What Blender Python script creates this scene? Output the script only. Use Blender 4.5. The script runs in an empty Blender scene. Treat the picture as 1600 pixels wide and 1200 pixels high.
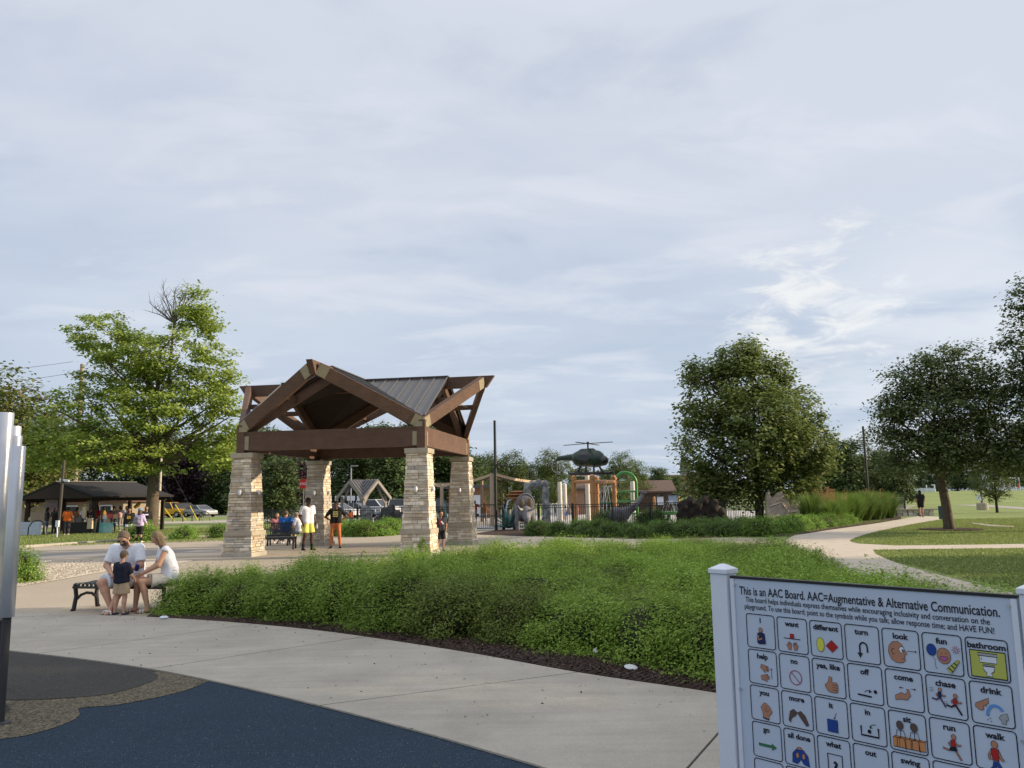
import bpy, math, random
import numpy as np
from math import sin, cos, pi, radians as rad
from mathutils import Vector, Matrix
SC = bpy.context.scene
COL = SC.collection
random.seed(5)
RNG = np.random.default_rng(7)

# ------------------------------------------------------------------ camera
FPX, CAMH, YH, ROLL = 1250.0, 1.7, 778.0, rad(1.0)
_p = math.atan((YH - 600) / FPX)
_f = np.array([0, cos(_p), sin(_p)]); _r0 = np.array([1., 0, 0]); _u0 = np.array([0, -sin(_p), cos(_p)])
_r = cos(ROLL) * _r0 - sin(ROLL) * _u0
_u = cos(ROLL) * _u0 + sin(ROLL) * _r0
cd = bpy.data.cameras.new('camera'); cam = bpy.data.objects.new('camera', cd); COL.objects.link(cam)
cd.sensor_width = 36; cd.lens = FPX / 1600 * 36; cd.clip_start = .05; cd.clip_end = 3000
cam.matrix_world = Matrix(((_r[0], _u[0], -_f[0], 0), (_r[1], _u[1], -_f[1], 0), (_r[2], _u[2], -_f[2], CAMH), (0, 0, 0, 1)))
SC.camera = cam

# ------------------------------------------------------------------ light
SUN_AZ = math.atan2(.99, .06)      # from +Y towards +X
SUN_EL = rad(19)
W = bpy.data.worlds.new('World'); SC.world = W; W.use_nodes = True
nt = W.node_tree; nt.nodes.clear()
def N(t, **k):
    n = nt.nodes.new(t)
    for a, b in k.items(): setattr(n, a, b)
    return n
def L(a, b): nt.links.new(a, b)
def mth(op, a, b=None, c=None, clamp=False):
    n = N('ShaderNodeMath', operation=op, use_clamp=clamp)
    for i, x in enumerate((a, b, c)):
        if x is None: continue
        if isinstance(x, (int, float)): n.inputs[i].default_value = x
        else: L(x, n.inputs[i])
    return n.outputs[0]
def mixc(f, a, b):
    n = N('ShaderNodeMix', data_type='RGBA')
    for s, x in ((n.inputs[0], f), (n.inputs[6], a), (n.inputs[7], b)):
        if isinstance(x, (int, float)): s.default_value = x
        elif isinstance(x, tuple): s.default_value = x + (1,)
        else: L(x, s)
    return n.outputs[2]
def sstep(x, a, b):
    n = N('ShaderNodeMapRange', interpolation_type='SMOOTHSTEP')
    L(x, n.inputs[0]); n.inputs[1].default_value = a; n.inputs[2].default_value = b
    return n.outputs[0]
sky = N('ShaderNodeTexSky', sky_type='NISHITA', sun_disc=False, sun_elevation=SUN_EL, sun_rotation=SUN_AZ)
tc = N('ShaderNodeTexCoord'); sep = N('ShaderNodeSeparateXYZ'); L(tc.outputs['Generated'], sep.inputs[0])
zz = mth('ADD', mth('MAXIMUM', sep.outputs[2], 0.0), 0.16)
cmb = N('ShaderNodeCombineXYZ'); L(mth('DIVIDE', sep.outputs[0], zz), cmb.inputs[0]); L(mth('DIVIDE', sep.outputs[1], zz), cmb.inputs[1])
def noise(scale, detail, rough, dist, off, sx=1.0):
    mp = N('ShaderNodeMapping'); L(cmb.outputs[0], mp.inputs[0]); mp.inputs['Location'].default_value = off
    mp.inputs['Scale'].default_value = (sx, 1, 1)
    n = N('ShaderNodeTexNoise'); L(mp.outputs[0], n.inputs['Vector'])
    n.inputs['Scale'].default_value = scale; n.inputs['Detail'].default_value = detail
    n.inputs['Roughness'].default_value = rough; n.inputs['Distortion'].default_value = dist
    return n.outputs[0]
n1 = noise(.55, 7, .5, .35, (3.1, 1.7, 0), .8)
n2 = noise(1.5, 9, .55, .5, (7.3, 2.2, 0), .7)
n3 = noise(3.6, 8, .55, .4, (1.3, 9.2, 0), .55)
n4 = noise(1.15, 9, .55, .6, (2.4, 6.6, 0), .8)
hgt = sep.outputs[2]
blue = mixc(sstep(hgt, .02, .40), (4.45, 5.25, 6.45), (4.6, 5.2, 6.35))
pale = mixc(sstep(hgt, .05, .45), (5.2, 5.85, 6.85), (5.75, 6.15, 7.0))
clump = mth('ADD', mth('MULTIPLY', n1, .6), mth('MULTIPLY', n2, .4))
lay = sstep(mth('ADD', clump, mth('MULTIPLY', hgt, .28)), .47, .66)
c0 = mixc(lay, blue, pale)
c1 = mixc(mth('MULTIPLY', sstep(n3, .48, .68), .48), c0, (6.9, 7.1, 7.65))          # wispy bright streaks
c2 = mixc(mth('MULTIPLY', sstep(n4, .52, .66), .50), c1, (3.95, 4.6, 5.8))           # grey undersides
bd_ = _f * FPX + (1275 - 800) * _r - (478 - 600) * _u; bd_ = bd_ / np.linalg.norm(bd_)
dp = N('ShaderNodeVectorMath', operation='DOT_PRODUCT'); L(tc.outputs['Generated'], dp.inputs[0]); dp.inputs[1].default_value = tuple(bd_)
near = sstep(dp.outputs['Value'], .9875, 1.0)
mpx = N('ShaderNodeMapping'); L(tc.outputs['Generated'], mpx.inputs[0]); mpx.inputs['Scale'].default_value = (9, 9, 26)
nx_ = N('ShaderNodeTexNoise'); L(mpx.outputs[0], nx_.inputs['Vector']); nx_.inputs['Scale'].default_value = 1.6; nx_.inputs['Detail'].default_value = 8; nx_.inputs['Roughness'].default_value = .62; nx_.inputs['Distortion'].default_value = .5
wh = mth('MULTIPLY', sstep(mth('ADD', nx_.outputs[0], mth('MULTIPLY', near, .20)), .60, .86), mth('POWER', near, .6))
c3 = mixc(wh, c2, (7.6, 7.7, 7.75))                                                    # gap of bright cloud
bd2 = _f * FPX + (1490 - 800) * _r - (585 - 600) * _u; bd2 = bd2 / np.linalg.norm(bd2)
dp2 = N('ShaderNodeVectorMath', operation='DOT_PRODUCT'); L(tc.outputs['Generated'], dp2.inputs[0]); dp2.inputs[1].default_value = tuple(bd2)
wh2 = mth('MULTIPLY', mth('MULTIPLY', sstep(dp2.outputs['Value'], .982, 1.0), sstep(n2, .36, .55)), .55)
c4 = mixc(wh2, c3, (7.7, 7.9, 8.2))
zen = mixc(sstep(hgt, .50, 1.0), c4, (11.0, 11.0, 11.4))
fin = mixc(.93, sky.outputs[0], zen)
bg = N('ShaderNodeBackground'); L(fin, bg.inputs[0]); bg.inputs[1].default_value = .0865
out = N('ShaderNodeOutputWorld'); L(bg.outputs[0], out.inputs[0])
sl = bpy.data.lights.new('sun', 'SUN'); so = bpy.data.objects.new('sun', sl); COL.objects.link(so)
sl.energy = 5.0; sl.angle = rad(.6); sl.color = (1, .80, .56)
_sd = Vector((sin(SUN_AZ) * cos(SUN_EL), cos(SUN_AZ) * cos(SUN_EL), sin(SUN_EL)))
so.rotation_euler = _sd.to_track_quat('Z', 'Y').to_euler(); so.location = (30, 10, 40)
SC.view_settings.view_transform = 'Standard'; SC.view_settings.look = 'None'
SC.view_settings.exposure = 0.48; SC.view_settings.gamma = 1; SC.view_settings.use_curve_mapping = False

# ------------------------------------------------------------------ measuring helpers (real positions from the photograph)
def ray(x, y): return _f * FPX + (x - 800) * _r - (y - 600) * _u
def G(x, y, z=0.0):
    d = ray(x, y); t = (z - CAMH) / d[2]
    return Vector((t * d[0], t * d[1], z))
def D(x, y, dist):
    d = ray(x, y); t = dist / d[1]
    return Vector((t * d[0], dist, CAMH + t * d[2]))

# ------------------------------------------------------------------ materials
def M(name, col, rough=.75, var=.12, scale=6, bump=0, metal=0, bscale=None, col2=None, spec=.3, detail=5, obj=False):
    m = bpy.data.materials.new(name); m.use_nodes = True
    t = m.node_tree; b = t.nodes['Principled BSDF']
    b.inputs['Roughness'].default_value = rough; b.inputs['Metallic'].default_value = metal
    b.inputs['Specular IOR Level'].default_value = spec
    tcx = t.nodes.new('ShaderNodeTexCoord'); n = t.nodes.new('ShaderNodeTexNoise')
    n.inputs['Scale'].default_value = scale; n.inputs['Detail'].default_value = detail; n.inputs['Roughness'].default_value = .6
    t.links.new(tcx.outputs['Object'], n.inputs['Vector'])
    r = t.nodes.new('ShaderNodeValToRGB')
    c2 = col2 or tuple(min(1, c * (1 + var)) for c in col); c1 = col if col2 else tuple(c * (1 - var) for c in col)
    r.color_ramp.elements[0].position = .3; r.color_ramp.elements[1].position = .7
    r.color_ramp.elements[0].color = c1 + (1,); r.color_ramp.elements[1].color = c2 + (1,)
    t.links.new(n.outputs[0], r.inputs[0])
    if obj:
        oi = t.nodes.new('ShaderNodeObjectInfo'); hv = t.nodes.new('ShaderNodeHueSaturation')
        mr = t.nodes.new('ShaderNodeMapRange'); mr.inputs[3].default_value = 1 - obj; mr.inputs[4].default_value = 1 + obj
        t.links.new(oi.outputs['Random'], mr.inputs[0]); t.links.new(mr.outputs[0], hv.inputs['Value'])
        t.links.new(r.outputs[0], hv.inputs['Color']); t.links.new(hv.outputs[0], b.inputs['Base Color'])
    else:
        t.links.new(r.outputs[0], b.inputs['Base Color'])
    if bump:
        nb = t.nodes.new('ShaderNodeTexNoise'); nb.inputs['Scale'].default_value = bscale or scale * 4; nb.inputs['Detail'].default_value = 4
        t.links.new(tcx.outputs['Object'], nb.inputs['Vector'])
        bp = t.nodes.new('ShaderNodeBump'); bp.inputs['Strength'].default_value = min(1, bump); bp.inputs['Distance'].default_value = .02
        t.links.new(nb.outputs[0], bp.inputs['Height']); t.links.new(bp.outputs[0], b.inputs['Normal'])
    return m
def two_scale(m, scale, amt, stretch=(1, 1, 1)):
    """adds a second, larger or smaller tone variation (wear, patches) over a material's own colour"""
    t = m.node_tree; b = t.nodes['Principled BSDF']; src = b.inputs['Base Color'].links[0].from_socket
    tcx = t.nodes.new('ShaderNodeTexCoord'); mp = t.nodes.new('ShaderNodeMapping'); mp.inputs['Scale'].default_value = stretch
    n = t.nodes.new('ShaderNodeTexNoise'); n.inputs['Scale'].default_value = scale; n.inputs['Detail'].default_value = 6; n.inputs['Roughness'].default_value = .65
    t.links.new(tcx.outputs['Object'], mp.inputs[0]); t.links.new(mp.outputs[0], n.inputs['Vector'])
    mr = t.nodes.new('ShaderNodeMapRange'); mr.inputs[1].default_value = .3; mr.inputs[2].default_value = .7
    mr.inputs[3].default_value = 1 - amt; mr.inputs[4].default_value = 1 + amt * .6
    t.links.new(n.outputs[0], mr.inputs[0])
    mx = t.nodes.new('ShaderNodeMix'); mx.data_type = 'RGBA'; mx.blend_type = 'MULTIPLY'; mx.inputs[0].default_value = 1
    t.links.new(src, mx.inputs[6]); t.links.new(mr.outputs[0], mx.inputs[7]); t.links.new(mx.outputs[2], b.inputs['Base Color'])
    return m
def leafmat(name, c1, c2, c3, trans=.3, rough=.55):
    m = bpy.data.materials.new(name); m.use_nodes = True
    t = m.node_tree; b = t.nodes['Principled BSDF']; o = t.nodes['Material Output']
    g = t.nodes.new('ShaderNodeNewGeometry'); r = t.nodes.new('ShaderNodeValToRGB')
    e = r.color_ramp.elements; e[0].color = c1 + (1,); e[1].color = c3 + (1,); e[1].position = .97
    x = e.new(.55); x.color = c2 + (1,)
    t.links.new(g.outputs['Random Per Island'], r.inputs[0])
    oi = t.nodes.new('ShaderNodeObjectInfo'); mr = t.nodes.new('ShaderNodeMapRange'); mr.inputs[3].default_value = .78; mr.inputs[4].default_value = 1.2
    t.links.new(oi.outputs['Random'], mr.inputs[0])
    hv = t.nodes.new('ShaderNodeHueSaturation'); t.links.new(mr.outputs[0], hv.inputs['Value']); t.links.new(r.outputs[0], hv.inputs['Color'])
    t.links.new(hv.outputs[0], b.inputs['Base Color']); b.inputs['Roughness'].default_value = rough; b.inputs['Specular IOR Level'].default_value = .25
    tr = t.nodes.new('ShaderNodeBsdfTranslucent'); t.links.new(hv.outputs[0], tr.inputs[0])
    mx = t.nodes.new('ShaderNodeMixShader'); mx.inputs[0].default_value = trans
    t.links.new(b.outputs[0], mx.inputs[1]); t.links.new(tr.outputs[0], mx.inputs[2]); t.links.new(mx.outputs[0], o.inputs[0])
    return m

# ------------------------------------------------------------------ mesh helpers
def npmesh(name, V, quads=None, tris=None, mats=(), midx=None, smooth=False):
    me = bpy.data.meshes.new(name); V = np.asarray(V, np.float32)
    me.vertices.add(len(V)); me.vertices.foreach_set('co', V.ravel())
    nq = 0 if quads is None else len(quads); ntr = 0 if tris is None else len(tris)
    lp = np.concatenate([x.ravel() for x in (quads, tris) if x is not None]).astype(np.int32)
    me.loops.add(len(lp)); me.loops.foreach_set('vertex_index', lp)
    me.polygons.add(nq + ntr)
    st = np.concatenate([np.arange(nq) * 4, nq * 4 + np.arange(ntr) * 3]).astype(np.int32)
    me.polygons.foreach_set('loop_start', st)
    if midx is not None: me.polygons.foreach_set('material_index', np.asarray(midx, np.int32))
    if smooth: me.polygons.foreach_set('use_smooth', np.ones(nq + ntr, bool))
    for m in mats: me.materials.append(m)
    me.update(calc_edges=True)
    return me
def link(name, me, parent=None, loc=None, kind=None):
    o = bpy.data.objects.new(name, me); COL.objects.link(o)
    if parent is not None: o.parent = parent
    if loc is not None: o.location = loc
    if kind: o['kind'] = kind
    return o
def thing(name, label, cat, loc=(0, 0, 0), rz=0, group=None):
    o = bpy.data.objects.new(name, None); COL.objects.link(o)
    o.location = loc; o.rotation_euler = (0, 0, rz); o['label'] = label; o['category'] = cat
    o.empty_display_size = .1
    if group: o['group'] = group
    return o
def tag(o, label, cat, group=None):
    o['label'] = label; o['category'] = cat
    if group: o['group'] = group
    return o
def copy_thing(o, loc, rz=None, label=None, scale=None, parent=None):
    c = o.copy(); COL.objects.link(c)
    if parent is None:
        c.location = loc
        if rz is not None: c.rotation_euler = (0, 0, rz)
        if label: c['label'] = label
        if scale: c.scale = (scale,) * 3 if isinstance(scale, (int, float)) else scale
    else: c.parent = parent
    for ch in [x for x in o.children]: copy_thing(ch, None, parent=c)
    return c
class MB:
    def __init__(s): s.v = []; s.f = []; s.m = []
    def add(s, V, F, mi=0):
        k = len(s.v); s.v += [tuple(x) for x in V]; s.f += [tuple(i + k for i in f) for f in F]; s.m += [mi] * len(F); return s
    def box(s, c, sz, rz=0, mi=0, R=None, taper=1.0):
        hx, hy, hz = sz[0] / 2, sz[1] / 2, sz[2] / 2; R = R or Matrix.Rotation(rz, 3, 'Z'); c = Vector(c)
        V = [c + R @ Vector((x * hx * (taper if z > 0 else 1), y * hy * (taper if z > 0 else 1), z * hz)) for z in (-1, 1) for y in (-1, 1) for x in (-1, 1)]
        return s.add(V, [(0, 2, 3, 1), (4, 5, 7, 6), (0, 1, 5, 4), (1, 3, 7, 5), (3, 2, 6, 7), (2, 0, 4, 6)], mi)
    def beam(s, p, q, w, h, up=(0, 0, 1), mi=0, w2=None, h2=None):
        p, q = Vector(p), Vector(q); d = (q - p).normalized(); x = d.cross(Vector(up))
        if x.length < 1e-4: x = d.cross(Vector((0, 1, 0)))
        x.normalize(); z = x.cross(d); V = []
        for c, ww, hh in ((p, w, h), (q, w2 or w, h2 or h)):
            V += [c - x * ww / 2 - z * hh / 2, c + x * ww / 2 - z * hh / 2, c + x * ww / 2 + z * hh / 2, c - x * ww / 2 + z * hh / 2]
        return s.add(V, [(0, 1, 2, 3), (7, 6, 5, 4), (0, 4, 5, 1), (1, 5, 6, 2), (2, 6, 7, 3), (3, 7, 4, 0)], mi)
    def tube(s, pts, r, n=8, mi=0, cap=True):
        pts = [Vector(p) for p in pts]; rs = r if isinstance(r, (list, tuple)) else [r] * len(pts); V = []; F = []
        ref = None
        for i, p in enumerate(pts):
            d = (pts[min(i + 1, len(pts) - 1)] - pts[max(i - 1, 0)]).normalized()
            if ref is None: ref = d.orthogonal().normalized()
            else:
                ref = ref - d * ref.dot(d)
                ref = ref.normalized() if ref.length > 1e-5 else d.orthogonal().normalized()
            b = d.cross(ref)
            V += [p + (ref * cos(2 * pi * k / n) + b * sin(2 * pi * k / n)) * rs[i] for k in range(n)]
        for i in range(len(pts) - 1):
            for k in range(n):
                a, b2 = i * n + k, i * n + (k + 1) % n; F.append((a, b2, b2 + n, a + n))
        if cap: F += [tuple(range(n - 1, -1, -1)), tuple(range((len(pts) - 1) * n, len(pts) * n))]
        return s.add(V, F, mi)
    def lathe(s, prof, n=16, c=(0, 0, 0), mi=0, sx=1, sy=1):
        V = []; F = []
        for r, z in prof: V += [(c[0] + sx * r * cos(2 * pi * k / n), c[1] + sy * r * sin(2 * pi * k / n), c[2] + z) for k in range(n)]
        for i in range(len(prof) - 1):
            for k in range(n):
                a, b = i * n + k, i * n + (k + 1) % n; F.append((a, b, b + n, a + n))
        F += [tuple(range(n - 1, -1, -1)), tuple(range((len(prof) - 1) * n, len(prof) * n))]
        return s.add(V, F, mi)
    def prism(s, P0, P1, mi=0):
        n = len(P0); F = [tuple(range(n - 1, -1, -1)), tuple(range(n, 2 * n))] + [(k, (k + 1) % n, n + (k + 1) % n, n + k) for k in range(n)]
        return s.add(list(P0) + list(P1), F, mi)
    def slab(s, poly, z0, z1, mi=0):
        return s.prism([(p[0], p[1], z0) for p in poly], [(p[0], p[1], z1) for p in poly], mi)
    def mesh(s, name, mats, smooth=False, bevel=0):
        me = bpy.data.meshes.new(name); me.from_pydata(s.v, [], s.f)
        for m in (mats if isinstance(mats, (list, tuple)) else [mats]): me.materials.append(m)
        me.polygons.foreach_set('material_index', s.m)
        if smooth: me.polygons.foreach_set('use_smooth', [True] * len(s.f))
        me.update(); return me
    def build(s, name, mats, parent=None, smooth=False, loc=None, kind=None, bevel=0):
        o = link(name, s.mesh(name, mats, smooth), parent, loc, kind)
        if bevel:
            b = o.modifiers.new('bevel', 'BEVEL'); b.width = bevel; b.segments = 2; b.limit_method = 'ANGLE'
        if smooth and bevel == 0:
            pass
        return o
def auto(o, ang=40):
    """smooth shading that keeps edges sharper than ang"""
    me = o.data; me.polygons.foreach_set('use_smooth', [True] * len(me.polygons))
    try: me.set_sharp_from_angle(angle=rad(ang))
    except Exception: pass
    return o
def sheet(name, poly, z, mat, kind='structure', parent=None, thick=0):
    b = MB()
    if thick: b.slab(poly, z - thick, z)
    else: b.add([(p[0], p[1], z) for p in poly], [tuple(range(len(poly)))])
    return b.build(name, mat, parent, kind=kind)
def smooth_line(pts, n=8):
    pts = [Vector((p[0], p[1], 0)) for p in pts]; o = []
    for i in range(len(pts) - 1):
        a, b, c, d = pts[max(i - 1, 0)], pts[i], pts[i + 1], pts[min(i + 2, len(pts) - 1)]
        for k in range(n):
            t = k / n
            o.append(.5 * ((2 * b) + (c - a) * t + (2 * a - 5 * b + 4 * c - d) * t * t + (3 * b - a - 3 * c + d) * t ** 3))
    return o + [pts[-1]]

# ------------------------------------------------------------------ soft bodies: signed distances + surface nets
def rc(P, a, b, r1, r2, sq=None):
    a = np.asarray(a, np.float32); b = np.asarray(b, np.float32); Q = P - a; ba = b - a
    if sq is not None: Q = Q / np.asarray(sq, np.float32); ba = ba / np.asarray(sq, np.float32)
    t = np.clip((Q @ ba) / max(float(ba @ ba), 1e-9), 0, 1)
    return np.linalg.norm(Q - t[:, None] * ba, axis=1) - (r1 + (r2 - r1) * t)
def smin(a, b, k):
    h = np.clip(.5 + .5 * (b - a) / k, 0, 1)
    return b + (a - b) * h - k * h * (1 - h)
def nets(fun, lo, hi, h):
    lo = np.asarray(lo, np.float32); hi = np.asarray(hi, np.float32)
    n = np.ceil((hi - lo) / h).astype(int) + 1
    ax = [lo[i] + h * np.arange(n[i], dtype=np.float32) for i in range(3)]
    g = np.stack(np.meshgrid(*ax, indexing='ij'), -1).reshape(-1, 3)
    S = fun(g).reshape(n); neg = S < 0
    cs = [(i, j, k) for i in (0, 1) for j in (0, 1) for k in (0, 1)]
    sub = lambda A, c: A[c[0]:n[0] - 1 + c[0], c[1]:n[1] - 1 + c[1], c[2]:n[2] - 1 + c[2]]
    cnt = sum(sub(neg, c).astype(int) for c in cs); act = (cnt > 0) & (cnt < 8)
    idx = -np.ones(act.shape, int); ids = np.argwhere(act); idx[act] = np.arange(len(ids))
    acc = np.zeros((len(ids), 3)); w = np.zeros(len(ids))
    for a in cs:
        for d in range(3):
            if a[d]: continue
            b = list(a); b[d] = 1; b = tuple(b)
            sa = sub(S, a)[act]; sb = sub(S, b)[act]; cr = (sa < 0) != (sb < 0)
            t = sa / np.where(cr, sa - sb, 1); p = np.tile(np.array(a, float), (len(ids), 1)); p[:, d] = t
            acc[cr] += p[cr]; w[cr] += 1
    V = lo + h * (ids + acc / w[:, None]); Q = []
    for d in range(3):
        e1, e2 = (d + 1) % 3, (d + 2) % 3
        A = neg; s0 = [slice(1, n[i] - 1) for i in range(3)]; s0[d] = slice(0, n[d] - 1); s1 = list(s0); s1[d] = slice(1, n[d])
        a0 = A[tuple(s0)]; a1 = A[tuple(s1)]; ch = np.argwhere(a0 != a1)
        if not len(ch): continue
        sg = a0[tuple(ch.T)]; c = ch.copy(); c[:, e1] += 1; c[:, e2] += 1
        def cell(i, j):
            x = c.copy(); x[:, e1] -= i; x[:, e2] -= j; return idx[tuple(x.T)]
        q = np.stack([cell(1, 1), cell(0, 1), cell(0, 0), cell(1, 0)], 1); q[~sg] = q[~sg][:, ::-1]; Q.append(q)
    return V, np.concatenate(Q)
def soft(prims, k, h, cuts=(), pad=.06):
    """prims: (a, b, r1, r2[, local cut (point, dir)[, squash]]) -> verts, quads"""
    pts = np.array([p[i] for p in prims for i in (0, 1)], float); rm = max(max(p[2], p[3]) for p in prims) * 1.35 + pad
    def fun(P):
        d = None
        for p in prims:
            x = rc(P, p[0], p[1], p[2], p[3], p[5] if len(p) > 5 else None)
            if len(p) > 4 and p[4] is not None: x = np.maximum(x, (P - np.asarray(p[4][0], np.float32)) @ np.asarray(p[4][1], np.float32))
            d = x if d is None else smin(d, x, k)
        for c in cuts: d = np.maximum(d, c(P))
        return d
    return nets(fun, pts.min(0) - rm, pts.max(0) + rm, h)
def softobj(name, prims, k, h, mat, parent=None, cuts=(), kind=None):
    V, Q = soft(prims, k, h, cuts)
    return link(name, npmesh(name, V, Q, None, [mat], None, True), parent, kind=kind)
# ------------------------------------------------------------------ palette
conc = two_scale(two_scale(two_scale(M('concrete', (.385, .36, .31), .88, .10, 1.3, .4, bscale=60), .45, .16), 55, .12), 1.1, .10, (.4, 6, 1))
conc_joint = M('joint', (.055, .05, .045), .95, .2)
plaza_m = two_scale(M('aggregate', (.36, .315, .25), .92, .12, 30, .4, bscale=90), .25, .10)
asph = two_scale(M('asphalt', (.25, .24, .23), .95, .12, 40, .4, bscale=120), .5, .12)
pebm = M('pebbles', (.33, .28, .22), .95, .3, 16, .8, bscale=40, col2=(.66, .58, .47))
rub_g = two_scale(two_scale(M('rubber_grey', (.026, .026, .025), .95, .5, 95, .5, bscale=120, col2=(.078, .075, .070), detail=2), .8, .14), 26, .16)
rub_t = two_scale(M('rubber_tan', (.030, .028, .022), .95, .5, 48, .6, bscale=80, col2=(.215, .185, .125), detail=1), 90, .3)
rub_b = two_scale(two_scale(M('rubber_blue', (.006, .015, .032), .95, .5, 85, .5, bscale=120, col2=(.030, .060, .098), detail=2), .7, .16), 24, .16)
mulch = M('mulch', (.022, .013, .010), .98, .3, 40, 1, bscale=70, col2=(.062, .037, .028))
mulchchip = leafmat('mulch_chip', (0.020, 0.012, 0.009), (0.046, 0.028, 0.022), (0.085, 0.055, 0.042), 0)
lawn = two_scale(two_scale(M('lawn', (.145, .195, .055), .95, .3, 18, .9, bscale=60, col2=(.235, .295, .095)), .12, .22), 2.2, .22)
bladem = leafmat('grass_blade', (0.144, 0.192, 0.055), (0.198, 0.258, 0.078), (0.288, 0.330, 0.120), .35)
deckm = M('pool_deck', (.42, .41, .39), .8, .1, 2)
brown = two_scale(two_scale(M('brown_timber', (.112, .066, .046), .7, .15, 3, .3, bscale=30), 2.2, .26, (.6, .6, 26)), 1.1, .15)
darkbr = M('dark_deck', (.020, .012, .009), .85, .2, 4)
roofm = two_scale(M('roof_metal', (.080, .080, .084), .45, .08, 3, metal=0, spec=.5), .9, .10)
seamm = M('roof_seam', (.10, .10, .105), .45, .08, 3, spec=.5)
gusset = M('gusset', (.28, .245, .165), .6, .1, 8)
stone_ms = [two_scale(M('stone_%s' % n, c, .9, .18, 7, .7, bscale=22, obj=.2), 1.1, .22) for n, c in (('cream', (.62, .55, .44)), ('tan', (.50, .42, .315)), ('grey', (.45, .415, .365)), ('pale', (.68, .62, .52)))]
mortar = M('mortar', (.15, .125, .10), .95, .2, 12)
capst = two_scale(M('cap_stone', (.37, .33, .26), .9, .1, 5, .3, bscale=40), 1.4, .15)
black = M('black_metal', (.012, .012, .013), .45, .2, 8, spec=.5)
alu = M('aluminium', (.60, .61, .65), .36, .05, 6, metal=.7, spec=.6)
darkpost = M('dark_post', (.045, .045, .05), .6, .1, 5)
white_v = M('white_vinyl', (.64, .69, .79), .35, .03, 4, spec=.4)
panelw = two_scale(M('sign_panel', (.47, .55, .685), .4, .02, 3, spec=.35), 3.5, .05)
inkm = M('sign_ink', (.010, .011, .02), .6, .1)
barkm = two_scale(M('bark', (.115, .09, .065), .95, .3, 9, 1, bscale=26), 5, .25, (1, 1, .25))
barkd = M('dark_bark', (.05, .038, .028), .95, .3, 9, 1, bscale=26)
corem = M('dark_core', (.035, .038, .016), .95, .2)  # fill for the inside of shrubs, its gloom put into the colour
LF_shrub = leafmat('shrub_leaf', (0.138, 0.233, 0.034), (0.249, 0.392, 0.055), (0.382, 0.519, 0.101), .38)
LF_shrubb = leafmat('bronze_shrub_leaf', (0.11, 0.17, 0.03), (0.2, 0.285, 0.05), (0.32, 0.38, 0.1), .38)
LF_shrub2 = leafmat('low_shrub_leaf', (0.1, 0.19, 0.03), (0.19, 0.33, 0.05), (0.29, 0.44, 0.09), .38)
LF_shrubd = leafmat('dark_shrub_leaf', (0.057, 0.115, 0.023), (0.115, 0.201, 0.040), (0.184, 0.287, 0.069), .35)
LF_maple = leafmat('maple_leaf', (0.156, 0.228, 0.036), (0.264, 0.348, 0.066), (0.372, 0.444, 0.108), .38)
LF_syc = leafmat('plane_leaf', (0.118, 0.174, 0.047), (0.202, 0.274, 0.069), (0.336, 0.381, 0.134), .32)
LF_elm = leafmat('elm_leaf', (0.065, 0.101, 0.038), (0.112, 0.157, 0.056), (0.190, 0.224, 0.084), .28)
LF_bg = leafmat('wood_leaf', (0.051, 0.087, 0.031), (0.090, 0.136, 0.048), (0.149, 0.196, 0.069), .22)
LF_bgl = leafmat('pale_wood_leaf', (0.07, 0.11, 0.03), (0.12, 0.17, 0.045), (0.19, 0.24, 0.07), .28)
LF_bud = leafmat('redbud_leaf', (0.084, 0.132, 0.024), (0.144, 0.192, 0.042), (0.288, 0.240, 0.108), .33)
LF_purple = leafmat('purple_leaf', (0.022, 0.012, 0.017), (0.034, 0.019, 0.024), (0.054, 0.030, 0.036), .2)
LF_grass = leafmat('reed_leaf', (0.078, 0.156, 0.026), (0.130, 0.221, 0.039), (0.221, 0.286, 0.078), .35)
LF_plume = leafmat('plume', (0.280, 0.170, 0.070), (0.380, 0.230, 0.100), (0.460, 0.310, 0.160), .3)

# ------------------------------------------------------------------ ground and paving
def hz(x, y):
    s = lambda a, b, t: (lambda u: u * u * (3 - 2 * u))(min(1, max(0, (t - a) / (b - a))))
    return 1.45 * s(92, 150, y) * s(5, 35, x)
xs = sorted(set([-1500, -700, -400, -250] + list(range(-200, 241, 8)) + [300, 450, 800, 1500]))
ys = sorted(set([-1200, -400, -100, -40, -10] + list(range(0, 241, 6)) + [300, 450, 800, 1600]))
V = [(x, y, hz(x, y)) for y in ys for x in xs]; nx = len(xs)
Fq = [(j * nx + i, j * nx + i + 1, (j + 1) * nx + i + 1, (j + 1) * nx + i) for j in range(len(ys) - 1) for i in range(nx - 1)]
link('ground', npmesh('ground', V, np.array(Fq), None, [lawn], None, True), kind='structure')
gp = lambda L_, n=6: smooth_line([G(*p) for p in L_], n)
plaza_back = [G(*p) for p in ((-420, 900), (-100, 866), (30, 856), (150, 848), (250, 842), (350, 838.5), (450, 838), (560, 838), (640, 834))]
plaza_poly = plaza_back + [Vector((-3.0, 43.6, 0)), Vector((3.2, 44.2, 0)), Vector((3.2, 36, 0)), Vector((9.6, 31, 0)), Vector((7.2, 22, 0)), Vector((0, 9, 0)), Vector((-5.5, 9.5, 0)), Vector((-14, 12, 0))]
sheet('plaza', plaza_poly, .008, plaza_m)
sheet('kerb_strip', plaza_back[:7] + [p + Vector((-.25 * 0, -.7, 0)) for p in plaza_back[:7]][::-1], .10, conc, thick=.10)
sheet('asphalt_path', gp([(-420, 915), (-100, 876), (30, 868), (150, 862), (250, 860), (345, 858)]) + gp([(345, 868), (250, 869.5), (150, 871), (30, 877), (-100, 889), (-420, 935)]), .012, asph)
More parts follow.
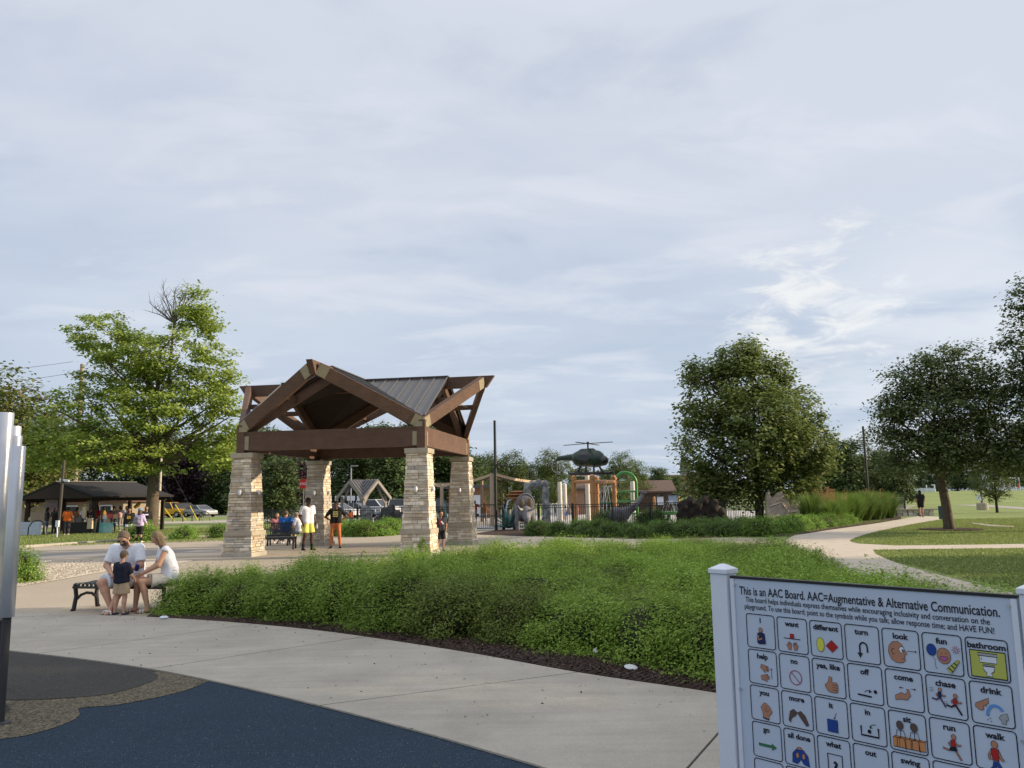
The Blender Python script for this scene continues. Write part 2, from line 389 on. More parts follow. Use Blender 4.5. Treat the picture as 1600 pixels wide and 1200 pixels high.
sheet('pebble_bed', gp([(-60, 884), (60, 878), (165, 876.5), (250, 873.5), (305, 876)]) + gp([(270, 883), (210, 889), (165, 894), (80, 909), (-60, 930)]), .016, pebm)
sheet('pebble_bed', gp([(785, 845), (840, 838.5), (900, 840), (990, 843)]) + gp([(1010, 852), (900, 856), (800, 858), (770, 853)]), .016, pebm)
# loose pebbles, nobody could count them
def scatter_stones(name, n, poly_fn, size, mat, z):
    P = np.array([poly_fn() for _ in range(n)]); s = RNG.uniform(.5, 1.2, (n, 1)) * size; a = RNG.uniform(0, 2 * pi, n)
    off = np.array([(1, 0, 0), (0, 1, 0), (-1, 0, 0), (0, -1, 0), (0, 0, .75)])
    ca, sa = np.cos(a)[:, None], np.sin(a)[:, None]
    X = off[None, :, 0] * ca - off[None, :, 1] * sa * .7; Y = off[None, :, 0] * sa + off[None, :, 1] * ca * .7; Z = np.repeat(off[None, :, 2], n, 0)
    Vv = np.stack([X, Y, Z], -1) * s[:, None, :] + np.concatenate([P, np.full((n, 1), z)], 1)[:, None, :]
    b = np.arange(n)[:, None, None] * 5; T = (np.array([(0, 1, 4), (1, 2, 4), (2, 3, 4), (3, 0, 4)])[None] + b).reshape(-1, 3)
    link(name, npmesh(name, Vv.reshape(-1, 3), None, T, [mat]), kind='stuff')
def in_px(x0, x1, y0, y1):
    def f():
        while 1:
            x, y = random.uniform(x0, x1), random.uniform(y0, y1)
            if y < 908 - .19 * (x - 80) - (6 if x > 200 else 0) and y > 879 - .02 * x: g = G(x, y); return (g.x, g.y)
    return f
pebst = leafmat('pebble_stone', (0.300, 0.250, 0.190), (0.460, 0.400, 0.310), (0.680, 0.620, 0.520), 0)
scatter_stones('gravel', 7000, in_px(-50, 270, 876, 925), .035, pebst, .016)
# walkway: slabs with recessed joints
wb = smooth_line([G(*p) for p in ((-420, 915), (-200, 938), (0, 958), (250, 967.5), (470, 985), (700, 1018), (905, 1055), (1110, 1086), (1300, 1122), (1560, 1180), (1900, 1270))], 10)
wf = smooth_line([G(*p) for p in ((-900, 955), (-420, 972), (0, 1018), (180, 1040), (325, 1066), (560, 1122), (830, 1199), (1100, 1290), (1400, 1420))], 10)
def resample(L_, n):
    d = [0]
    for a, b in zip(L_, L_[1:]): d.append(d[-1] + (b - a).length)
    o = []
    for k in range(n):
        t = d[-1] * k / (n - 1); i = max(j for j in range(len(d)) if d[j] <= t + 1e-9); i = min(i, len(L_) - 2)
        o.append(L_[i].lerp(L_[i + 1], (t - d[i]) / max(1e-6, d[i + 1] - d[i])))
    return o
wb = resample(wb, 400); wf = resample(wf, 400)
walk = sheet('walkway', wb[::4] + wf[::-4], .012, conc_joint)
def nearest(L_, p): return min(range(len(L_)), key=lambda i: (L_[i] - p).length)
jn = []                                                            # joints: where each crosses the back and the front edge
for b_, f_ in (((-170, 941), (-560, 968)), ((120, 962.5), (-330, 984)), ((400, 978), (60, 1025)), ((570, 999), (235, 1050)), ((905, 1055), (500, 1107)), ((1165, 1096), (1030, 1266)), ((1560, 1180), (1250, 1350))):
    jn.append((nearest(wb, G(*b_)), nearest(wf, G(*f_))))
jn = [(0, 0)] + jn + [(399, 399)]
for (b0, f0), (b1, f1) in zip(jn, jn[1:]):
    P = [p.copy() for p in wb[b0:b1 + 1]]; Q = [p.copy() for p in wf[f0:f1 + 1]]
    if len(P) < 3 or len(Q) < 2: continue
    dP, dQ = (P[1] - P[0]).normalized() * .010, (Q[1] - Q[0]).normalized() * .010
    P[0] = P[0] + dP; Q[0] = Q[0] + dQ; P[-1] = P[-1] - dP; Q[-1] = Q[-1] - dQ
    b = MB(); b.slab(P[:-1:3] + [P[-1]] + [Q[-1]] + Q[-2:0:-3] + [Q[0]], .013, .026); b.build('slab', conc, walk)
# rubber play surface: blue sheet, tan curve, grey field
ff = wf[::6]
sheet('rubber_surface', [Vector((p.x, p.y, 0)) for p in ff] + [Vector((6, -3, 0)), Vector((-14, -3, 0))], .010, rub_b)
tan_b = gp([(-500, 1120), (-160, 1170), (0, 1157.5), (60, 1147), (105, 1132), (124, 1120), (122, 1111), (130, 1108), (180, 1104), (240, 1093), (290, 1081), (322, 1068)], 8)
iL = nearest(wf, G(325, 1066))
sheet('tan_rubber', tan_b + [wf[i] + Vector((-.004, -.006, 0)) for i in range(iL, 0, -6)], .014, rub_t)
grey_b = gp([(-420, 1085), (-100, 1100), (0, 1097), (60, 1096), (150, 1090), (200, 1080), (240, 1066), (246, 1057), (236, 1053)], 8)
iG = nearest(wf, G(244, 1052))
sheet('grey_rubber', grey_b + [wf[i] + Vector((-.008, -.012, 0)) for i in range(iG, 0, -6)], .018, rub_g)
sheet('grey_rubber', [G(-120, 1120), G(-40, 1106), G(0, 1104), G(12, 1106), G(17, 1112), G(8, 1118), G(-10, 1122), G(-60, 1140)], .018, rub_g)
# beds of mulch
bed = [(-5.65, 12.75), (-5.5, 14.8), (-3.7, 16.4), (-1.7, 17.7), (.7, 20.0), (3, 21.3), (5.4, 22.3), (6.6, 20), (6.2, 16), (5.9, 12), (5.7, 8), (6.2, 3.5)]
i0 = nearest(wb, Vector((-5.5, 12.5, 0))); i1 = nearest(wb, Vector((5.4, 3.4, 0)))
bedpoly = [wb[i] + Vector((.01, .012, 0)) for i in range(i0, i1, 4)][::-1] + [Vector((x, y, 0)) for x, y in bed]
sheet('mulch_bed', bedpoly, .03, mulch, thick=.02)
path_poly = [Vector((9.2, 3, 0)), Vector((6.2, 3.4, 0)), Vector((5.7, 8, 0)), Vector((5.9, 12, 0)), Vector((6.2, 16, 0)), Vector((6.6, 20, 0))] + gp([(1228, 846), (1238, 838.5), (1260, 832.5), (1300, 826), (1345, 820), (1400, 813), (1424, 808.5), (1440, 806.8), (1476, 808.5)], 4) + gp([(1470, 812), (1420, 820.5), (1370, 831), (1342, 839), (1328, 845.5), (1342, 850)], 4) + gp([(1400, 853), (1600, 850.5), (1800, 846)], 3) + gp([(1800, 853), (1600, 857), (1450, 858.5), (1364, 860)], 3) + gp([(1368, 866), (1400, 880), (1470, 900), (1560, 922), (1700, 958)], 3)
sheet('curved_path', path_poly, .014, two_scale(M('path_concrete', (.46, .41, .34), .9, .08, 2, .3, bscale=50), .4, .10))
sheet('far_path', [G(*p) for p in ((1398, 799), (1400, 792), (1415, 787.5), (1445, 785.5), (1480, 785), (1520, 787.5), (1600, 793), (1760, 805), (1760, 809), (1600, 796), (1510, 790), (1460, 788.3), (1432, 790.5), (1404, 799))], .014, M('far_asphalt', (.30, .285, .27), .9, .1, 2))
sheet('stepping_strip', [G(*p) for p in ((1516, 817), (1545, 820), (1585, 823.2), (1585, 824.6), (1545, 823), (1520, 819))], .03, conc)
sheet('mulch_bed', gp([(735, 835), (810, 838), (900, 840.5), (1000, 842.5), (1100, 841), (1160, 838), (1228, 838), (1300, 828), (1370, 818), (1408, 811.5)], 3) + [G(1408, 806), G(1330, 808), Vector((16.5, 48.6, 0)), Vector((3, 44, 0)), Vector((-.8, 43.7, 0))], .02, mulch)
sheet('splash_deck', [(-17, 46.6), (-2.5, 44.4), (3, 44.6), (17, 49.3), (24, 60), (24, 84), (-17, 84)], .006, deckm)
sheet('sidewalk', [G(*p) for p in ((-300, 832), (255, 815), (470, 811), (470, 814.5), (255, 818.5), (-300, 838))], .02, conc)
sheet('street', [(-140, 99), (-40, 101.5), (-10, 103), (30, 106), (30, 114), (-10, 111), (-40, 109.5), (-140, 108)], .01, asph)
sheet('parking_lot', [(-30, 70), (-8, 70), (6, 84), (6, 101), (-30, 99)], .012, asph)
def inside(p, poly):
    c = False; j = len(poly) - 1
    for i in range(len(poly)):
        a, b = poly[i], poly[j]
        if (a[1] > p[1]) != (b[1] > p[1]) and p[0] < (b[0] - a[0]) * (p[1] - a[1]) / (b[1] - a[1]) + a[0]: c = not c
        j = i
    return c
# mulch chips along the front of the bed
def chip_pt():
    i = random.randrange(i0 + 25, i1); p = wb[i]; t = abs(random.gauss(0, .5)) + .01
    return (p.x + t * .62 + .01, p.y + t * .75 + .015)
def chips(name, n, fn, l, w, z0, z1, mat):
    P = np.array([fn() for _ in range(n)]); a = RNG.uniform(0, 2 * pi, n); ll = RNG.uniform(.5, 1.3, n) * l; ww = RNG.uniform(.5, 1.3, n) * w
    d = np.stack([np.cos(a), np.sin(a), RNG.normal(0, .3, n)], 1); e = np.stack([-np.sin(a), np.cos(a), RNG.normal(0, .4, n)], 1)
    c = np.concatenate([P, RNG.uniform(z0, z1, (n, 1))], 1)
    Vv = np.stack([c - d * ll[:, None], c - e * ww[:, None], c + d * ll[:, None], c + e * ww[:, None]], 1).reshape(-1, 3)
    return link(name, npmesh(name, Vv, np.arange(4 * n).reshape(-1, 4), None, [mat]), kind='stuff')
ins = [(p.x, p.y) for p in ff] + [(6, -3), (-14, -3)]
def on_rubber():
    while 1:
        g = G(random.uniform(-20, 850), random.uniform(1020, 1215))
        if inside((g.x, g.y - .03), ins): return (g.x, g.y)
chips('rubber_granules', 9000, on_rubber, .0035, .003, .020, .0215, leafmat('granule', (.010, .022, .035), (.055, .075, .09), (.20, .21, .20), 0))
chips('mulch_chips', 16000, chip_pt, .022, .007, .028, .05, mulchchip)
def litter_pt():
    i = random.randrange(60, 398); t = random.random() ** 1.6; p = wb[i].lerp(wf[i], t); return (p.x, p.y)
chips('leaf_litter', 420, litter_pt, .014, .006, .029, .034, mulchchip)

# ------------------------------------------------------------------ leaves
def leaves(C, size, up=.6, aspect=.5, rng=RNG, out=None, jit=.5):
    """rhombic folded leaves at centres C: verts (4N,3), tris (2N,3)"""
    n = len(C); nrm = rng.normal(0, 1, (n, 3)); nrm[:, 2] = np.abs(nrm[:, 2]) + up
    if out is not None: nrm = nrm * jit + out
    nrm /= np.linalg.norm(nrm, axis=1)[:, None]
    d = rng.normal(0, 1, (n, 3)); d -= nrm * (d * nrm).sum(1)[:, None]; d /= np.linalg.norm(d, axis=1)[:, None]
    e = np.cross(nrm, d); s = (size * rng.uniform(.65, 1.3, n))[:, None]
    A = C - d * s * .5; B = C + d * s * .5; fold = nrm * s * .08
    Lf = C - e * s * aspect * .5 + fold; Rt = C + e * s * aspect * .5 + fold
    Vv = np.stack([A, Lf, B, Rt], 1).reshape(-1, 3); k = np.arange(n)[:, None] * 4
    return Vv, np.concatenate([k + [0, 2, 1], k + [0, 3, 2]], 1).reshape(-1, 3)
def shrub_mesh(name, r, h, n, leaf, mat, seed, shoots=14, core=True):
    rng = np.random.default_rng(seed)
    # several sprays on an uneven dome
    ns = 150; th = rng.uniform(0, 2 * pi, ns); cz = rng.uniform(-.05, 1, ns); sr = np.sqrt(np.clip(1 - cz ** 2, 0, 1))
    S = np.stack([sr * np.cos(th), sr * np.sin(th), cz], 1); bump = rng.uniform(.80, 1.10, ns)
    ctr = S * bump[:, None] * [r, r, h * .93] + [0, 0, .02]
    k = rng.integers(0, ns, n); t = rng.normal(0, 1, (n, 3)) * [.085, .085, .075] * (r / .6)
    C = ctr[k] * rng.uniform(.80, 1.03, (n, 1)) + t; out = S[k] * .8 + rng.normal(0, .25, (n, 3)); out[:, 2] += .3
    P = [C]; O = [out]
    for _ in range(shoots):
        i = rng.integers(0, ns)
        if S[i, 2] < .3: continue
        p0 = ctr[i]; d = S[i] * .5 + [rng.normal(0, .25), rng.normal(0, .25), 1]; d /= np.linalg.norm(d); L_ = rng.uniform(.08, .22) * (h / .75)
        m = 26; tt = rng.uniform(0, 1, m)[:, None]; P.append(p0 + d * L_ * tt + rng.normal(0, .012, (m, 3))); O.append(np.tile(d * .4, (m, 1)) + rng.normal(0, .5, (m, 3)))
    C = np.concatenate(P); O = np.concatenate(O); C[:, 2] = np.maximum(C[:, 2], .015)
    Vv, T = leaves(C, leaf, .3, .36, rng, O, .55); mi = np.zeros(len(T), int)
    if core:
        b = MB(); nn = 9
        b.lathe([(r * .62, 0), (r * .72, h * .3), (r * .60, h * .6), (r * .3, h * .75), (.02, h * .78)], nn)  # solid dark dome stands in for the shaded inside and blocks see-through
        cv = np.array(b.v); tr = []
        for f in b.f:
            for q in range(1, len(f) - 1): tr.append((f[0], f[q], f[q + 1]))
        T = np.concatenate([T, np.array(tr) + len(Vv)]); Vv = np.concatenate([Vv, cv]); mi = np.concatenate([mi, np.ones(len(tr), int)])
    return npmesh(name, Vv, None, T, [mat, corem], mi)
shr = [shrub_mesh('shrub', .66, .74, 19000, .041, (LF_shrub, LF_shrub, LF_shrub, LF_shrubb, LF_shrub)[i], 11 + i, 18) for i in range(5)]
front = [G(*p) for p in ((262, 961), (400, 969), (480, 975), (560, 985), (700, 1001), (900, 1031), (1050, 1060), (1110, 1068), (1250, 1096), (1450, 1140), (1650, 1190))]
front = [p + Vector((.36, .46, 0)) * (1 + .28 * min(1, max(0, (i - 24) / 14))) for i, p in enumerate(resample(front, 60))]
hb = [(-4.95, 14.3), (-3.5, 15.7), (-1.5, 17.0), (.8, 19.3), (3, 20.5), (5.0, 21.2), (5.9, 18.6), (5.5, 15.6), (5.2, 12.5), (4.9, 9.2), (5.0, 5.4)]
hedgepoly = [(p.x, p.y) for p in front][::-1] + hb
pts = []
row = []; last = None
for p in front:
    if last is None or (p - last).length > .82: row.append((p.x, p.y)); last = p
rs = random.Random(3)
for (x, y) in row: pts.append((x, y, 'front'))
for _ in range(9000):
    x, y = rs.uniform(-6, 7), rs.uniform(3, 22)
    if inside((x, y), hedgepoly) and all((x - a) ** 2 + (y - b) ** 2 > .86 ** 2 for a, b, _t in pts): pts.append((x, y, 'mid'))
for i, (x, y, w) in enumerate(pts):
    o = link('shrub', shr[rs.choice((0, 0, 1, 1, 2, 2, 4, 3))], loc=(x, y, .02)); o.rotation_euler = (0, 0, rs.uniform(0, 6.28)); s = rs.uniform(.9, 1.12)
    edge = y > 13 and not inside((x + .0, y + 1.2), hedgepoly)
    o.scale = (s, s, s * (rs.uniform(.76, 1.04) if not edge else rs.uniform(.76, .90)) * (.86 if x > 4.2 and y > 8 else 1))
    if w == 'front': tag(o, 'fine-leaved green shrub in the row right along the concrete walkway', 'shrub', 'shrubs lining the walkway')
    else: tag(o, 'fine-leaved green shrub massed in the middle of the big planting bed', 'shrub', 'shrubs filling the big planting bed')
# smaller shrubs: low rows behind the pavilion, by the kerb and along the splash pad fence
low = [shrub_mesh('low_shrub', .62, .72, 4200, .085, LF_shrub2, 31 + i, 6) for i in range(2)]
lowd = [shrub_mesh('dark_low_shrub', .62, .72, 4200, .085, LF_shrubd, 41 + i, 6) for i in range(2)]
def row_of(ms, line, step, sc, label, group, jit=.2, name='low_shrub'):
    P = resample(line, max(2, int(sum((b - a).length for a, b in zip(line, line[1:])) / step)))
    for i, p in enumerate(P):
        o = link(name, ms[i % len(ms)], loc=(p.x + rs.uniform(-jit, jit), p.y + rs.uniform(-jit, jit), .02)); o.rotation_euler = (0, 0, rs.uniform(0, 6)); s = sc * rs.uniform(.88, 1.15); o.scale = (s, s, s * rs.uniform(.85, 1.05))
        tag(o, label, 'shrub', group)
row_of(low, [G(222, 846), G(285, 843.5), G(347, 841)], .95, 1.05, 'bright green low shrub between the lawn and the kerb left of the pavilion', 'shrubs along the kerb')
row_of(low, [G(525, 838) + Vector((0, .5, 0)), G(580, 839), G(632, 834)], .85, 1.05, 'bright green low shrub behind the pavilion in front of the black fence', 'shrubs behind the pavilion')
row_of(low, [G(530, 832), G(590, 831), G(640, 829)], .9, 1.0, 'bright green low shrub behind the pavilion in front of the black fence', 'shrubs behind the pavilion')
for dy in (0, 1.1, 2.2):
    row_of(lowd, [G(846, 837) + Vector((0, dy, 0)), G(900, 838.5) + Vector((0, dy, 0)), G(1000, 840) + Vector((0, dy, 0)), G(1100, 839) + Vector((0, dy, 0)), G(1180, 834) + Vector((0, dy, 0))], 1.0, .86, 'dark green low shrub in the hedge before the splash pad fence', 'shrubs of the splash pad hedge', name='dark_low_shrub')
row_of(low, [G(1180, 838), G(1230, 832), G(1290, 823), G(1318, 819)], .95, .92, 'yellow-green low shrub beside the curved path near the ornamental grasses', 'shrubs beside the curved path')
row_of(low, [G(1190, 831), G(1240, 826), G(1300, 818)], 1.0, .80, 'yellow-green low shrub beside the curved path near the ornamental grasses', 'shrubs beside the curved path')
o = link('round_bush', shrub_mesh('round_bush', .62, .78, 9000, .06, LF_shrub2, 77, 10), loc=G(14, 911) + Vector((0, 0, .01))); o.scale = (1.0, 1.0, 1.05)
tag(o, 'bright green bush standing alone beside the silver chime tubes', 'bush')
o = link('weed', shrub_mesh('weed', .22, .55, 500, .06, LF_shrub2, 78, 10, False), loc=(-2.75, 24.6, .01)); tag(o, 'pale leafy weed growing at the foot of the right front stone column', 'weed')

# ------------------------------------------------------------------ trees
def bez(a, b, c, n): return [a * (1 - t) ** 2 + b * 2 * t * (1 - t) + c * t * t for t in [k / (n - 1) for k in range(n)]]
def tree_parts(lobes, ncl, nlv, leaf, lm, trunk_h, tr, seed, limbs=26, spread=.42, flat=.55, lean=(0, 0), drop=0, bmat=None, inner=.35):
    """lobes: (x,y,z,rx,ry,rz) about the foot -> crown mesh, wood mesh"""
    rng = np.random.default_rng(seed); rnd = random.Random(seed)
    w = np.array([(l[3] * l[4] * l[5]) ** .75 for l in lobes]); w /= w.sum()
    k = rng.choice(len(lobes), ncl, p=w); L_ = np.array(lobes)[k]
    d = rng.normal(0, 1, (ncl, 3)); d /= np.linalg.norm(d, axis=1)[:, None]; rr = rng.uniform(inner, 1, (ncl, 1)) ** .6
    C = L_[:, :3] + d * rr * L_[:, 3:]
    kk = np.repeat(np.arange(ncl), nlv); n = len(kk); cs = rng.uniform(.6, 1.25, ncl) * spread
    off = rng.normal(0, 1, (n, 3)) * [1, 1, flat] * cs[kk][:, None]
    if drop: off[:, 2] -= drop * np.hypot(off[:, 0], off[:, 1])
    P = C[kk] + off; out = d[kk] * .5; out[:, 2] += .45
    Vv, T = leaves(P, leaf, .5, .62, rng, out, .6)
    crown = npmesh('crown', Vv, None, T, [lm])
    b = MB(); top = max(l[2] + .3 * l[5] for l in lobes); lx, ly = lean
    top *= .84
    spine = [Vector((lx * t, ly * t, -.15 + (top) * t)) + Vector((rnd.uniform(-.1, .1), rnd.uniform(-.1, .1), 0)) * (t > 0.2) * tr * 3 for t in (0, .06, .2, .4, .6, .8, 1)]
    rad_ = [tr * x for x in (1.45, 1.08, .95, .78, .5, .28, .06)]
    b.tube(spine, rad_, 10)
    def at(z):
        t = min(.999, max(0, (z + .15) / top)); s = [0, .06, .2, .4, .6, .8, 1]
        for i in range(6):
            if s[i] <= t < s[i + 1]: f = (t - s[i]) / (s[i + 1] - s[i]); return spine[i].lerp(spine[i + 1], f), rad_[i] * (1 - f) + rad_[i + 1] * f
    sel = rng.permutation(ncl)[:limbs]
    for i in sel:
        c = Vector(C[i]); hd = math.hypot(c.x, c.y); z0 = min(max(trunk_h * rnd.uniform(.9, 1.3), c.z - hd * rnd.uniform(.7, 1.2)), top * .9)
        p, r0 = at(z0); mid = p.lerp(c, .5) + Vector((0, 0, -.05 * hd)) + Vector((rnd.uniform(-1, 1), rnd.uniform(-1, 1), 0)) * .12 * hd
        q = bez(p, mid, c, 6); r1 = min(r0 * .6, tr * .45); b.tube(q, [max(.02, r1 * (1 - .16 * j)) for j in range(5)] + [.012], 6)
        for _ in range(2):
            j = int(rng.integers(0, ncl)); e = Vector(C[j])
            if (e - c).length < 2.2: b.tube([q[3], q[3].lerp(e, .5) + Vector((0, 0, .1)), e], [r1 * .4, r1 * .25, .01], 5)
    return crown, b.mesh('trunk', bmat or barkm, True)
def plant_tree(name, label, base, parts, group=None, rz=0, sc=1, extra=None):
    t = thing(name, label, 'tree', base, rz, group); link('crown', parts[0], t); link('trunk', parts[1], t); t.scale = (sc,) * 3
    return t
def px_lobes(base, items):
    d = base.y; k = d / FPX; o = []
    for (x, y, rx, rz, dy) in items:
        p = D(x, y, d); o.append((p.x - base.x, dy, p.z - base.z, rx * k, min(rx, rz) * k * 1.05 + .4, rz * k))
    return o
mb_ = G(236, 832)
lob = px_lobes(mb_, [(165, 530, 52, 55, 0), (195, 545, 40, 45, 1), (140, 640, 42, 32, -1), (95, 690, 58, 42, .5), (180, 700, 70, 46, -1.5), (300, 520, 42, 52, 0), (312, 490, 26, 30, .5), (250, 560, 52, 40, -.5), (320, 575, 46, 45, .5), (345, 620, 36, 42, 0), (255, 640, 70, 50, -1.5), (330, 690, 44, 38, .5), (240, 715, 62, 32, -1), (150, 600, 40, 30, .8), (355, 700, 22, 30, 0), (60, 700, 28, 35, 0), (210, 610, 50, 45, 1), (365, 660, 24, 40, 0), (120, 720, 50, 26, -.6), (300, 620, 56, 50, 0), (345, 720, 34, 26, 0), (300, 470, 24, 24, 0)])
mp = tree_parts(lob, 560, 88, .22, LF_maple, 3.8, .37, 1, 46, .36, .45, bmat=barkm)
mt = plant_tree('maple_tree', 'big bright green maple beside the picnic shelter, with bare twigs at its top', mb_, mp)
b = MB(); rt = random.Random(8); c0_ = D(272, 505, mb_.y) - mb_
for k in range(15):
    a = -1.15 + 2.1 * k / 14 + rt.uniform(-.1, .1); L_ = rt.uniform(2.2, 3.1) * (1 - .25 * abs(a)); e = c0_ + Vector((sin(a) * L_ * .85, rt.uniform(-.8, .8), cos(a) * L_))
    m = c0_.lerp(e, .5) + Vector((rt.uniform(-.2, .2), 0, .1)); b.tube([c0_, m, e], [.05, .03, .008], 5)
    for _ in range(7):
        s = m.lerp(e, rt.uniform(-.4, .9)); f = s + Vector((rt.uniform(-.6, .6), rt.uniform(-.4, .4), rt.uniform(.15, .75))); b.tube([s, f], [.014, .005], 4)
b.tube([c0_ + Vector((-.2, 0, -4)), c0_ + Vector((-.1, 0, -2)), c0_], [.12, .09, .06], 6)
b.build('bare_branches', M('bare_twig', (.13, .115, .095), .9, .2), mt)
tb = Vector((15.0, 49.6, 0))
lob = px_lobes(tb, [(1112, 620, 44, 58, 0), (1098, 700, 40, 56, 0), (1165, 595, 48, 56, 0), (1168, 556, 22, 26, 0), (1130, 566, 18, 26, .4), (1212, 590, 20, 34, -.3), (1290, 715, 16, 22, 0), (1235, 640, 50, 52, .5), (1255, 700, 46, 55, 0), (1180, 690, 72, 70, -1.2), (1180, 745, 70, 38, 0), (1245, 745, 40, 28, 0), (1110, 755, 42, 40, .5), (1150, 570, 32, 30, 0), (1210, 575, 24, 30, 0), (1278, 690, 22, 30, 0), (1075, 640, 20, 36, 0), (1090, 585, 20, 26, 0), (1150, 770, 60, 22, -1), (1225, 772, 45, 20, -.8), (1095, 778, 38, 22, 0), (1170, 660, 60, 60, -2)])
plant_tree('plane_tree', 'broad tree with olive-green rounded crown rising behind the splash pad hedge', tb, tree_parts(lob, 900, 52, .25, LF_syc, 2.2, .25, 2, 44, .33, .8, bmat=barkd, inner=.3))
eb = G(1484, 828)
lob = px_lobes(eb, [(1455, 640, 64, 52, 0), (1450, 700, 70, 36, -.6), (1410, 622, 34, 30, 0), (1510, 600, 42, 40, 0), (1390, 640, 20, 16, 0), (1385, 668, 18, 14, .3), (1440, 562, 16, 20, 0), (1480, 552, 14, 18, .2), (1402, 725, 30, 14, 0), (1535, 590, 14, 30, 0), (1500, 690, 52, 46, 0), (1470, 588, 34, 36, .3), (1402, 690, 36, 26, 0), (1545, 640, 34, 52, .5), (1412, 585, 24, 22, 0), (1512, 556, 22, 22, 0)])
ep = tree_parts(lob, 600, 56, .15, LF_elm, 2.2, .20, 3, 40, .30, .5, (-.35, 0), .45, bmat=barkm)
plant_tree('elm_tree', 'dark fine-leaved tree in a round mulch ring on the lawn', eb, ep)
sheet('mulch_ring', [(eb.x + 1.15 * cos(a) + .05, eb.y + 1.5 * sin(a)) for a in [k * pi / 10 for k in range(20)]], .05, mulch, thick=.04)
# big tree at the frame's edge and the trees beside it that shade the foreground
e2 = Vector((25.5, 33.0, 0))
lob = px_lobes(e2, [(1600, 620, 50, 70, 0), (1640, 560, 70, 90, 0), (1700, 640, 100, 90, 0), (1600, 700, 40, 40, 0), (1690, 500, 70, 80, 0), (1620, 460, 26, 40, .4), (1568, 590, 24, 30, 0), (1570, 680, 30, 40, 0), (1750, 560, 80, 90, 0), (1655, 430, 40, 40, 0)])
e2p = tree_parts(lob, 640, 60, .17, LF_elm, 2.4, .26, 4, 40, .34, .5, (0, 0), .45, bmat=barkm)
plant_tree('elm_tree', 'tall dark tree cut off by the right edge of the photograph', e2, e2p)
big = tree_parts([(0, 0, 6.5, 4.2, 4.2, 3.6), (1.5, 1, 9, 3, 3, 2.6), (-1.6, -1, 8.6, 3, 3, 2.6), (0, 0, 4, 3.6, 3.6, 2)], 520, 46, .30, LF_elm, 2.2, .3, 6, 30, .5, .6, bmat=barkm)
for i, (x, y, s) in enumerate(((23.5, 13.0, 1.0), (21.5, 5.6, 1.0), (22, -2, 1.05), (20.5, 19.3, .62), (33, 3, 1.2), (19, -13, 1.1), (36, 12, 1.15))):
    plant_tree('shade_tree', 'broad shade tree on the lawn beyond the right edge of the view', (x, y, 0), big, 'shade trees out on the right lawn', i * 1.3, s)
# trees far behind
bgA = tree_parts([(0, 0, 2.2, 4.4, 4.4, 2.2), (0, 0, 6, 4, 4, 3.6), (2, 0, 8.5, 3, 3, 3), (-2, 0, 8, 3, 3, 3), (0, 1, 10.4, 2.4, 2.4, 2.4), (0, 0, 3.4, 3.6, 3.6, 2)], 330, 46, .46, LF_bg, 2, .3, 21, 10, .62, .7, bmat=barkd)
bgB = tree_parts([(0, 0, 5, 3.2, 3.2, 3.6), (0, 0, 8, 2.4, 2.4, 3), (1, 0, 3, 2.8, 2.8, 2), (-.5, 0, 10.5, 1.4, 1.4, 2)], 220, 46, .42, LF_bgl, 1.8, .22, 22, 10, .5, .7, bmat=barkd)
bgC = tree_parts([(0, 0, 1.8, 3.4, 3.4, 1.6), (0, 0, 5, 3.6, 3.6, 3.2), (1.5, 0, 7.5, 2.4, 2.4, 2.4), (-1.4, 0, 7, 2.6, 2.6, 2.4), (0, 0, 2.6, 3, 3, 1.6)], 240, 46, .40, LF_bg, 1.6, .25, 23, 10, .52, .65, bmat=barkd)
bgP = (tree_parts([(0, 0, 4.5, 3.2, 3.2, 3.4), (0, 0, 7, 2.2, 2.2, 2.4)], 180, 46, .42, LF_purple, 1.6, .22, 24, 8, .5, .7, bmat=barkd))
bgN = tree_parts([(0, 0, 3.6, 2.4, 2.4, 2.4), (.8, 0, 6, 1.6, 1.6, 1.8), (-.7, .3, 5.6, 1.5, 1.5, 1.6)], 240, 36, .20, LF_bgl, 1.4, .14, 25, 16, .34, .6, bmat=barkd)
bgR = tree_parts([(0, 0, 3.8, 2.6, 2.6, 2.6), (1.2, 0, 5.4, 1.6, 1.6, 1.8), (-1.3, 0, 5.2, 1.5, 1.5, 2), (1.6, 0, 7, .7, .7, 1.1), (-1, 0, 7.2, .8, .8, 1.3)], 230, 40, .22, LF_bud, 1.3, .16, 26, 16, .36, .6, bmat=barkd)
def bg(kind, px, dist, top, label, group, i):
    """px: column of the trunk, top: row of the crown's top"""
    H = {'A': 12.6, 'B': 12.2, 'C': 9.8, 'P': 9.3, 'N': 7.8, 'R': 8.3}[kind]; P = {'A': bgA, 'B': bgB, 'C': bgC, 'P': bgP, 'N': bgN, 'R': bgR}[kind]
    p = D(px, 700, dist); z = D(px, top, dist).z; g0 = hz(p.x, dist)
    nm = {'A': 'broad_tree', 'B': 'tall_tree', 'C': 'round_tree', 'P': 'purple_tree', 'N': 'young_tree', 'R': 'redbud_tree'}[kind]
    plant_tree(nm, label, (p.x, dist, g0), P, group, i * 1.7, max(.2, (z - g0) / H))
g1 = 'dark trees behind the pavilion and the left lawn'
for i, (px, d, top) in enumerate(((395, 118, 660), (350, 125, 705), (430, 128, 672), (560, 122, 668), (625, 116, 672), (690, 126, 664), (590, 135, 660), (505, 132, 672), (735, 122, 708), (310, 128, 690), (200, 128, 668), (120, 132, 664), (265, 132, 662), (655, 134, 655))):
    bg('A', px, d, top, 'large dark green tree in the wood behind the pavilion and the houses', g1, i)
bg('C', 437, 66, 712, 'round dark green tree seen between the two left stone columns', None, 3)
bg('P', 285, 118, 690, 'purple-leaved tree beside the red-roofed house', None, 2)
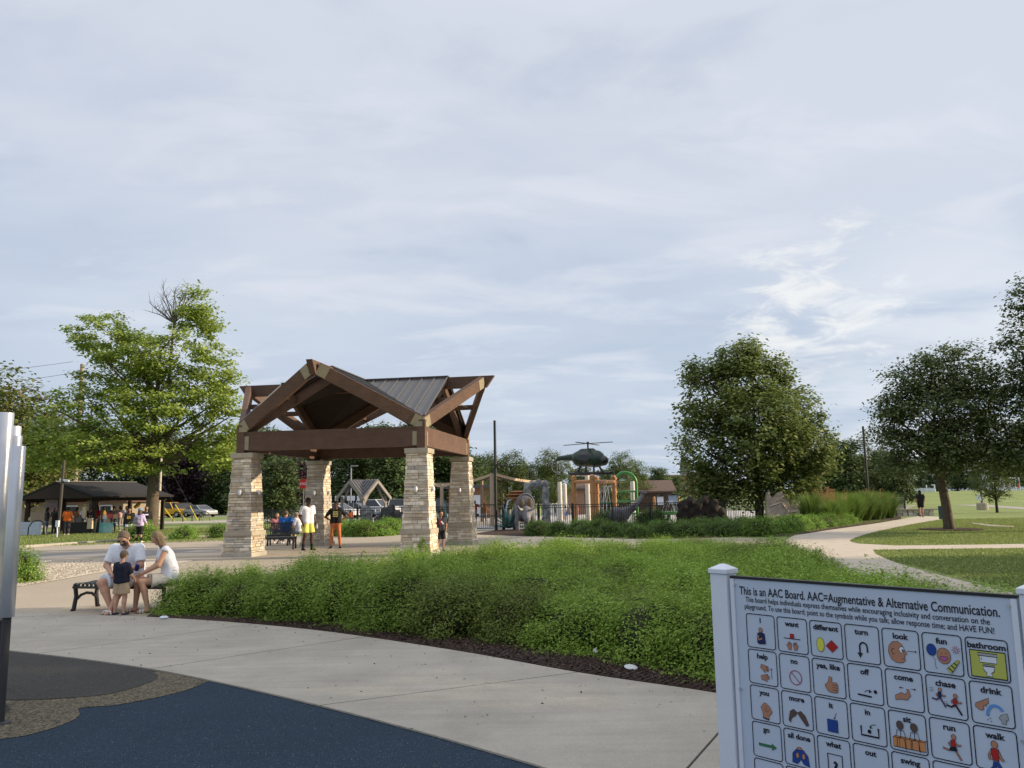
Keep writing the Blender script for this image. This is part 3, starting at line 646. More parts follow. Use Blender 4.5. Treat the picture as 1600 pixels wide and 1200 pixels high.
bg('P', 462, 112, 716, 'purple-leaved tree seen between the left stone columns', None, 4)
bg('R', 10, 60, 572, 'loose olive tree with pale seed pods behind the chime tubes', None, 1)
bg('R', 50, 63, 615, 'olive tree with a pointed top right of the chime tubes', None, 2)
bg('C', 20, 75, 700, 'round green tree behind the left end of the picnic shelter', None, 5)
bg('B', 85, 90, 690, 'pale green tree behind the roof of the picnic shelter', None, 5)
bg('N', 792, 62, 702, 'young airy tree behind the tall black camera pole', None, 0)
bg('N', 780, 66, 735, 'small young tree behind the shade sail posts', None, 1)
bg('N', 865, 74, 700, 'airy tree behind the tail of the green helicopter', None, 2)
bg('N', 965, 78, 704, 'airy tree behind the nose of the green helicopter', None, 3)
bg('N', 990, 84, 718, 'small tree behind the green water arch', None, 4)
for i, (px, d, top) in enumerate(((745, 150, 706), (815, 150, 722), (850, 160, 722), (905, 150, 728), (945, 155, 730), (1000, 165, 740), (1028, 150, 728), (1052, 160, 742), (770, 140, 712))):
    bg('C', px, d, top, 'distant dark green tree on the skyline behind the splash pad', 'skyline trees behind the splash pad', i)
bg('B', 1040, 118, 748, 'pale bushy tree beside the far brick building', None, 7)
for i, (px, d, top) in enumerate(((1318, 88, 680), (1285, 100, 712), (1350, 105, 715), (1262, 96, 700))):
    bg('C', px, d, top, ['round dark tree standing just left of the right-hand black pole', 'small dark tree between the broad tree and the black pole', 'dark tree behind the right-hand black pole', 'dark tree half hidden behind the broad olive tree'][i], None, i)
bg('C', 1392, 88, 700, 'dark tree behind the left side of the mulched lawn tree', None, 9)
bg('N', 1548, 60, 690, 'thin dark tree standing between the lawn tree and the soccer goals', None, 5)
for i, px in enumerate(range(1280, 1760, 30)):
    bg('A', px, 205 + (i % 3) * 14, 728 - (i % 4) * 9 - (i > 9) * 6, 'distant tree in the wood along the far side of the soccer field', 'trees along the soccer field', i)

# lawn: blades near enough to show
def blades(name, n, fn, h, w, mat):
    P = np.array([fn() for _ in range(n)]); a = RNG.uniform(0, 2 * pi, n); hh = h * RNG.uniform(.5, 1.3, n)
    base = np.concatenate([P, np.zeros((n, 1))], 1); e = np.stack([np.cos(a), np.sin(a), np.zeros(n)], 1) * w
    tip = base + np.stack([RNG.normal(0, .35, n) * hh, RNG.normal(0, .35, n) * hh, hh], 1)
    link(name, npmesh(name, np.stack([base - e, base + e, tip], 1).reshape(-1, 3), None, np.arange(3 * n).reshape(-1, 3), [mat]), kind='stuff')
pp = [(p.x, p.y) for p in path_poly]
def lawn_r():
    while 1:
        y = 10 + 38 * random.random() ** 1.3; x = random.uniform(6, 34)
        if x < y * .70 + 1 and not inside((x, y), pp) and x > 8 + .12 * (y - 10): return (x, y)
blades('grass', 120000, lawn_r, .048, .013, bladem)
def lawn_l():
    while 1:
        x = random.uniform(-30, -11); y = random.uniform(34.5, 56)
        p = -x - 11
        if x > -.70 * y and y > 34.6 + max(0, (x + 20) * .28): return (x, y)
blades('grass', 50000, lawn_l, .08, .016, bladem)
# ------------------------------------------------------------------ pavilion
PC = Vector((-5.325, 28.473, 0)); PA = -.165; PS = 3.02; ZL, ZR, TIP = 4.16, 5.93, 1.76
pav = thing('park_pavilion', 'brown timber pavilion with crossed metal gable roof on four tapered stone columns', 'pavilion', PC, PA)
rp = random.Random(12)
def frustum_stones(parent, w0, w1, z0, z1, single, courses, seed):
    """courses of split stone on the four faces of a tapered shaft; single: faces whose stones are objects of their own"""
    r = random.Random(seed); zs = [z0]; 
    while zs[-1] < z1 - .03: zs.append(min(z1, zs[-1] + r.uniform(*courses)))
    if z1 - zs[-2] < .03: zs.pop(-2)
    rest = MB(); n = 0
    for face in range(4):
        R = Matrix.Rotation(face * pi / 2, 3, 'Z')
        for za, zb in zip(zs, zs[1:]):
            wa = w0 + (w1 - w0) * (za - z0) / (z1 - z0); wb_ = w0 + (w1 - w0) * (zb - z0) / (z1 - z0)
            x = -.5
            while x < .5 - 1e-6:
                l = r.uniform(.13, .42) / wa; nx_ = x + l
                if .5 - nx_ < .10 / wa: nx_ = .5
                d = r.uniform(.0, .028); g = .004 / wa; e = r.uniform(.0, .006); ov = .0
                a, b_ = x + g, nx_ - g
                if x <= -.5: a = -.5 - d / wa
                if nx_ >= .5: b_ = .5 + (r.uniform(0, .028)) / wa
                ia = .5 * wa - .04; ib = .5 * wb_ - .04
                V = []
                for (zz_, ww) in ((za + .004 + e, wa), (zb - .004, wb_)):
                    V += [(a * ww, -(.5 * ww + d), zz_), (b_ * ww, -(.5 * ww + d + r.uniform(-.006, .006)), zz_), (b_ * ww, -(.5 * ww - .04), zz_), (a * ww, -(.5 * ww - .04), zz_)]
                V = [tuple(R @ Vector(v)) for v in V]
                F = [(0, 3, 2, 1), (4, 5, 6, 7), (0, 1, 5, 4), (1, 2, 6, 5), (2, 3, 7, 6), (3, 0, 4, 7)]
                mi = r.choice((0, 0, 1, 1, 2, 3))
                if face in single and n < 999:
                    b = MB(); b.add(V, F); b.build('stone', stone_ms[mi], parent); n += 1
                else: rest.add(V, F, mi)
                x = nx_
    return rest
def stone_column(x, y, seed, single):
    c = MB()
    c.box((0, 0, .33), (.86, .86, .66), taper=.94); c.box((0, 0, 1.97), (.79, .79, 2.30), taper=.74)
    o = c.build('stone_column', mortar, pav, loc=(x, y, 0))
    b = MB(); b.box((0, 0, .07), (1.03, 1.03, .14)); b.build('footing', conc, o, bevel=.012)
    b = MB(); b.box((0, 0, .735), (.97, .97, .15)); b.build('ledge', capst, o, bevel=.012)
    b = MB(); b.box((0, 0, 3.20), (.76, .76, .16)); b.build('cap', capst, o, bevel=.012)
    r1 = frustum_stones(o, .92, .88, .14, .66, single, (.045, .115), seed)
    r2 = frustum_stones(o, .83, .62, .81, 3.12, single, (.04, .125), seed + 50)
    r1.v, r1.f, r1.m = r1.v, r1.f, r1.m
    k = len(r1.v); r1.v += r2.v; r1.f += [tuple(i + k for i in f) for f in r2.f]; r1.m += r2.m
    r1.build('stonework', stone_ms, o, kind='stuff')
    # small lamp on the front and on the inner right face
    for R in (Matrix.Rotation(0, 3, 'Z'), Matrix.Rotation(pi / 2, 3, 'Z')):
        b = MB(); P = lambda x_, y_, z_: R @ Vector((x_, y_, z_))
        b.tube([P(.02, -.33, 2.05), P(.02, -.44, 2.05)], [.06, .06], 10, 0); b.tube([P(.02, -.44, 2.10), P(.02, -.44, 1.99)], [.04, .06], 10, 0); b.tube([P(.02, -.44, 1.99), P(.02, -.44, 1.94)], [.045, .03], 10, 1)
        b.build('wall_lamp', [alu, white_v], o)
    return o
CP = 2.90
stone_column(-CP, -CP, 1, (0,)); stone_column(CP, -CP, 2, (0,)); stone_column(CP, CP, 3, ()); stone_column(-CP, CP, 4, ())
def part(n, b, m, bev=0): return b.build(n, m, pav, bevel=bev)
for sx in (-1, 1):
    for sy in (-1, 1):
        b = MB(); b.box((sx * PS, sy * PS, 3.73), (.27, .27, .90)); part('post', b, brown, .008)
Rk = [Matrix.Rotation(k * pi / 2, 3, 'Z') for k in range(4)]
for k in range(4):
    T_ = lambda x, y, z: Rk[k] @ Vector((x, y, z))
    nrm = Rk[k] @ Vector((0, -1, 0))
    b = MB(); b.beam(T_(-PS + .135, -PS, 3.66), T_(PS - .135, -PS, 3.66), .20, .62); part('tie_beam', b, brown, .006)
    b = MB(); q = [(0, .0), (-PS - TIP, .0), (-PS - TIP + .28, -.40), (0, -.40)]
    b.prism([T_(-.10, y, ZR + .02 + z) for y, z in q], [T_(.10, y, ZR + .02 + z) for y, z in q]); part('ridge_beam', b, brown, .005)
    for s in (-1, 1):
        apx = T_(s * .10, -PS - TIP + .42, ZR - .20); foot = T_(s * (PS - .02), -PS, ZL - .08)
        d_ = (apx - foot).normalized(); 
        b = MB(); b.beam(foot, apx, .18, .40, up=nrm.cross(d_) * s); 
        # cross section stands in the leaning truss plane
        part('outer_rafter', b, brown, .006)
        ap2 = T_(s * .10, -PS + .10, ZR - .26); f2 = T_(s * (PS - .12), -PS + .12, ZL - .12)
        b = MB(); b.beam(f2, ap2, .14, .34); part('inner_rafter', b, brown, .006)
        t = .60
        m1, m2 = foot.lerp(apx, t) + Vector((0, 0, -.06)), f2.lerp(ap2, t) + Vector((0, 0, -.02))
        b = MB(); b.beam(m1, m2, .09, .17); part('strut', b, brown)
        b = MB()
        for tt, ln in ((.04, .42), (.95, .40)):
            c = foot.lerp(apx, tt); up2 = nrm.cross(d_) * s; nn = d_.cross(up2).normalized(); nn = nn if nn.dot(nrm) > 0 else -nn
            b.beam(c - d_ * ln * .40 + nn * .093, c + d_ * ln * .40 + nn * .093, .012, .36, up=up2)
        part('gusset_plate', b, gusset)
        b = MB(); cx = T_(s * (PS - .20), -PS - .108, 0)
        b.box((cx.x, cx.y, 3.60), (.16, .012, .44) if k % 2 == 0 else (.012, .16, .44))
        c2 = T_(s * (PS - .10), -PS - .142, 0); b.box((c2.x, c2.y, 4.04), (.30, .012, .16) if k % 2 == 0 else (.012, .30, .16))
        part('steel_strap', b, gusset)
        # roof half: triangle ridge centre - ridge end - corner
        A0, A1, A2 = T_(0, 0, ZR + .03), T_(0, -PS - .10, ZR + .03), T_(s * PS * 1.0, -PS - .0, ZL + .12)
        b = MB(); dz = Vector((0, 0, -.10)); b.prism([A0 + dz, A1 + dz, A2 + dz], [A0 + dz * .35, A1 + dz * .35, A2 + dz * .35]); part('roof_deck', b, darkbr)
        npan = 7; slope = (ZL + .12 - ZR - .03) / PS
        for i in range(npan):
            y0, y1 = -(PS + .10) * i / npan, -(PS + .10) * (i + 1) / npan + .004
            x0, x1 = min(PS, -y0), min(PS, -y1)
            P = lambda x, y, o=0: T_(s * x, y, ZR + .035 + slope * x + o)
            lo_ = [P(.02, y0), P(.02, y1), P(x1, y1)] + ([P(x0, y0)] if x0 > .03 else [])
            hi_ = [P(.02, y0, .012), P(.02, y1, .012), P(x1, y1, .012)] + ([P(x0, y0, .012)] if x0 > .03 else [])
            b = MB(); b.prism(lo_, hi_, 0); b.beam(P(.02, y1 + .012, .03), P(x1 - .01, y1 + .012, .03), .028, .042, mi=1); part('roof_panel', b, [roofm, seamm])
        b = MB(); b.beam(T_(0, 0, ZR + .035 + .02), T_(s * (PS + .02), -PS - .02, ZL + .155), .10, .012, up=(0, 0, 1)); part('valley_flashing', b, seamm)
    b = MB(); b.beam(T_(0, -.05, ZR + .065), T_(0, -PS - .12, ZR + .065), .22, .03); part('ridge_cap', b, seamm)
b = MB()
for k in (1, 3):
    T_ = lambda x, y, z: Rk[k] @ Vector((x, y, z)); b.tube([T_(-1.2, -PS - .5, 5.0), T_(1.2, -PS - .5, 5.0)], .02, 6)
part('tie_rod', b, gusset)

# ------------------------------------------------------------------ communication board
SA = -.8396; s0 = Vector((1.1261, 4.2988, 1.2649)); SD = Vector((cos(SA), sin(SA), 0)); SN = Vector((sin(SA), -cos(SA), 0)); PW = 1.33; PH = 1.12
sgn = thing('communication_board', 'white picture board of symbol cards in rows between two white capped posts', 'sign', (s0.x, s0.y, 0), SA)
# local frame: x along the board, -y towards the reader, z up
def S(x, t, o=0): return Vector((x, -o, s0.z - t))
for xx in (-.062, PW + .062):
    b = MB(); b.box((xx, .03, .6425), (.10, .10, 1.285)); b.build('post', white_v, sgn, bevel=.006)
    b = MB(); b.box((xx, .03, 1.297), (.114, .114, .024)); b.prism([(xx - .055, .085, 1.309), (xx + .055, .085, 1.309), (xx + .055, -.025, 1.309), (xx - .055, -.025, 1.309)][::-1], [(xx - .012, .042, 1.333), (xx + .012, .042, 1.333), (xx + .012, .018, 1.333), (xx - .012, .018, 1.333)][::-1]); b.build('post_cap', white_v, sgn, bevel=.003)
b = MB(); b.box((PW / 2, .012, s0.z - PH / 2), (PW, .022, PH)); b.build('panel', panelw, sgn)
b = MB(); b.box((PW / 2, .012, s0.z + .006), (PW, .03, .013)); b.build('top_edge', black, sgn)
for xx in (.012, PW - .012):
    b = MB(); b.box((xx, -.004, s0.z - PH / 2), (.022, .008, PH - .004)); b.build('edge_channel', white_v, sgn)
for xx, tt in ((.03, .03), (PW - .03, .03), (.03, .55), (PW - .03, .55)):
    b = MB(); b.tube([S(xx, tt, .004 if False else .008), S(xx, tt, .011)], .007, 8); b.build('screw', alu, sgn)
def textmesh(txt, size, bold=0, align='LEFT', sp=1.0):
    cu = bpy.data.curves.new('lettering', 'FONT'); cu.body = txt; cu.size = size; cu.offset = bold; cu.align_x = align; cu.resolution_u = 3; cu.space_character = sp
    t = bpy.data.objects.new('lettering', cu); me = t.to_mesh(); V = [tuple(v.co) for v in me.vertices]; F = [tuple(p.vertices) for p in me.polygons]; t.to_mesh_clear()
    bpy.data.objects.remove(t); bpy.data.curves.remove(cu); return V, F
def fit_text(b, txt, x0, x1, t, size, bold=0, o=.0015, mi=0, wx=None):
    V, F = textmesh(txt, size, bold); xa = min(v[0] for v in V); xb = max(v[0] for v in V); k = (x1 - x0) / (xb - xa)
    b.add([S(x0 + (v[0] - xa) * k, t - v[1], o) for v in V], F, mi)
b = MB()
fit_text(b, 'This is an AAC Board. AAC=Augmentative & Alternative Communication.', .052, 1.262, .078, .058, .0007)
b.build('heading', inkm, sgn)
b = MB()
fit_text(b, 'This board helps individuals express themselves while encouraging inclusivity and conversation on the', .085, 1.222, .113, .036, .0003)
fit_text(b, 'playground. To use this board; point to the symbols while you talk; allow response time; and HAVE FUN!', .078, 1.235, .148, .036, .0003)
b.build('instructions', inkm, sgn)
IC = {k: M('ink_' + k, c, .5, .05) for k, c in dict(k=(.010, .011, .02), s=(.40, .20, .13), n=(.012, .02, .09), r=(.38, .02, .02), y=(.62, .60, .08), b=(.015, .055, .26), p=(.13, .08, .20), g=(.03, .16, .07), o=(.50, .22, .09), m=(.30, .04, .10), h=(.10, .065, .055), w=(.62, .68, .78), d=(.035, .012, .010), c=(.10, .27, .62), l=(.42, .46, .10), t=(.33, .35, .38), v=(.36, .12, .30), z=(.12, .10, .06)).items()}
IK = list(IC)
def circ(x, y, r, ry=None, n=20, a0=0, a1=2 * pi): return [(x + r * cos(a0 + (a1 - a0) * k / n), y + (ry or r) * sin(a0 + (a1 - a0) * k / n)) for k in range(n + (a1 - a0 < 6.2))]
class Card:
    """picture in card units: x right, y down, 0..1"""
    def __init__(s, cx, cy, cw, ch): s.b = MB(); s.x, s.y, s.w, s.h = cx, cy, cw, ch; s.o = .0016
    def P(s, p): return S(s.x + p[0] * s.w, s.y + p[1] * s.h, s.o)
    def poly(s, pts, c, line=.011):
        s.o += .00012; s.b.add([s.P(p) for p in pts], [tuple(range(len(pts)))], IK.index(c))
        if line: s.line(list(pts) + [pts[0]], line)
        return s
    def line(s, pts, w=.014, c='k'):
        s.o += .00012; n = len(pts); cl = n > 2 and pts[0] == pts[-1]; q = pts[:-1] if cl else pts; m = len(q); V = []
        for i in range(m):
            a = q[(i - 1) % m] if (cl or i) else q[i]; z = q[(i + 1) % m] if (cl or i < m - 1) else q[i]
            dx, dy = z[0] - a[0], z[1] - a[1]; l = math.hypot(dx, dy) or 1
            V += [s.P((q[i][0] - dy / l * w / 2, q[i][1] + dx / l * w / 2)), s.P((q[i][0] + dy / l * w / 2, q[i][1] - dx / l * w / 2))]
        F = [(2 * i, 2 * ((i + 1) % m), 2 * ((i + 1) % m) + 1, 2 * i + 1) for i in range(m if cl else m - 1)]
        s.b.add(V, F, IK.index(c)); return s
    def limb(s, pts, w, c): s.line(pts, w + .022, 'k'); return s.line(pts, w, c)
    def arrow(s, a, b, w=.014, h=.05, c='k'):
        dx, dy = b[0] - a[0], b[1] - a[1]; l = math.hypot(dx, dy); dx /= l; dy /= l
        s.line([a, (b[0] - dx * h * .8, b[1] - dy * h * .8)], w, c)
        s.poly([b, (b[0] - dx * h - dy * h * .6, b[1] - dy * h + dx * h * .6), (b[0] - dx * h + dy * h * .6, b[1] - dy * h - dx * h * .6)], c, 0); return s
    def head(s, x, y, r=.07, c='s'): return s.poly(circ(x, y, r * .85, r), c)
def hand(c, x, y, s, flip=1, col='s', rot=0):
    P = lambda a, b: (x + flip * (a * cos(rot) - b * sin(rot)) * s, y + (a * sin(rot) + b * cos(rot)) * s)
    c.poly([P(-.35, .6), P(-.45, 0), P(-.5, -.55), P(-.38, -.6), P(-.3, -.15), P(-.22, -.75), P(-.08, -.75), P(-.06, -.18), P(.04, -.7), P(.17, -.68), P(.16, -.1), P(.42, -.35), P(.5, -.22), P(.25, .2), P(.15, .6)], col)
def pic(name, c):
    if name == 'I': c.limb([(.45, .80), (.62, .80)], .06, 'h'); c.poly([(.36, .84), (.38, .56), (.5, .52), (.63, .56), (.66, .86), (.42, .88)], 'n'); c.limb([(.40, .62), (.42, .76), (.54, .70)], .05, 's'); c.head(.50, .46, .075)
    elif name == 'want': c.line([(.2, .60), (.76, .60)], .025); c.poly([(.42, .46), (.55, .46), (.55, .59), (.42, .59)], 'r'); hand(c, .37, .82, .17, -1); hand(c, .60, .82, .17)
    elif name == 'different': c.poly(circ(.31, .66, .12, .20), 'y'); c.poly([(.67, .50), (.86, .67), (.67, .84), (.48, .67)], 'r')
    elif name == 'turn': c.line([(.42, .78)] + circ(.53, .58, .11, .12, 10, pi, 2 * pi) + [(.64, .72)], .045); c.poly([(.42, .88), (.34, .74), (.50, .74)], 'k', 0)
    elif name == 'look':
        c.poly([(.14, .62), (.17, .45), (.28, .33), (.42, .31), (.53, .38), (.58, .50), (.66, .62), (.58, .65), (.60, .78), (.52, .86), (.36, .87), (.22, .80)], 's'); c.poly(circ(.52, .52, .07, .08), 'w'); c.poly(circ(.55, .54, .025, .035), 'k', 0)
        c.line(circ(.29, .58, .05, .07, 10, 1, 5.3), .014); c.line([(.50, .76), (.58, .74)], .012); c.arrow((.66, .54), (.93, .53))
    elif name == 'fun':
        c.poly(circ(.22, .42, .125, .15), 'b'); c.line([(.24, .57), (.30, .68), (.29, .78), (.32, .90)], .010); c.poly(circ(.53, .54, .17, .20), 's')
        c.poly(circ(.53, .56, .11, .11, 10, 0, pi), 'v'); c.poly(circ(.47, .48, .012), 'k', 0); c.poly(circ(.59, .47, .012), 'k', 0)
        for k in range(9): a = k * .7; c.line([(.85 + .03 * cos(a), .36 + .03 * sin(a)), (.85 + .07 * cos(a + .3), .36 + .07 * sin(a + .3)), (.85 + .11 * cos(a + .2), .36 + .11 * sin(a + .2))], .014, 'm')
        c.poly([(.58, .86), (.70, .96), (.93, .62), (.88, .60)], 'l')
        for t in (.15, .4, .65): c.line([(.58 + .3 * t, .86 - .26 * t), (.70 + .23 * t, .96 - .34 * t)], .03)
    elif name == 'bathroom':
        c.poly([(.09, .30), (.93, .30), (.93, .94), (.09, .94)], 'l', .035); c.poly([(.32, .42), (.72, .42), (.72, .58), (.32, .58)], 'w', .018); c.poly([(.28, .35), (.74, .35), (.74, .42), (.28, .42)], 't', .018)
        c.poly([(.38, .62), (.66, .62), (.66, .66), (.38, .66)], 't', .016); c.poly([(.38, .67), (.66, .67), (.63, .78), (.57, .82), (.60, .90), (.44, .90), (.47, .82), (.41, .78)], 'w', .018); c.line([(.36, .47), (.36, .51)], .018)
    elif name == 'help': hand(c, .55, .52, .22, 1, 's', 1.9); hand(c, .56, .80, .22, 1, 's', 1.4); c.arrow((.80, .80), (.80, .48))
    elif name == 'no': c.line([p for p in circ(.52, .64, .20)] + [circ(.52, .64, .20)[0]], .026, 'm'); c.line([(.38, .50), (.66, .78)], .024, 'm')
    elif name == 'yes, like':
        c.poly([(.36, .70), (.46, .62), (.52, .44), (.60, .46), (.58, .60), (.74, .60), (.77, .68), (.76, .84), (.70, .88), (.52, .88), (.44, .84)], 's')
        for y in (.67, .74, .81): c.line([(.60, y), (.75, y)], .012)
    elif name == 'off': c.line([(.26, .80), (.66, .82)], .045); c.line([(.46, .72), (.54, .66), (.62, .67)], .018); c.poly([(.68, .68), (.59, .73), (.60, .63)], 'k', 0); c.poly(circ(.78, .67, .05), 'k', 0)
    elif name == 'come': c.poly([(.24, .66), (.42, .56), (.50, .60), (.58, .54), (.56, .46), (.62, .46), (.66, .62), (.56, .74), (.38, .74), (.24, .78)], 's'); c.arrow((.48, .44), (.36, .44)); c.arrow((.68, .44), (.82, .44))
    elif name in ('chase', 'run', 'walk'):
        def fig(x, y, s, tc, pc, hc='s', w=.05):
            c.limb([(x + .02 * s, y + .40 * s), (x - .18 * s, y + .52 * s), (x - .42 * s, y + .46 * s)], w * s, pc); c.limb([(x + .04 * s, y + .40 * s), (x + .18 * s, y + .62 * s), (x + .32 * s, y + .86 * s)], w * s, pc)
            c.limb([(x + .02 * s, y + .14 * s), (x - .16 * s, y + .24 * s), (x - .10 * s, y + .34 * s)], .045 * s, hc); c.limb([(x + .06 * s, y + .12 * s), (x + .22 * s, y + .28 * s), (x + .36 * s, y + .24 * s)], .045 * s, hc)
            c.poly([(x - .06 * s, y + .08 * s), (x + .12 * s, y + .06 * s), (x + .12 * s, y + .36 * s), (x - .05 * s, y + .40 * s)], tc); c.head(x + .07 * s, y - .05 * s, .11 * s, hc)
        if name == 'chase':
            fig(.32, .36, .46, 'n', 'p'); fig(.70, .46, .50, 'r', 'd')
            for k in range(3): c.line([(.08, .32 + .04 * k), (.19, .31 + .04 * k)], .008); c.line([(.44, .62 + .04 * k), (.54, .61 + .04 * k)], .008)
        elif name == 'run': fig(.55, .42, .60, 'r', 's'); c.poly([(.50, .64), (.64, .62), (.66, .72), (.46, .74)], 'k')
        else:
            x, y = .46, .44; c.limb([(x, y + .34), (x - .04, y + .50), (x - .16, y + .60)], .075, 'b'); c.limb([(x + .02, y + .34), (x + .12, y + .50), (x + .16, y + .62)], .075, 'b')
            c.limb([(x - .06, y + .08), (x - .14, y + .22), (x - .12, y + .32)], .04, 's'); c.limb([(x + .08, y + .08), (x + .14, y + .24), (x + .2, y + .30)], .04, 's'); c.poly([(x - .08, y + .04), (x + .1, y + .04), (x + .08, y + .32), (x - .06, y + .32)], 'r'); c.head(x + .01, y - .06, .09)
    elif name == 'drink':
        c.poly([(.12, .52), (.44, .36), (.42, .50), (.36, .52), (.38, .56), (.30, .56), (.30, .66), (.22, .68), (.10, .60)], 's', .012); c.line(circ(.58, .78, .20, .26, 12, pi, 1.8 * pi), .07, 'c'); c.poly([(.70, .72), (.84, .66), (.86, .80), (.80, .84), (.80, .92), (.70, .92), (.70, .84), (.64, .80)], 't')
        for p in ((.40, .78), (.44, .84), (.38, .88), (.46, .91)): c.poly(circ(*p, .013), 'k', 0)
    elif name == 'you': c.poly([(.42, .90), (.40, .72), (.34, .62), (.40, .54), (.48, .46), (.56, .48), (.66, .56), (.74, .70), (.68, .78), (.62, .82), (.62, .94)], 's'); c.line([(.46, .66), (.56, .72), (.64, .66)], .012); c.line([(.52, .56), (.56, .66)], .012); c.line([(.40, .90), (.62, .94)], .04)
    elif name == 'more': c.poly([(.20, .82), (.26, .56), (.38, .48), (.50, .56), (.44, .66), (.30, .74), (.26, .88)], 'h'); c.poly([(.50, .56), (.62, .50), (.76, .62), (.86, .86), (.78, .90), (.62, .72)], 'h')
    elif name == 'it': c.poly([(.36, .56), (.68, .56), (.68, .90), (.36, .90)], 'b'); c.arrow((.66, .36), (.58, .54))
    elif name == 'in': c.line([(.28, .56), (.28, .80), (.78, .80), (.78, .56)], .05); c.poly(circ(.52, .68, .055), 'k', 0); c.line(circ(.68, .58, .13, .10, 8, pi, 1.6 * pi), .018); c.poly([(.54, .60), (.62, .58), (.53, .52)], 'k', 0)
    elif name == 'sit':
        c.poly([(.08, .68), (.95, .68), (.95, .92), (.08, .92)], 'o', .016); c.poly([(.08, .68), (.14, .64), (.98, .64), (.95, .68)], 'o', .012)
        for k in range(1, 5): c.line([(.08 + .174 * k, .68), (.08 + .174 * k, .92)], .012)
        for x in (.30, .68):
            c.line([(x, .46), (x, .66)], .016); c.line([(x - .14, .68), (x - .09, .48), (x + .09, .48), (x + .14, .68)], .016); c.line([(x, .66), (x - .1, .69), (x - .12, .92)], .014); c.line([(x, .66), (x + .1, .69), (x + .12, .96)], .014); c.head(x, .35, .11, 'h')
    elif name == 'go': c.poly([(.20, .60), (.66, .60), (.66, .54), (.82, .64), (.66, .74), (.66, .67), (.20, .67)], 'g', .008)
    elif name == 'all done': c.poly([(.24, .92), (.26, .66), (.40, .52), (.62, .52), (.76, .66), (.80, .96), (.62, .92), (.52, .80), (.40, .94)], 'b'); c.poly(circ(.42, .70, .055, .08), 's'); c.poly(circ(.62, .70, .055, .08), 's'); c.poly(circ(.50, .50, .08, .04), 's')
    elif name == 'what':
        c.line([(.30, .44), (.74, .44), (.74, .98), (.30, .98), (.30, .44)], .035)
    elif name in ('out', 'swing'): c.line([(.3, .9), (.7, .9)], .03)
CX0, CY0, CWd, CHt, PX, PY = .0835, .1715, .157, .164, .1728, .1752
rows = (('I', 'want', 'different', 'turn', 'look', 'fun', 'bathroom'), ('help', 'no', 'yes, like', 'off', 'come', 'chase', 'drink'), ('you', 'more', 'it', 'in', 'sit', 'run', 'walk'), ('go', 'all done', 'what', 'out', 'swing', '', ''), ('', '', '', '', '', '', ''))
for j, rw in enumerate(rows):
    for i, nm in enumerate(rw):
        cx, cy = CX0 + i * PX, CY0 + j * PY; c = Card(cx, cy, CWd, CHt); rr = .09; o = []
        for (x, y, a) in ((1 - rr, rr, -pi / 2), (1 - rr, 1 - rr, 0), (rr, 1 - rr, pi / 2), (rr, rr, pi)): o += [(x + rr * cos(a + k * pi / 10), y + rr * sin(a + k * pi / 10)) for k in range(6)]
        c.line(o + [o[0]], .026); card = c.b.build('symbol_card', list(IC.values()), sgn)
        if nm:
            b = MB(); V, F = textmesh(nm, .034, .0011, 'CENTER'); b.add([S(cx + CWd / 2 + v[0] * 1.06, cy + .040 - v[1], .0017) for v in V], F); b.build('caption', inkm, card)
            c = Card(cx, cy, CWd, CHt); pic(nm, c)
            if c.b.f:
                if nm == 'what': V, F = textmesh('?', .075, .002, 'CENTER'); c.b.add([S(cx + .52 * CWd + v[0], cy + .155 - v[1], .002) for v in V], F, 0)
                c.b.build('picture', list(IC.values()), card)
# ------------------------------------------------------------------ chime tubes
def chime(base, ztop, r, zbot, label):
    t = thing('chime_tube', label, 'chime', base, 0, 'tall silver chime tubes')
    b = MB(); b.lathe([(r * .96, zbot), (r, zbot + .006), (r, ztop - .006), (r * .95, ztop), (r * .80, ztop), (r * .8, ztop - .03)], 28); auto(b.build('tube', alu, t))
    b = MB(); b.lathe([(r * .62, -.05), (r * .62, zbot + .1)], 16); auto(b.build('post', darkpost, t))
    b = MB(); b.lathe([(r * 1.5, 0.0), (r * 1.5, .02), (r * .66, .03)], 16); b.build('base_plate', darkpost, t)
def chime_px(xc, ytop, ybot, wpx, dist, label):
    p = D(xc, ytop, dist); q = D(xc - 8, ybot, dist); chime((p.x, dist, .0), p.z, wpx / FPX * dist / 2, q.z, label)
chime_px(29.5, 697, 964, 20, 6.6, 'front silver chime tube of the cluster, shortest, on a dark post')
chime_px(24.5, 681, 968, 19, 7.15, 'silver chime tube just behind the front one, slightly taller')
chime_px(23.5, 666, 970, 18, 7.7, 'silver chime tube third from the front of the cluster')
chime_px(10, 645, 972, 22, 6.9, 'tallest silver chime tube, at the left edge of the view')
b = MB(); b.tube([Vector((-3.9, 6.2, .35)), Vector((-4.6, 6.6, .35))], .03, 8)
# litter in the mulch
p = G(986, 1051); b = MB(); b.lathe([(.055, 0), (.06, .004), (.045, .012), (.01, .014)], 14, sx=1.1, sy=.8)
tag(b.build('plastic_lid', M('grey_plastic', (.55, .57, .6), .4, .05), loc=(p.x, p.y, .05)), 'pale grey plastic lid lying on the mulch near the sign', 'lid').rotation_euler = (.35, .1, 0)
p = G(930, 1027); b = MB(); b.add([(-.02, 0, 0), (.03, -.01, .01), (.02, .02, .05), (-.015, .015, .04)], [(0, 1, 2, 3)]); b.add([(-.02, .002, 0), (.03, -.008, .01), (.02, .022, .05), (-.015, .017, .04)], [(3, 2, 1, 0)])
tag(b.build('paper_scrap', white_v, loc=(p.x, p.y, .045)), 'crumpled white paper scrap at the foot of the front shrubs', 'litter')
p = G(256, 970); b = MB(); b.lathe([(.035, 0), (.05, .02), (.03, .04)], 9, sx=1.4)
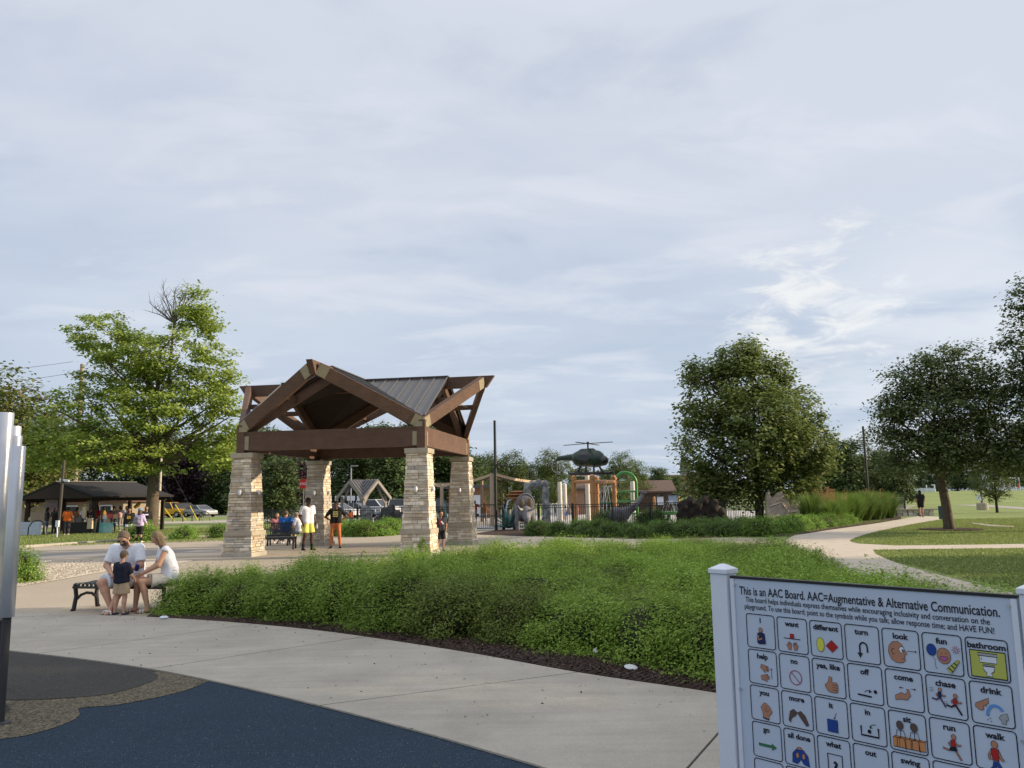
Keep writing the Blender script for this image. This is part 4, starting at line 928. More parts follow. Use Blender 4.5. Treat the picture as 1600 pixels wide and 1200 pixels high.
tag(b.build('paper_scrap', white_v, loc=(p.x, p.y, .03)), 'small white wad of paper by the left end of the shrub bed', 'litter')
# ------------------------------------------------------------------ people
skins = {'light': M('skin_light', (.50, .29, .20), .55, .06), 'tan': M('skin_tan', (.36, .19, .12), .55, .06), 'brown': M('skin_brown', (.13, .065, .04), .5, .06), 'dark': M('skin_dark', (.07, .038, .026), .5, .06)}
clothm = {}
def cloth(n, c, v=.07):
    if n not in clothm: clothm[n] = M('cloth_' + n, c, .9, v, 9, .9, bscale=11)
    return clothm[n]
hairm = {k: M('hair_' + k, c, .6, .25, 40, .4, bscale=90) for k, c in dict(black=(.008, .007, .007), brown=(.10, .065, .04), grey=(.22, .17, .13), blond=(.20, .145, .085), short=(.12, .085, .06)).items()}
def V3(*a): return np.array(a, float)
STAND = dict(pelvis=(0, 0, .95), waist=(0, 0, 1.10), chest=(0, .0, 1.30), neck=(0, .01, 1.48), head=(0, -.02, 1.63), shL=(.185, 0, 1.42), shR=(-.185, 0, 1.42), elL=(.25, .02, 1.14), elR=(-.25, .02, 1.14), wrL=(.27, -.05, .89), wrR=(-.27, -.05, .89),
             hipL=(.09, 0, .92), hipR=(-.09, 0, .92), knL=(.10, -.02, .50), knR=(-.10, -.02, .50), anL=(.11, .02, .08), anR=(-.11, .02, .08))
SIT = dict(pelvis=(0, .02, .56), waist=(0, .02, .72), chest=(0, -.03, .93), neck=(0, -.07, 1.11), head=(0, -.13, 1.25), shL=(.19, -.05, 1.05), shR=(-.19, -.05, 1.05), elL=(.26, -.08, .77), elR=(-.26, -.08, .77), wrL=(.13, -.30, .66), wrR=(-.13, -.30, .66),
           hipL=(.10, -.02, .53), hipR=(-.10, -.02, .53), knL=(.14, -.45, .50), knR=(-.14, -.45, .50), anL=(.13, -.42, .09), anR=(-.13, -.42, .09))
def person(label, loc, rz, h=1.75, base=STAND, pose=None, skin='light', shirt=('white', (.75, .77, .82)), sleeve=.62, bottom=('navy', (.02, .025, .05)), leg=.55, legw=1.0, hair='black', longhair=0, shoes='black', wide=1.0, res=.03, group=None, look=(0, -1, -.1), fine=False, hem=0.0, hand_dir=None, crop=None, kid=False, bare=False, hips=1.0):
    k = h / 1.75; J = {a: V3(*b) * k for a, b in base.items()}
    for a, b in (pose or {}).items(): J[a] = V3(*b) * k
    t = thing('person', label, 'person', loc, rz, group); W_ = wide * k; r = lambda x: x * k
    up = (J['neck'] - J['chest']); up /= np.linalg.norm(up); ax = J['shL'] - J['shR']; ax /= np.linalg.norm(ax); hx = J['hipL'] - J['hipR']; hx /= np.linalg.norm(hx)
    lk = V3(*look); lk /= np.linalg.norm(lk); hd = J['head']; hs = 1.18 if kid else 1.0
    hup = hd - J['neck']; hup = hup - lk * (hup @ lk) * .8; hup /= np.linalg.norm(hup); hsd = np.cross(lk, hup); hsd /= np.linalg.norm(hsd)
    torso = []
    for s in (-1, 1):
        torso += [(J['pelvis'] + hx * s * .07 * W_ * hips, J['waist'] + hx * s * .065 * W_, r(.115) * wide * hips, r(.105) * wide), (J['waist'] + hx * s * .065 * W_, J['chest'] + ax * s * .08 * W_, r(.105) * wide, r(.115) * wide), (J['chest'] + ax * s * .08 * W_, (J['chest'] * .35 + J['sh' + ('L' if s > 0 else 'R')] * .65), r(.110) * wide, r(.075) * wide)]
    arms = []
    for s in 'LR': arms += [(J['sh' + s], J['el' + s], r(.056) * wide, r(.043) * wide), (J['el' + s], J['wr' + s], r(.043) * wide, r(.029))]
    legs = []
    for s in 'LR':
        kn, an = J['kn' + s], J['an' + s]; cf = kn * .68 + an * .32; bk = V3(0, .018 * k, 0)
        legs += [(J['hip' + s], kn, r(.088) * wide * hips, r(.055) * wide), (kn, cf + bk, r(.053) * wide, r(.056) * wide), (cf + bk, an, r(.056) * wide, r(.036))]
    feet = []
    for s in 'LR':
        an = J['an' + s]; sh = an - J['kn' + s]; dd = V3(.15 * (1 if s == 'L' else -1), -1, 0); 
        if ('ft' + s) in J: dd = J['ft' + s] / k
        dd /= np.linalg.norm(dd); heel = an + V3(0, 0, -.045 * k) - dd * .02 * k; feet.append((heel, heel + dd * .165 * k + V3(0, 0, -.012 * k), r(.036), r(.028)))
    H = r(.092) * hs
    head = [(hd - hup * H * .55 + lk * H * .18, hd - hup * H * .25 + lk * H * .10, H * .60, H * .78), (hd + hup * H * .28 - lk * H * .12, hd + hup * H * .22 + lk * H * .10, H * .95, H * .88)]
    face = [(hd - hup * H * .08 + lk * H * .92, hd - hup * H * .34 + lk * H * 1.10, H * .10, H * .15), (hd - hup * H * .66 + lk * H * .78 - hsd * H * .15, hd - hup * H * .66 + lk * H * .78 + hsd * H * .15, H * .10, H * .10), (hd - hup * H * .98 + lk * H * .62, hd - hup * H * .9 + lk * H * .6, H * .2, H * .2)]
    for s in (-1, 1): face += [(hd - hup * H * .22 + hsd * s * H * .93 - lk * H * .05, hd + hup * H * .08 + hsd * s * H * .98 - lk * H * .08, H * .13, H * .17), (hd + hup * H * .16 + lk * H * .84 + hsd * s * H * .2, hd + hup * H * .14 + lk * H * .78 + hsd * s * H * .48, H * .10, H * .10)]
    neck = [(J['neck'] - up * .03 * k, hd - hup * H * .4 - lk * H * .1, r(.056) * wide ** .7, r(.052))]
    hands = []
    for s in 'LR':
        w = J['wr' + s]; d = w - J['el' + s]; d /= np.linalg.norm(d)
        if hand_dir and s in hand_dir: d = V3(*hand_dir[s]); d /= np.linalg.norm(d)
        side = np.cross(d, V3(1, 0, 0) * (1 if s == 'L' else -1)); side /= np.linalg.norm(side); nn = np.cross(side, d); hl = r(.085)
        for q in (-.9, -.3, .3, .9):
            p0 = w + d * hl * .15 + side * q * r(.014); p1 = w + d * hl + side * q * r(.024); hands.append((p0, p1, r(.017), r(.014)))
            f1 = p1 + d * r(.045 - .007 * abs(q)) + nn * r(.008); f2 = f1 + d * r(.028) + nn * r(.020); hands += [(p1, f1, r(.0095), r(.0085)), (f1, f2, r(.0085), r(.0075))]
        p0 = w + d * hl * .35 + side * r(.03); p1 = p0 + side * r(.032) + d * r(.028); hands += [(p0, p1, r(.013), r(.010)), (p1, p1 + d * r(.03) + nn * r(.012), r(.010), r(.008))]
    bodyp = torso + arms + legs + feet + neck + head + face
    if not fine: bodyp = bodyp + [h_ for h_ in hands if h_[2] > r(.012)]
    Vb, Qb = soft(bodyp, .022 * k, res)
    if fine or res <= .031:
        for s in (0, 1):
            n_ = len(hands) // 2; hv, hq = soft(hands[s * n_:(s + 1) * n_] + [arms[s * 2 + 1]], .006 * k, .0065 if fine else .012, cuts=[(lambda w_, d_: (lambda P: -(P - np.asarray(w_, np.float32)) @ np.asarray(d_, np.float32) - .012))(J['wr' + 'LR'[s]], (J['wr' + 'LR'[s]] - J['el' + 'LR'[s]]) / np.linalg.norm(J['wr' + 'LR'[s]] - J['el' + 'LR'[s]]))])
            Qb = np.concatenate([Qb, hq + len(Vb)]); Vb = np.concatenate([Vb, hv])
    body = link('body', npmesh('body', Vb, Qb, None, [skins[skin]], None, True), t)
    inf = lambda L_, e: [(p[0], p[1], p[2] + e, p[3] + e) + tuple(p[4:]) for p in L_]
    g = r(.014); hemz = J['hipL'] * .5 + J['hipR'] * .5
    dn = J['waist'] - J['pelvis']; dn /= np.linalg.norm(dn)
    sp = inf(torso, g + r(.008))
    for i, s in enumerate('LR'):
        a, b = J['sh' + s], J['el' + s]; d = (b - a) / np.linalg.norm(b - a)
        if sleeve > 0:
            if sleeve <= 1: sp.append((a, b, r(.072) * wide, r(.066) * wide, (a + (b - a) * sleeve, d)))
            else: sp += [(a, b, r(.068) * wide, r(.056) * wide), (b, J['wr' + s], r(.056) * wide, r(.042))]
    hp = (J['pelvis'] - dn * (hem + .03) * k)
    cuts = [lambda P: (hp - P) @ dn, lambda P: r(.074) * wide ** .6 - np.linalg.norm(P - (J['neck'] + up * .035 * k), axis=1)]
    if crop: cp = J['waist'] + dn * crop * k; cuts[0] = lambda P: (cp - P) @ dn
    so_ = softobj('shirt', sp, .03 * k, max(res * .9, .011), cloth(*shirt), t, cuts)
    bp_ = inf([torso[0], torso[3]], r(.018)); wt = J['waist'] - dn * .02 * k
    lp = []
    for i, s in enumerate('LR'):
        a, b, c = J['hip' + s], J['kn' + s], J['an' + s]
        if leg <= 1: d = (b - a) / np.linalg.norm(b - a); lp.append((a, b, r(.100) * wide * hips, r(.086) * wide * legw, (a + (b - a) * leg, d)))
        else: d = (c - b) / np.linalg.norm(c - b); lp += [(a, b, r(.095) * wide * hips, r(.066) * wide * legw), (b, c, r(.064) * wide * legw, r(.048) * legw, (b + (c - b) * (leg - 1), d))]
    softobj('shorts' if leg <= 1 else 'trousers', bp_ + lp, .03 * k, max(res * .9, .012), cloth(*bottom), t, [lambda P: (P - wt) @ dn])
    if shoes:
        fp = inf(feet, r(.012)); V_, Q_ = soft(fp, .01, max(.014, res * .6)); link('shoes', npmesh('shoes', V_, Q_, None, [cloth('shoe_' + shoes, {'black': (.012, .012, .013), 'white': (.7, .7, .7), 'navy': (.03, .03, .07)}[shoes])], None, True), t)
    if hair:
        hh = [(p[0] + hup * H * .04 - lk * H * .06, p[1] + hup * H * .05 - lk * H * .05, p[2] + H * .10, p[3] + H * .10) for p in head[1:]] + [(hd - lk * H * .42 - hup * H * .15, hd - lk * H * .35 - hup * H * .45, H * .78, H * .6)]
        pl = (lk * .90 - hup * .42); pl = pl / np.linalg.norm(pl); c0 = hd + hup * H * .18 + lk * H * (.42 if longhair < 2 else .5)
        cutp = (lambda P: (P - c0) @ pl)
        prims = [p_[:4] + ((c0, pl),) for p_ in hh]; ct = []
        if longhair:
            bk = J['neck'] + up * .02 * k - lk * r(.06); dwn = V3(0, 0, -1)
            prims += [(hd - lk * H * .5 + hsd * s * H * .35, bk + dwn * longhair * k * .5 + hsd * s * H * .55, H * .72, H * .5) for s in (-1, 1)] + [(hd + hsd * s * H * .72 + hup * H * .2, hd + hsd * s * H * .85 - hup * H * 1.25 + lk * H * .25, H * .35, H * .24) for s in (-1, 1)]
        softobj('hair', prims, .02 * k, max(res * .7, .010), hairm[hair], t, ct)
    t['k'] = k
    return t, J, (hd, lk, hup, hsd, H)
def flat_patch(name, t, c, xa, ya, w, h, m, off=.0):
    c = np.asarray(c); b = MB(); P = [c - xa * w / 2 - ya * h / 2, c + xa * w / 2 - ya * h / 2, c + xa * w / 2 + ya * h / 2, c - xa * w / 2 + ya * h / 2]; n = np.cross(xa, ya); b.prism([p - n * .004 for p in P], [p + n * .004 for p in P]); return b.build(name, m, t)

# ---- bench in the foreground with the family
FL = G(113, 955); FR = G(258, 957); bdir = (FR - FL); BLn = bdir.length; bdir.normalize(); bper = Vector((-bdir.y, bdir.x, 0)); brz = math.atan2(bdir.y, bdir.x)
def metal_bench(name, label, loc, rz, L_, back=False, seat=.44, dep=.50, group=None):
    t = thing(name, label, 'bench', loc, rz, group)
    b = MB(); nb = int(L_ / .075)
    for k in range(nb):                                            # cross straps of the seat, rolled down at both edges
        x = .03 + (L_ - .06) * k / (nb - 1); prof = [(-.02, seat - .055), (-.015, seat - .01), (.03, seat + .004), (dep / 2, seat - .012), (dep - .03, seat + .004), (dep + .015, seat - .01), (dep + .02, seat - .055)]
        for (y0, z0), (y1, z1) in zip(prof, prof[1:]): b.beam((x, y0, z0), (x, y1, z1), .048, .008, up=(0, 0, 1) if abs(y1 - y0) > abs(z1 - z0) else (0, 1, 0))
    for y, z in ((-.018, seat - .06), (dep + .018, seat - .06), (dep / 2, seat - .022)): b.tube([(0, y, z), (L_, y, z)], .020, 8)
    b.build('seat', black, t)
    for x in (.04, L_ - .04):
        b = MB(); b.tube([(x, -.015, seat - .02), (x - .0, .02, seat - .20), (x, -.02, .03), (x, -.05, .012)], [.034, .032, .034, .036], 8)
        b.tube([(x, dep + .015, seat - .02), (x, dep - .02, seat - .20), (x, dep + .02, .03), (x, dep + .05, .012)], [.034, .032, .034, .036], 8)
        b.tube([(x, .01, .17), (x, dep * .25, .245), (x, dep * .5, .265), (x, dep * .75, .245), (x, dep - .01, .17)], .024, 8)
        auto(b.build('leg_frame', black, t))
    if back:
        for k in range(int(L_ / .07)):
            x = .05 + .07 * k; b = MB(); b.beam((x, dep, seat), (x, dep + .12, seat + .42), .042, .008, up=(0, 1, 0)); b.build('back_slat', black, t)
        b = MB(); b.tube([(0, dep + .12, seat + .43), (L_, dep + .12, seat + .43)], .022, 8); b.build('back_rail', black, t)
    return t
metal_bench('park_bench', 'backless black strap-metal bench where the family in white sits', FL, brz, BLn)
def BP(u, w, z=0): return FL + bdir * u + bper * w + Vector((0, 0, z))
white = ('white', (.74, .76, .84)); 
t, J, hf = person('seated man in white t-shirt and pale shorts wearing sunglasses, head bowed', BP(.86, .22), brz + .18, 1.70, SIT,
    dict(chest=(0, -.08, .92), neck=(0, -.16, 1.08), head=(.0, -.25, 1.19), shL=(.21, -.13, 1.02), shR=(-.21, -.13, 1.02), elL=(.29, -.22, .75), elR=(-.29, -.20, .75), wrL=(.13, -.40, .66), wrR=(-.12, -.38, .64), pelvis=(0, .0, .54), knL=(.13, -.44, .50), knR=(-.25, -.42, .49), anL=(.00, -.56, .09), anR=(-.06, -.44, .09)),
    'light', white, .80, ('paleblue', (.62, .68, .78)), .86, 1.25, 'short', 0, None, 1.22, .0125, look=(0, -.80, -.55), fine=True)
hd, lk, hu, hsd, H = hf
b = MB()
for s in (-1, 1): c = Vector(hd + hu * H * .08 + lk * H * .93 + hsd * s * H * .38); b.box(c, (H * .62, .012, H * .36), R=Matrix((hsd, lk, hu)).transposed())
b.tube([Vector(hd + hu * H * .12 + lk * H * .93 + hsd * H * .68), Vector(hd + hu * H * .1 - lk * H * .1 + hsd * H * 1.02)], .004, 5); b.tube([Vector(hd + hu * H * .12 + lk * H * .93 - hsd * H * .68), Vector(hd + hu * H * .1 - lk * H * .1 - hsd * H * 1.02)], .004, 5)
b.build('sunglasses', black, t)
softobj('beard', [(hd - hu * H * .80 + lk * H * .50 - hsd * H * .25, hd - hu * H * .80 + lk * H * .50 + hsd * H * .25, H * .42, H * .42), (hd - hu * H * .5 + lk * H * .82 - hsd * H * .2, hd - hu * H * .5 + lk * H * .82 + hsd * H * .2, H * .12, H * .12)], .02, .010, hairm['short'], t)
def sandals(t, J, m, strap, k, dirs):
    for s in 'LR':
        a = J['an' + s]; d = V3(*dirs[s]); d /= np.linalg.norm(d); e = np.cross(V3(0, 0, 1), d); c = a + d * .055 * k; c[2] = .016
        b = MB(); out_ = [c - d * .13 * k - e * .03 * k, c - d * .13 * k + e * .03 * k, c + d * .02 * k + e * .045 * k, c + d * .12 * k + e * .04 * k, c + d * .15 * k, c + d * .12 * k - e * .04 * k, c + d * .02 * k - e * .045 * k]
        b.prism([Vector(p) for p in out_][::-1], [Vector(p) + Vector((0, 0, -.016)) for p in out_][::-1]); b.build('sandal', m, t)
        b = MB()
        for q in (.03, .075): b.tube([Vector(c + d * q * k - e * .042 * k), Vector(c + d * (q - .01) * k - e * .03 * k + V3(0, 0, .045)), Vector(c + d * (q - .01) * k + e * .03 * k + V3(0, 0, .045)), Vector(c + d * q * k + e * .042 * k)], .010, 6)
        b.build('strap', strap, t)
sm_ = cloth('sandal_tan', (.16, .12, .08)); ws = cloth('strap_white', (.68, .68, .66))
sandals(t, J, sm_, ws, 1.0, dict(L=(.2, -1, 0), R=(-.2, -1, 0)))
# the woman, turned towards the child
t, J, hf = person('seated woman with long light-brown hair in white sleeveless top and cream shorts', BP(1.56, .24), brz - .80, 1.60, SIT,
    dict(chest=(0, -.06, .94), neck=(0, -.12, 1.13), head=(0, -.21, 1.26), shL=(.17, -.09, 1.06), shR=(-.17, -.09, 1.06), elL=(.20, -.20, .80), elR=(-.22, -.16, .79), wrL=(.08, -.44, .66), wrR=(-.02, -.42, .66), knL=(.10, -.46, .53), knR=(-.08, -.50, .52), anL=(.16, -.34, .09), anR=(-.12, -.50, .09)),
    'light', ('white', (.74, .76, .84)), .10, ('cream', (.58, .54, .47)), .62, 1.5, 'blond', .34, None, 1.0, .0125, look=(0, -.85, -.50), fine=True, hips=1.12)
sandals(t, J, cloth('sandal_brown', (.12, .06, .04)), ws, .92, dict(L=(.1, -1, 0), R=(-.1, -1, 0)))
# the child between them, seen from behind
t, J, hf = person('small boy with cropped hair in navy t-shirt and khaki shorts, back to the camera', BP(1.16, -.36), brz + pi - .05, .98, STAND,
    dict(head=(0, -.05, 1.62), neck=(0, 0, 1.42), shL=(.19, 0, 1.36), shR=(-.19, 0, 1.36), elL=(.27, -.06, 1.08), elR=(-.27, -.06, 1.08), wrL=(.22, -.25, .95), wrR=(-.22, -.25, .95), knL=(.12, -.02, .5), knR=(-.12, -.02, .5), anL=(.15, .03, .08), anR=(-.15, .03, .08)),
    'light', ('navy', (.012, .014, .030)), .85, ('khaki', (.40, .30, .20)), .80, 1.55, 'short', 0, 'navy', 1.14, .0125, look=(0, -.8, -.6), fine=True, hem=.10, kid=True)
p = BP(1.20, -.06, .70); b = MB(); b.lathe([(.028, -.05), (.032, 0), (.030, .05)], 10)
tag(b.build('blue_cup', cloth('blue', (.015, .03, .16)), loc=p), 'small dark blue cup in the hands of the seated couple', 'cup').rotation_euler = (.3, .2, 0)

# ---- around the pavilion
def at_px(x, y): g = G(x, y); return (g.x, g.y, .008)
t, J, hf = person('standing man in white t-shirt, bright yellow shorts and black socks under the pavilion', at_px(480, 860), .75, 1.83, STAND, dict(elL=(.27, .06, 1.14), wrL=(.29, -.02, .90), elR=(-.28, .04, 1.13), wrR=(-.24, -.10, .90), anL=(.15, -.04, .08), anR=(-.13, .06, .08), knL=(.13, -.05, .50)), 'dark', white, .80, ('yellow', (.66, .66, .16)), .82, 1.35, 'black', 0, 'black', 1.05, .024, look=(.2, -1, -.05), hem=.10)
b = MB()
for s in 'LR': b.tube([Vector(J['an' + s] + V3(0, 0, -.02)), Vector(J['an' + s] * .70 + J['kn' + s] * .30)], [.046, .056], 10)
b.build('socks', cloth('shoe_black', (.012, .012, .013)), t)
b = MB(); b.lathe([(.03, 0), (.034, .10), (.02, .14), (.014, .17)], 10); bo = b.build('water_bottle', M('clear_plastic', (.5, .5, .62), .2, .05)); bo.location = Vector(at_px(480, 860)) + Matrix.Rotation(.75, 3, 'Z') @ Vector((.31, -.10, .74)); tag(bo, 'clear plastic bottle held by the man in yellow shorts', 'bottle')
t, J, hf = person('standing woman in black t-shirt with yellow print and orange leggings, hands on hips', at_px(524, 857), .12, 1.68, STAND, dict(elL=(.40, .10, 1.16), wrL=(.19, -.02, 1.04), elR=(-.40, .10, 1.16), wrR=(-.19, -.02, 1.04), anL=(.17, .02, .08), anR=(-.17, .02, .08), knL=(.14, -.02, .5), knR=(-.14, -.02, .5)), 'brown', ('black', (.012, .012, .013)), .75, ('orange', (.50, .17, .075)), 1.96, 1.0, 'black', 0, 'black', 1.0, .024, look=(-.5, -1, -.1), hand_dir=dict(L=(-.8, -.4, -.3), R=(.8, -.4, -.3)), hips=1.12)
pm_ = cloth('print_yellow', (.55, .55, .22))
for j, w in enumerate((.17, .19, .17)): flat_patch('shirt_print', t, (0, -.151 - .004 * j, 1.30 - .075 * j), V3(1, 0, 0), V3(0, 0, 1), w, .048, pm_)
softobj('hair_bun', [((-.03, .09, 1.60), (.04, .10, 1.58), .055, .05)], .01, .02, hairm['black'], t)
t, J, hf = person('boy in dark grey t-shirt with red and white print standing between the right stone columns', at_px(689, 861), .25, 1.30, STAND, dict(elL=(.25, .0, 1.14), wrL=(.22, -.10, .92)), 'tan', ('charcoal', (.045, .045, .055)), .8, ('blackshort', (.014, .014, .016)), .95, 1.5, 'black', 0, 'black', .95, .022, kid=True, hem=.12, look=(.25, -1, 0))
flat_patch('shirt_print', t, (-.05, -.115, .93), V3(1, 0, 0), V3(0, 0, 1), .06, .13, cloth('red', (.35, .02, .03))); flat_patch('shirt_print', t, (.03, -.122, .92), V3(.8, 0, .6), V3(-.6, 0, .8), .05, .12, cloth('white', (.7, .7, .7)))
metal_bench('park_bench', 'backless black metal bench under the pavilion beside the left front column', (D(392, 700, 29.1).x, 29.1, .008), .10, 1.62)
tb_ = G(425, 852); metal_bench('park_bench', 'black slat-backed bench under the pavilion where the blue-shirted person sits', (tb_.x - .05, tb_.y - .55, 0), 0.10, .85, True)
person('seated person in bright blue t-shirt at the pavilion table, back to the camera', (tb_.x + .42, tb_.y + .35, 0), pi + .15, 1.72, SIT, None, 'light', ('blue_shirt', (.015, .11, .40)), .75, ('jeans', (.05, .09, .16)), 1.9, 1.1, 'brown', 0, 'white', 1.08, .028, look=(-.3, -1, -.2))
person('seated grey-haired person in pale shirt beside the blue-shirted one, leaning in', (tb_.x + 1.02, tb_.y + .25, 0), pi + 1.05, 1.66, SIT, dict(neck=(0, -.14, 1.10), head=(0, -.22, 1.23)), 'light', ('pale', (.58, .60, .68)), .9, ('greyp', (.2, .2, .22)), 1.9, 1.1, 'grey', 0, 'white', 1.05, .028, look=(0, -1, -.3))
tt = thing('picnic_table', 'black metal table under the pavilion in front of the seated pair', 'table', (tb_.x + .15, tb_.y + 1.15, 0), .1)
b = MB(); b.lathe([(.55, .71), (.57, .73), (.55, .75)], 20); b.build('table_top', black, tt)
for k in range(3): b = MB(); a = k * 2.1; b.tube([(.1 * cos(a), .1 * sin(a), .71), (.14 * cos(a), .14 * sin(a), .35), (.45 * cos(a), .45 * sin(a), .01)], .025, 8); b.build('leg', black, tt)
person('person in a pink-red top seated at the far side of the pavilion table', (tb_.x - .35, tb_.y + 1.75, 0), .4, 1.6, SIT, None, 'light', ('pink', (.42, .16, .17)), .6, ('jeans', (.05, .09, .16)), 1.9, 1.1, 'brown', .2, 'white', 1, .035)
person('jogger in black shirt and shorts walking away along the curved path', (26.4, 52.6, .014), pi - .35, 1.74, STAND, dict(knL=(.09, -.16, .52), anL=(.08, .02, .12), knR=(-.07, .02, .5), anR=(-.06, .12, .09), elL=(.24, .10, 1.16), wrL=(.22, .02, .92), elR=(-.24, .06, 1.16), wrR=(-.22, -.10, .98)), 'tan', ('black', (.012, .012, .013)), .85, ('blackshort', (.014, .014, .016)), .7, 1.3, 'black', .12, 'black', 1.0, .03)

# ---- people on the left lawn and at the picnic shelter
pl = lambda x, y, d: (D(x, 800, d).x, d, 0)
t, J, hf = person('woman in lavender top and cap with a grey backpack, black trousers, back to the camera', pl(219, 0, 36.5), pi - .2, 1.50, STAND, dict(elL=(.27, -.08, 1.16), wrL=(.2, -.28, 1.08), elR=(-.27, -.04, 1.15), wrR=(-.25, -.22, 1.0), anL=(.15, .05, .08), anR=(-.15, -.02, .08)), 'light', ('lavender', (.50, .42, .64)), 1.6, ('black', (.012, .012, .013)), 1.95, 1.05, 'brown', .05, 'white', 1.12, .03, hem=.16)
softobj('backpack', [((-.07, .22, 1.08), (.07, .22, 1.08), .08, .08), ((-.07, .22, .92), (.07, .22, .92), .09, .09)], .06, .025, cloth('grey_bag', (.18, .18, .22)), t)
softobj('cap', [((0, .0, 1.46), (0, -.02, 1.46), .10, .095), ((0, -.10, 1.45), (0, -.16, 1.44), .05, .03)], .02, .02, cloth('blue_cap', (.16, .24, .36)), t, [lambda P: 1.43 - P[:, 2]])
t, J, hf = person('person in black jersey with yellow print and white shorts on the lawn', pl(203, 0, 38.5), .2, 1.55, STAND, None, 'tan', ('black', (.012, .012, .013)), 1.5, ('white', (.72, .74, .8)), .45, 1.3, 'black', .1, 'white', 1.08, .032, hem=.14)
flat_patch('shirt_print', t, (0, -.138, 1.10), V3(1, 0, 0), V3(0, 0, 1), .17, .14, cloth('gold', (.45, .30, .05)))
t, J, hf = person('person in black hooded top with white print standing behind the backpack wearer', pl(229, 0, 39.5), .5, 1.62, STAND, dict(elR=(-.25, -.06, 1.16), wrR=(-.12, -.28, 1.12)), 'tan', ('black', (.012, .012, .013)), 1.5, ('greyp', (.2, .2, .22)), .7, 1.2, 'black', .05, 'white', 1.1, .034)
flat_patch('shirt_print', t, (0, -.142, 1.20), V3(1, 0, 0), V3(0, 0, 1), .16, .06, cloth('white', (.7, .7, .7)))
person('person in orange t-shirt and dark trousers with white shoes at the shelter edge', pl(106, 0, 47.5), pi + .2, 1.62, STAND, None, 'brown', ('orange_t', (.62, .13, .02)), .9, ('charcoal', (.045, .045, .055)), 1.9, 1.2, 'black', 0, 'white', 1.1, .034, hem=.1)
person('person with long black hair in black clothes left of the orange t-shirt', pl(86, 0, 47.5), 1.2, 1.6, STAND, None, 'brown', ('black', (.012, .012, .013)), .8, ('black', (.012, .012, .013)), 1.9, 1.1, 'black', .4, 'white', 1.1, .036)
for x, d, rz, lab, sh, hr, bt in ((142, 50.5, .3, 'person in black top seated at the shelter, beside the blue banner', ('black', (.012, .012, .013)), 'black', ('greyp', (.2, .2, .22))), (162, 51, -.9, 'person in yellow-brown patterned top bending over a shelter table', ('mustard', (.32, .17, .03)), 'black', ('jeans', (.05, .09, .16))), (198, 52, 0, 'person in white top under the right end of the shelter roof', white, 'black', ('jeans', (.05, .09, .16))), (120, 50, 2.4, 'person in brown top near the orange t-shirt under the shelter', ('browncl', (.16, .08, .04)), 'black', ('browncl', (.16, .08, .04))), (74, 50.5, 2.0, 'person in dark grey top at the left of the shelter crowd', ('charcoal', (.045, .045, .055)), 'black', ('jeans', (.05, .09, .16))), (132, 51.5, 1.0, 'person in white top deep in the shelter behind the dark table', white, 'black', ('greyp', (.2, .2, .22))), (152, 52.5, -.4, 'person in red top deep in the shelter, behind the trash can', ('red', (.35, .02, .03)), 'black', ('jeans', (.05, .09, .16))), (178, 51.8, .6, 'person in black top behind the turquoise table', ('black', (.012, .012, .013)), 'black', ('charcoal', (.045, .045, .055))), (188, 53, -1.2, 'person in pale pink top behind the turquoise table, further right', ('pinkpale', (.5, .32, .34)), 'brown', ('greyp', (.2, .2, .22)))):
    person(lab, pl(x, 0, d), rz, 1.62, STAND, dict(elL=(.24, -.1, 1.16), wrL=(.18, -.33, 1.08)), 'brown', sh, .8, bt, 1.9, 1.15, hr, .05, 'white', 1.08, .04)
for x, d, top, rz, lab, sh, bt, sk in ((548, 50, 796, 1, 'child in an orange shirt behind the black fence', ('orange_t', (.62, .13, .02)), ('jeans', (.05, .09, .16)), 'tan'), (757, 52, 786, 0, 'dark-haired person inside the splash pad behind the gate', ('browncl', (.16, .08, .04)), ('greyp', (.2, .2, .22)), 'brown'), (768, 53, 788, 1, 'person in white top inside the splash pad behind the tall black pole', white, ('greyp', (.2, .2, .22)), 'tan'), (884, 58, 790, 2, 'child in white swimwear behind the orange helicopter frame', white, ('blue_shirt', (.015, .11, .40)), 'tan'), (1069, 60, 783, 0, 'adult in a red shirt inside the fence at the right of the splash pad', ('red', (.35, .02, .03)), ('black', (.012, .012, .013)), 'tan'), (1022, 60, 797, 1.2, 'child in a blue and white swimsuit by the green water table', ('pale', (.58, .60, .68)), ('blue_shirt', (.015, .11, .40)), 'tan')):
    z = D(x, top, d).z; person(lab, (D(x, 800, d).x, d, 0), rz, max(.9, min(1.75, z)), STAND, None, sk, sh, .8, bt, .8, 1.2, 'black', .05, None, 1.05, .045)
for x, d, top, rz, lab, sh, bt, sk in ((842, 55, 786, 2, 'child in a green swimsuit running through the jets right of the rock arch', ('lime', (.18, .40, .05)), ('lime', (.18, .40, .05)), 'light'), (857, 60, 784, .6, 'adult in a pale top standing beyond the jets right of the rock arch', ('pale', (.58, .60, .68)), ('jeans', (.05, .09, .16)), 'light'), (902, 62, 786, 1.5, 'child in pink beyond the left orange frame posts', ('pink', (.42, .16, .17)), ('pink', (.42, .16, .17)), 'tan'), (1056, 66, 781, 3, 'adult in a dark top beyond the green water table', ('charcoal', (.045, .045, .055)), ('jeans', (.05, .09, .16)), 'tan'), (742, 60, 782, .4, 'adult in a red top far behind the gate by the brick restroom', ('red', (.35, .02, .03)), ('greyp', (.2, .2, .22)), 'brown')):
    z = D(x, top, d).z; person(lab, (D(x, 800, d).x, d, 0), rz, max(.9, min(1.75, z)), STAND, dict(elL=(.36, -.1, 1.2), wrL=(.45, -.2, 1.35)), sk, sh, .8, bt, .8, 1.2, 'black', .05, None, 1.05, .045)
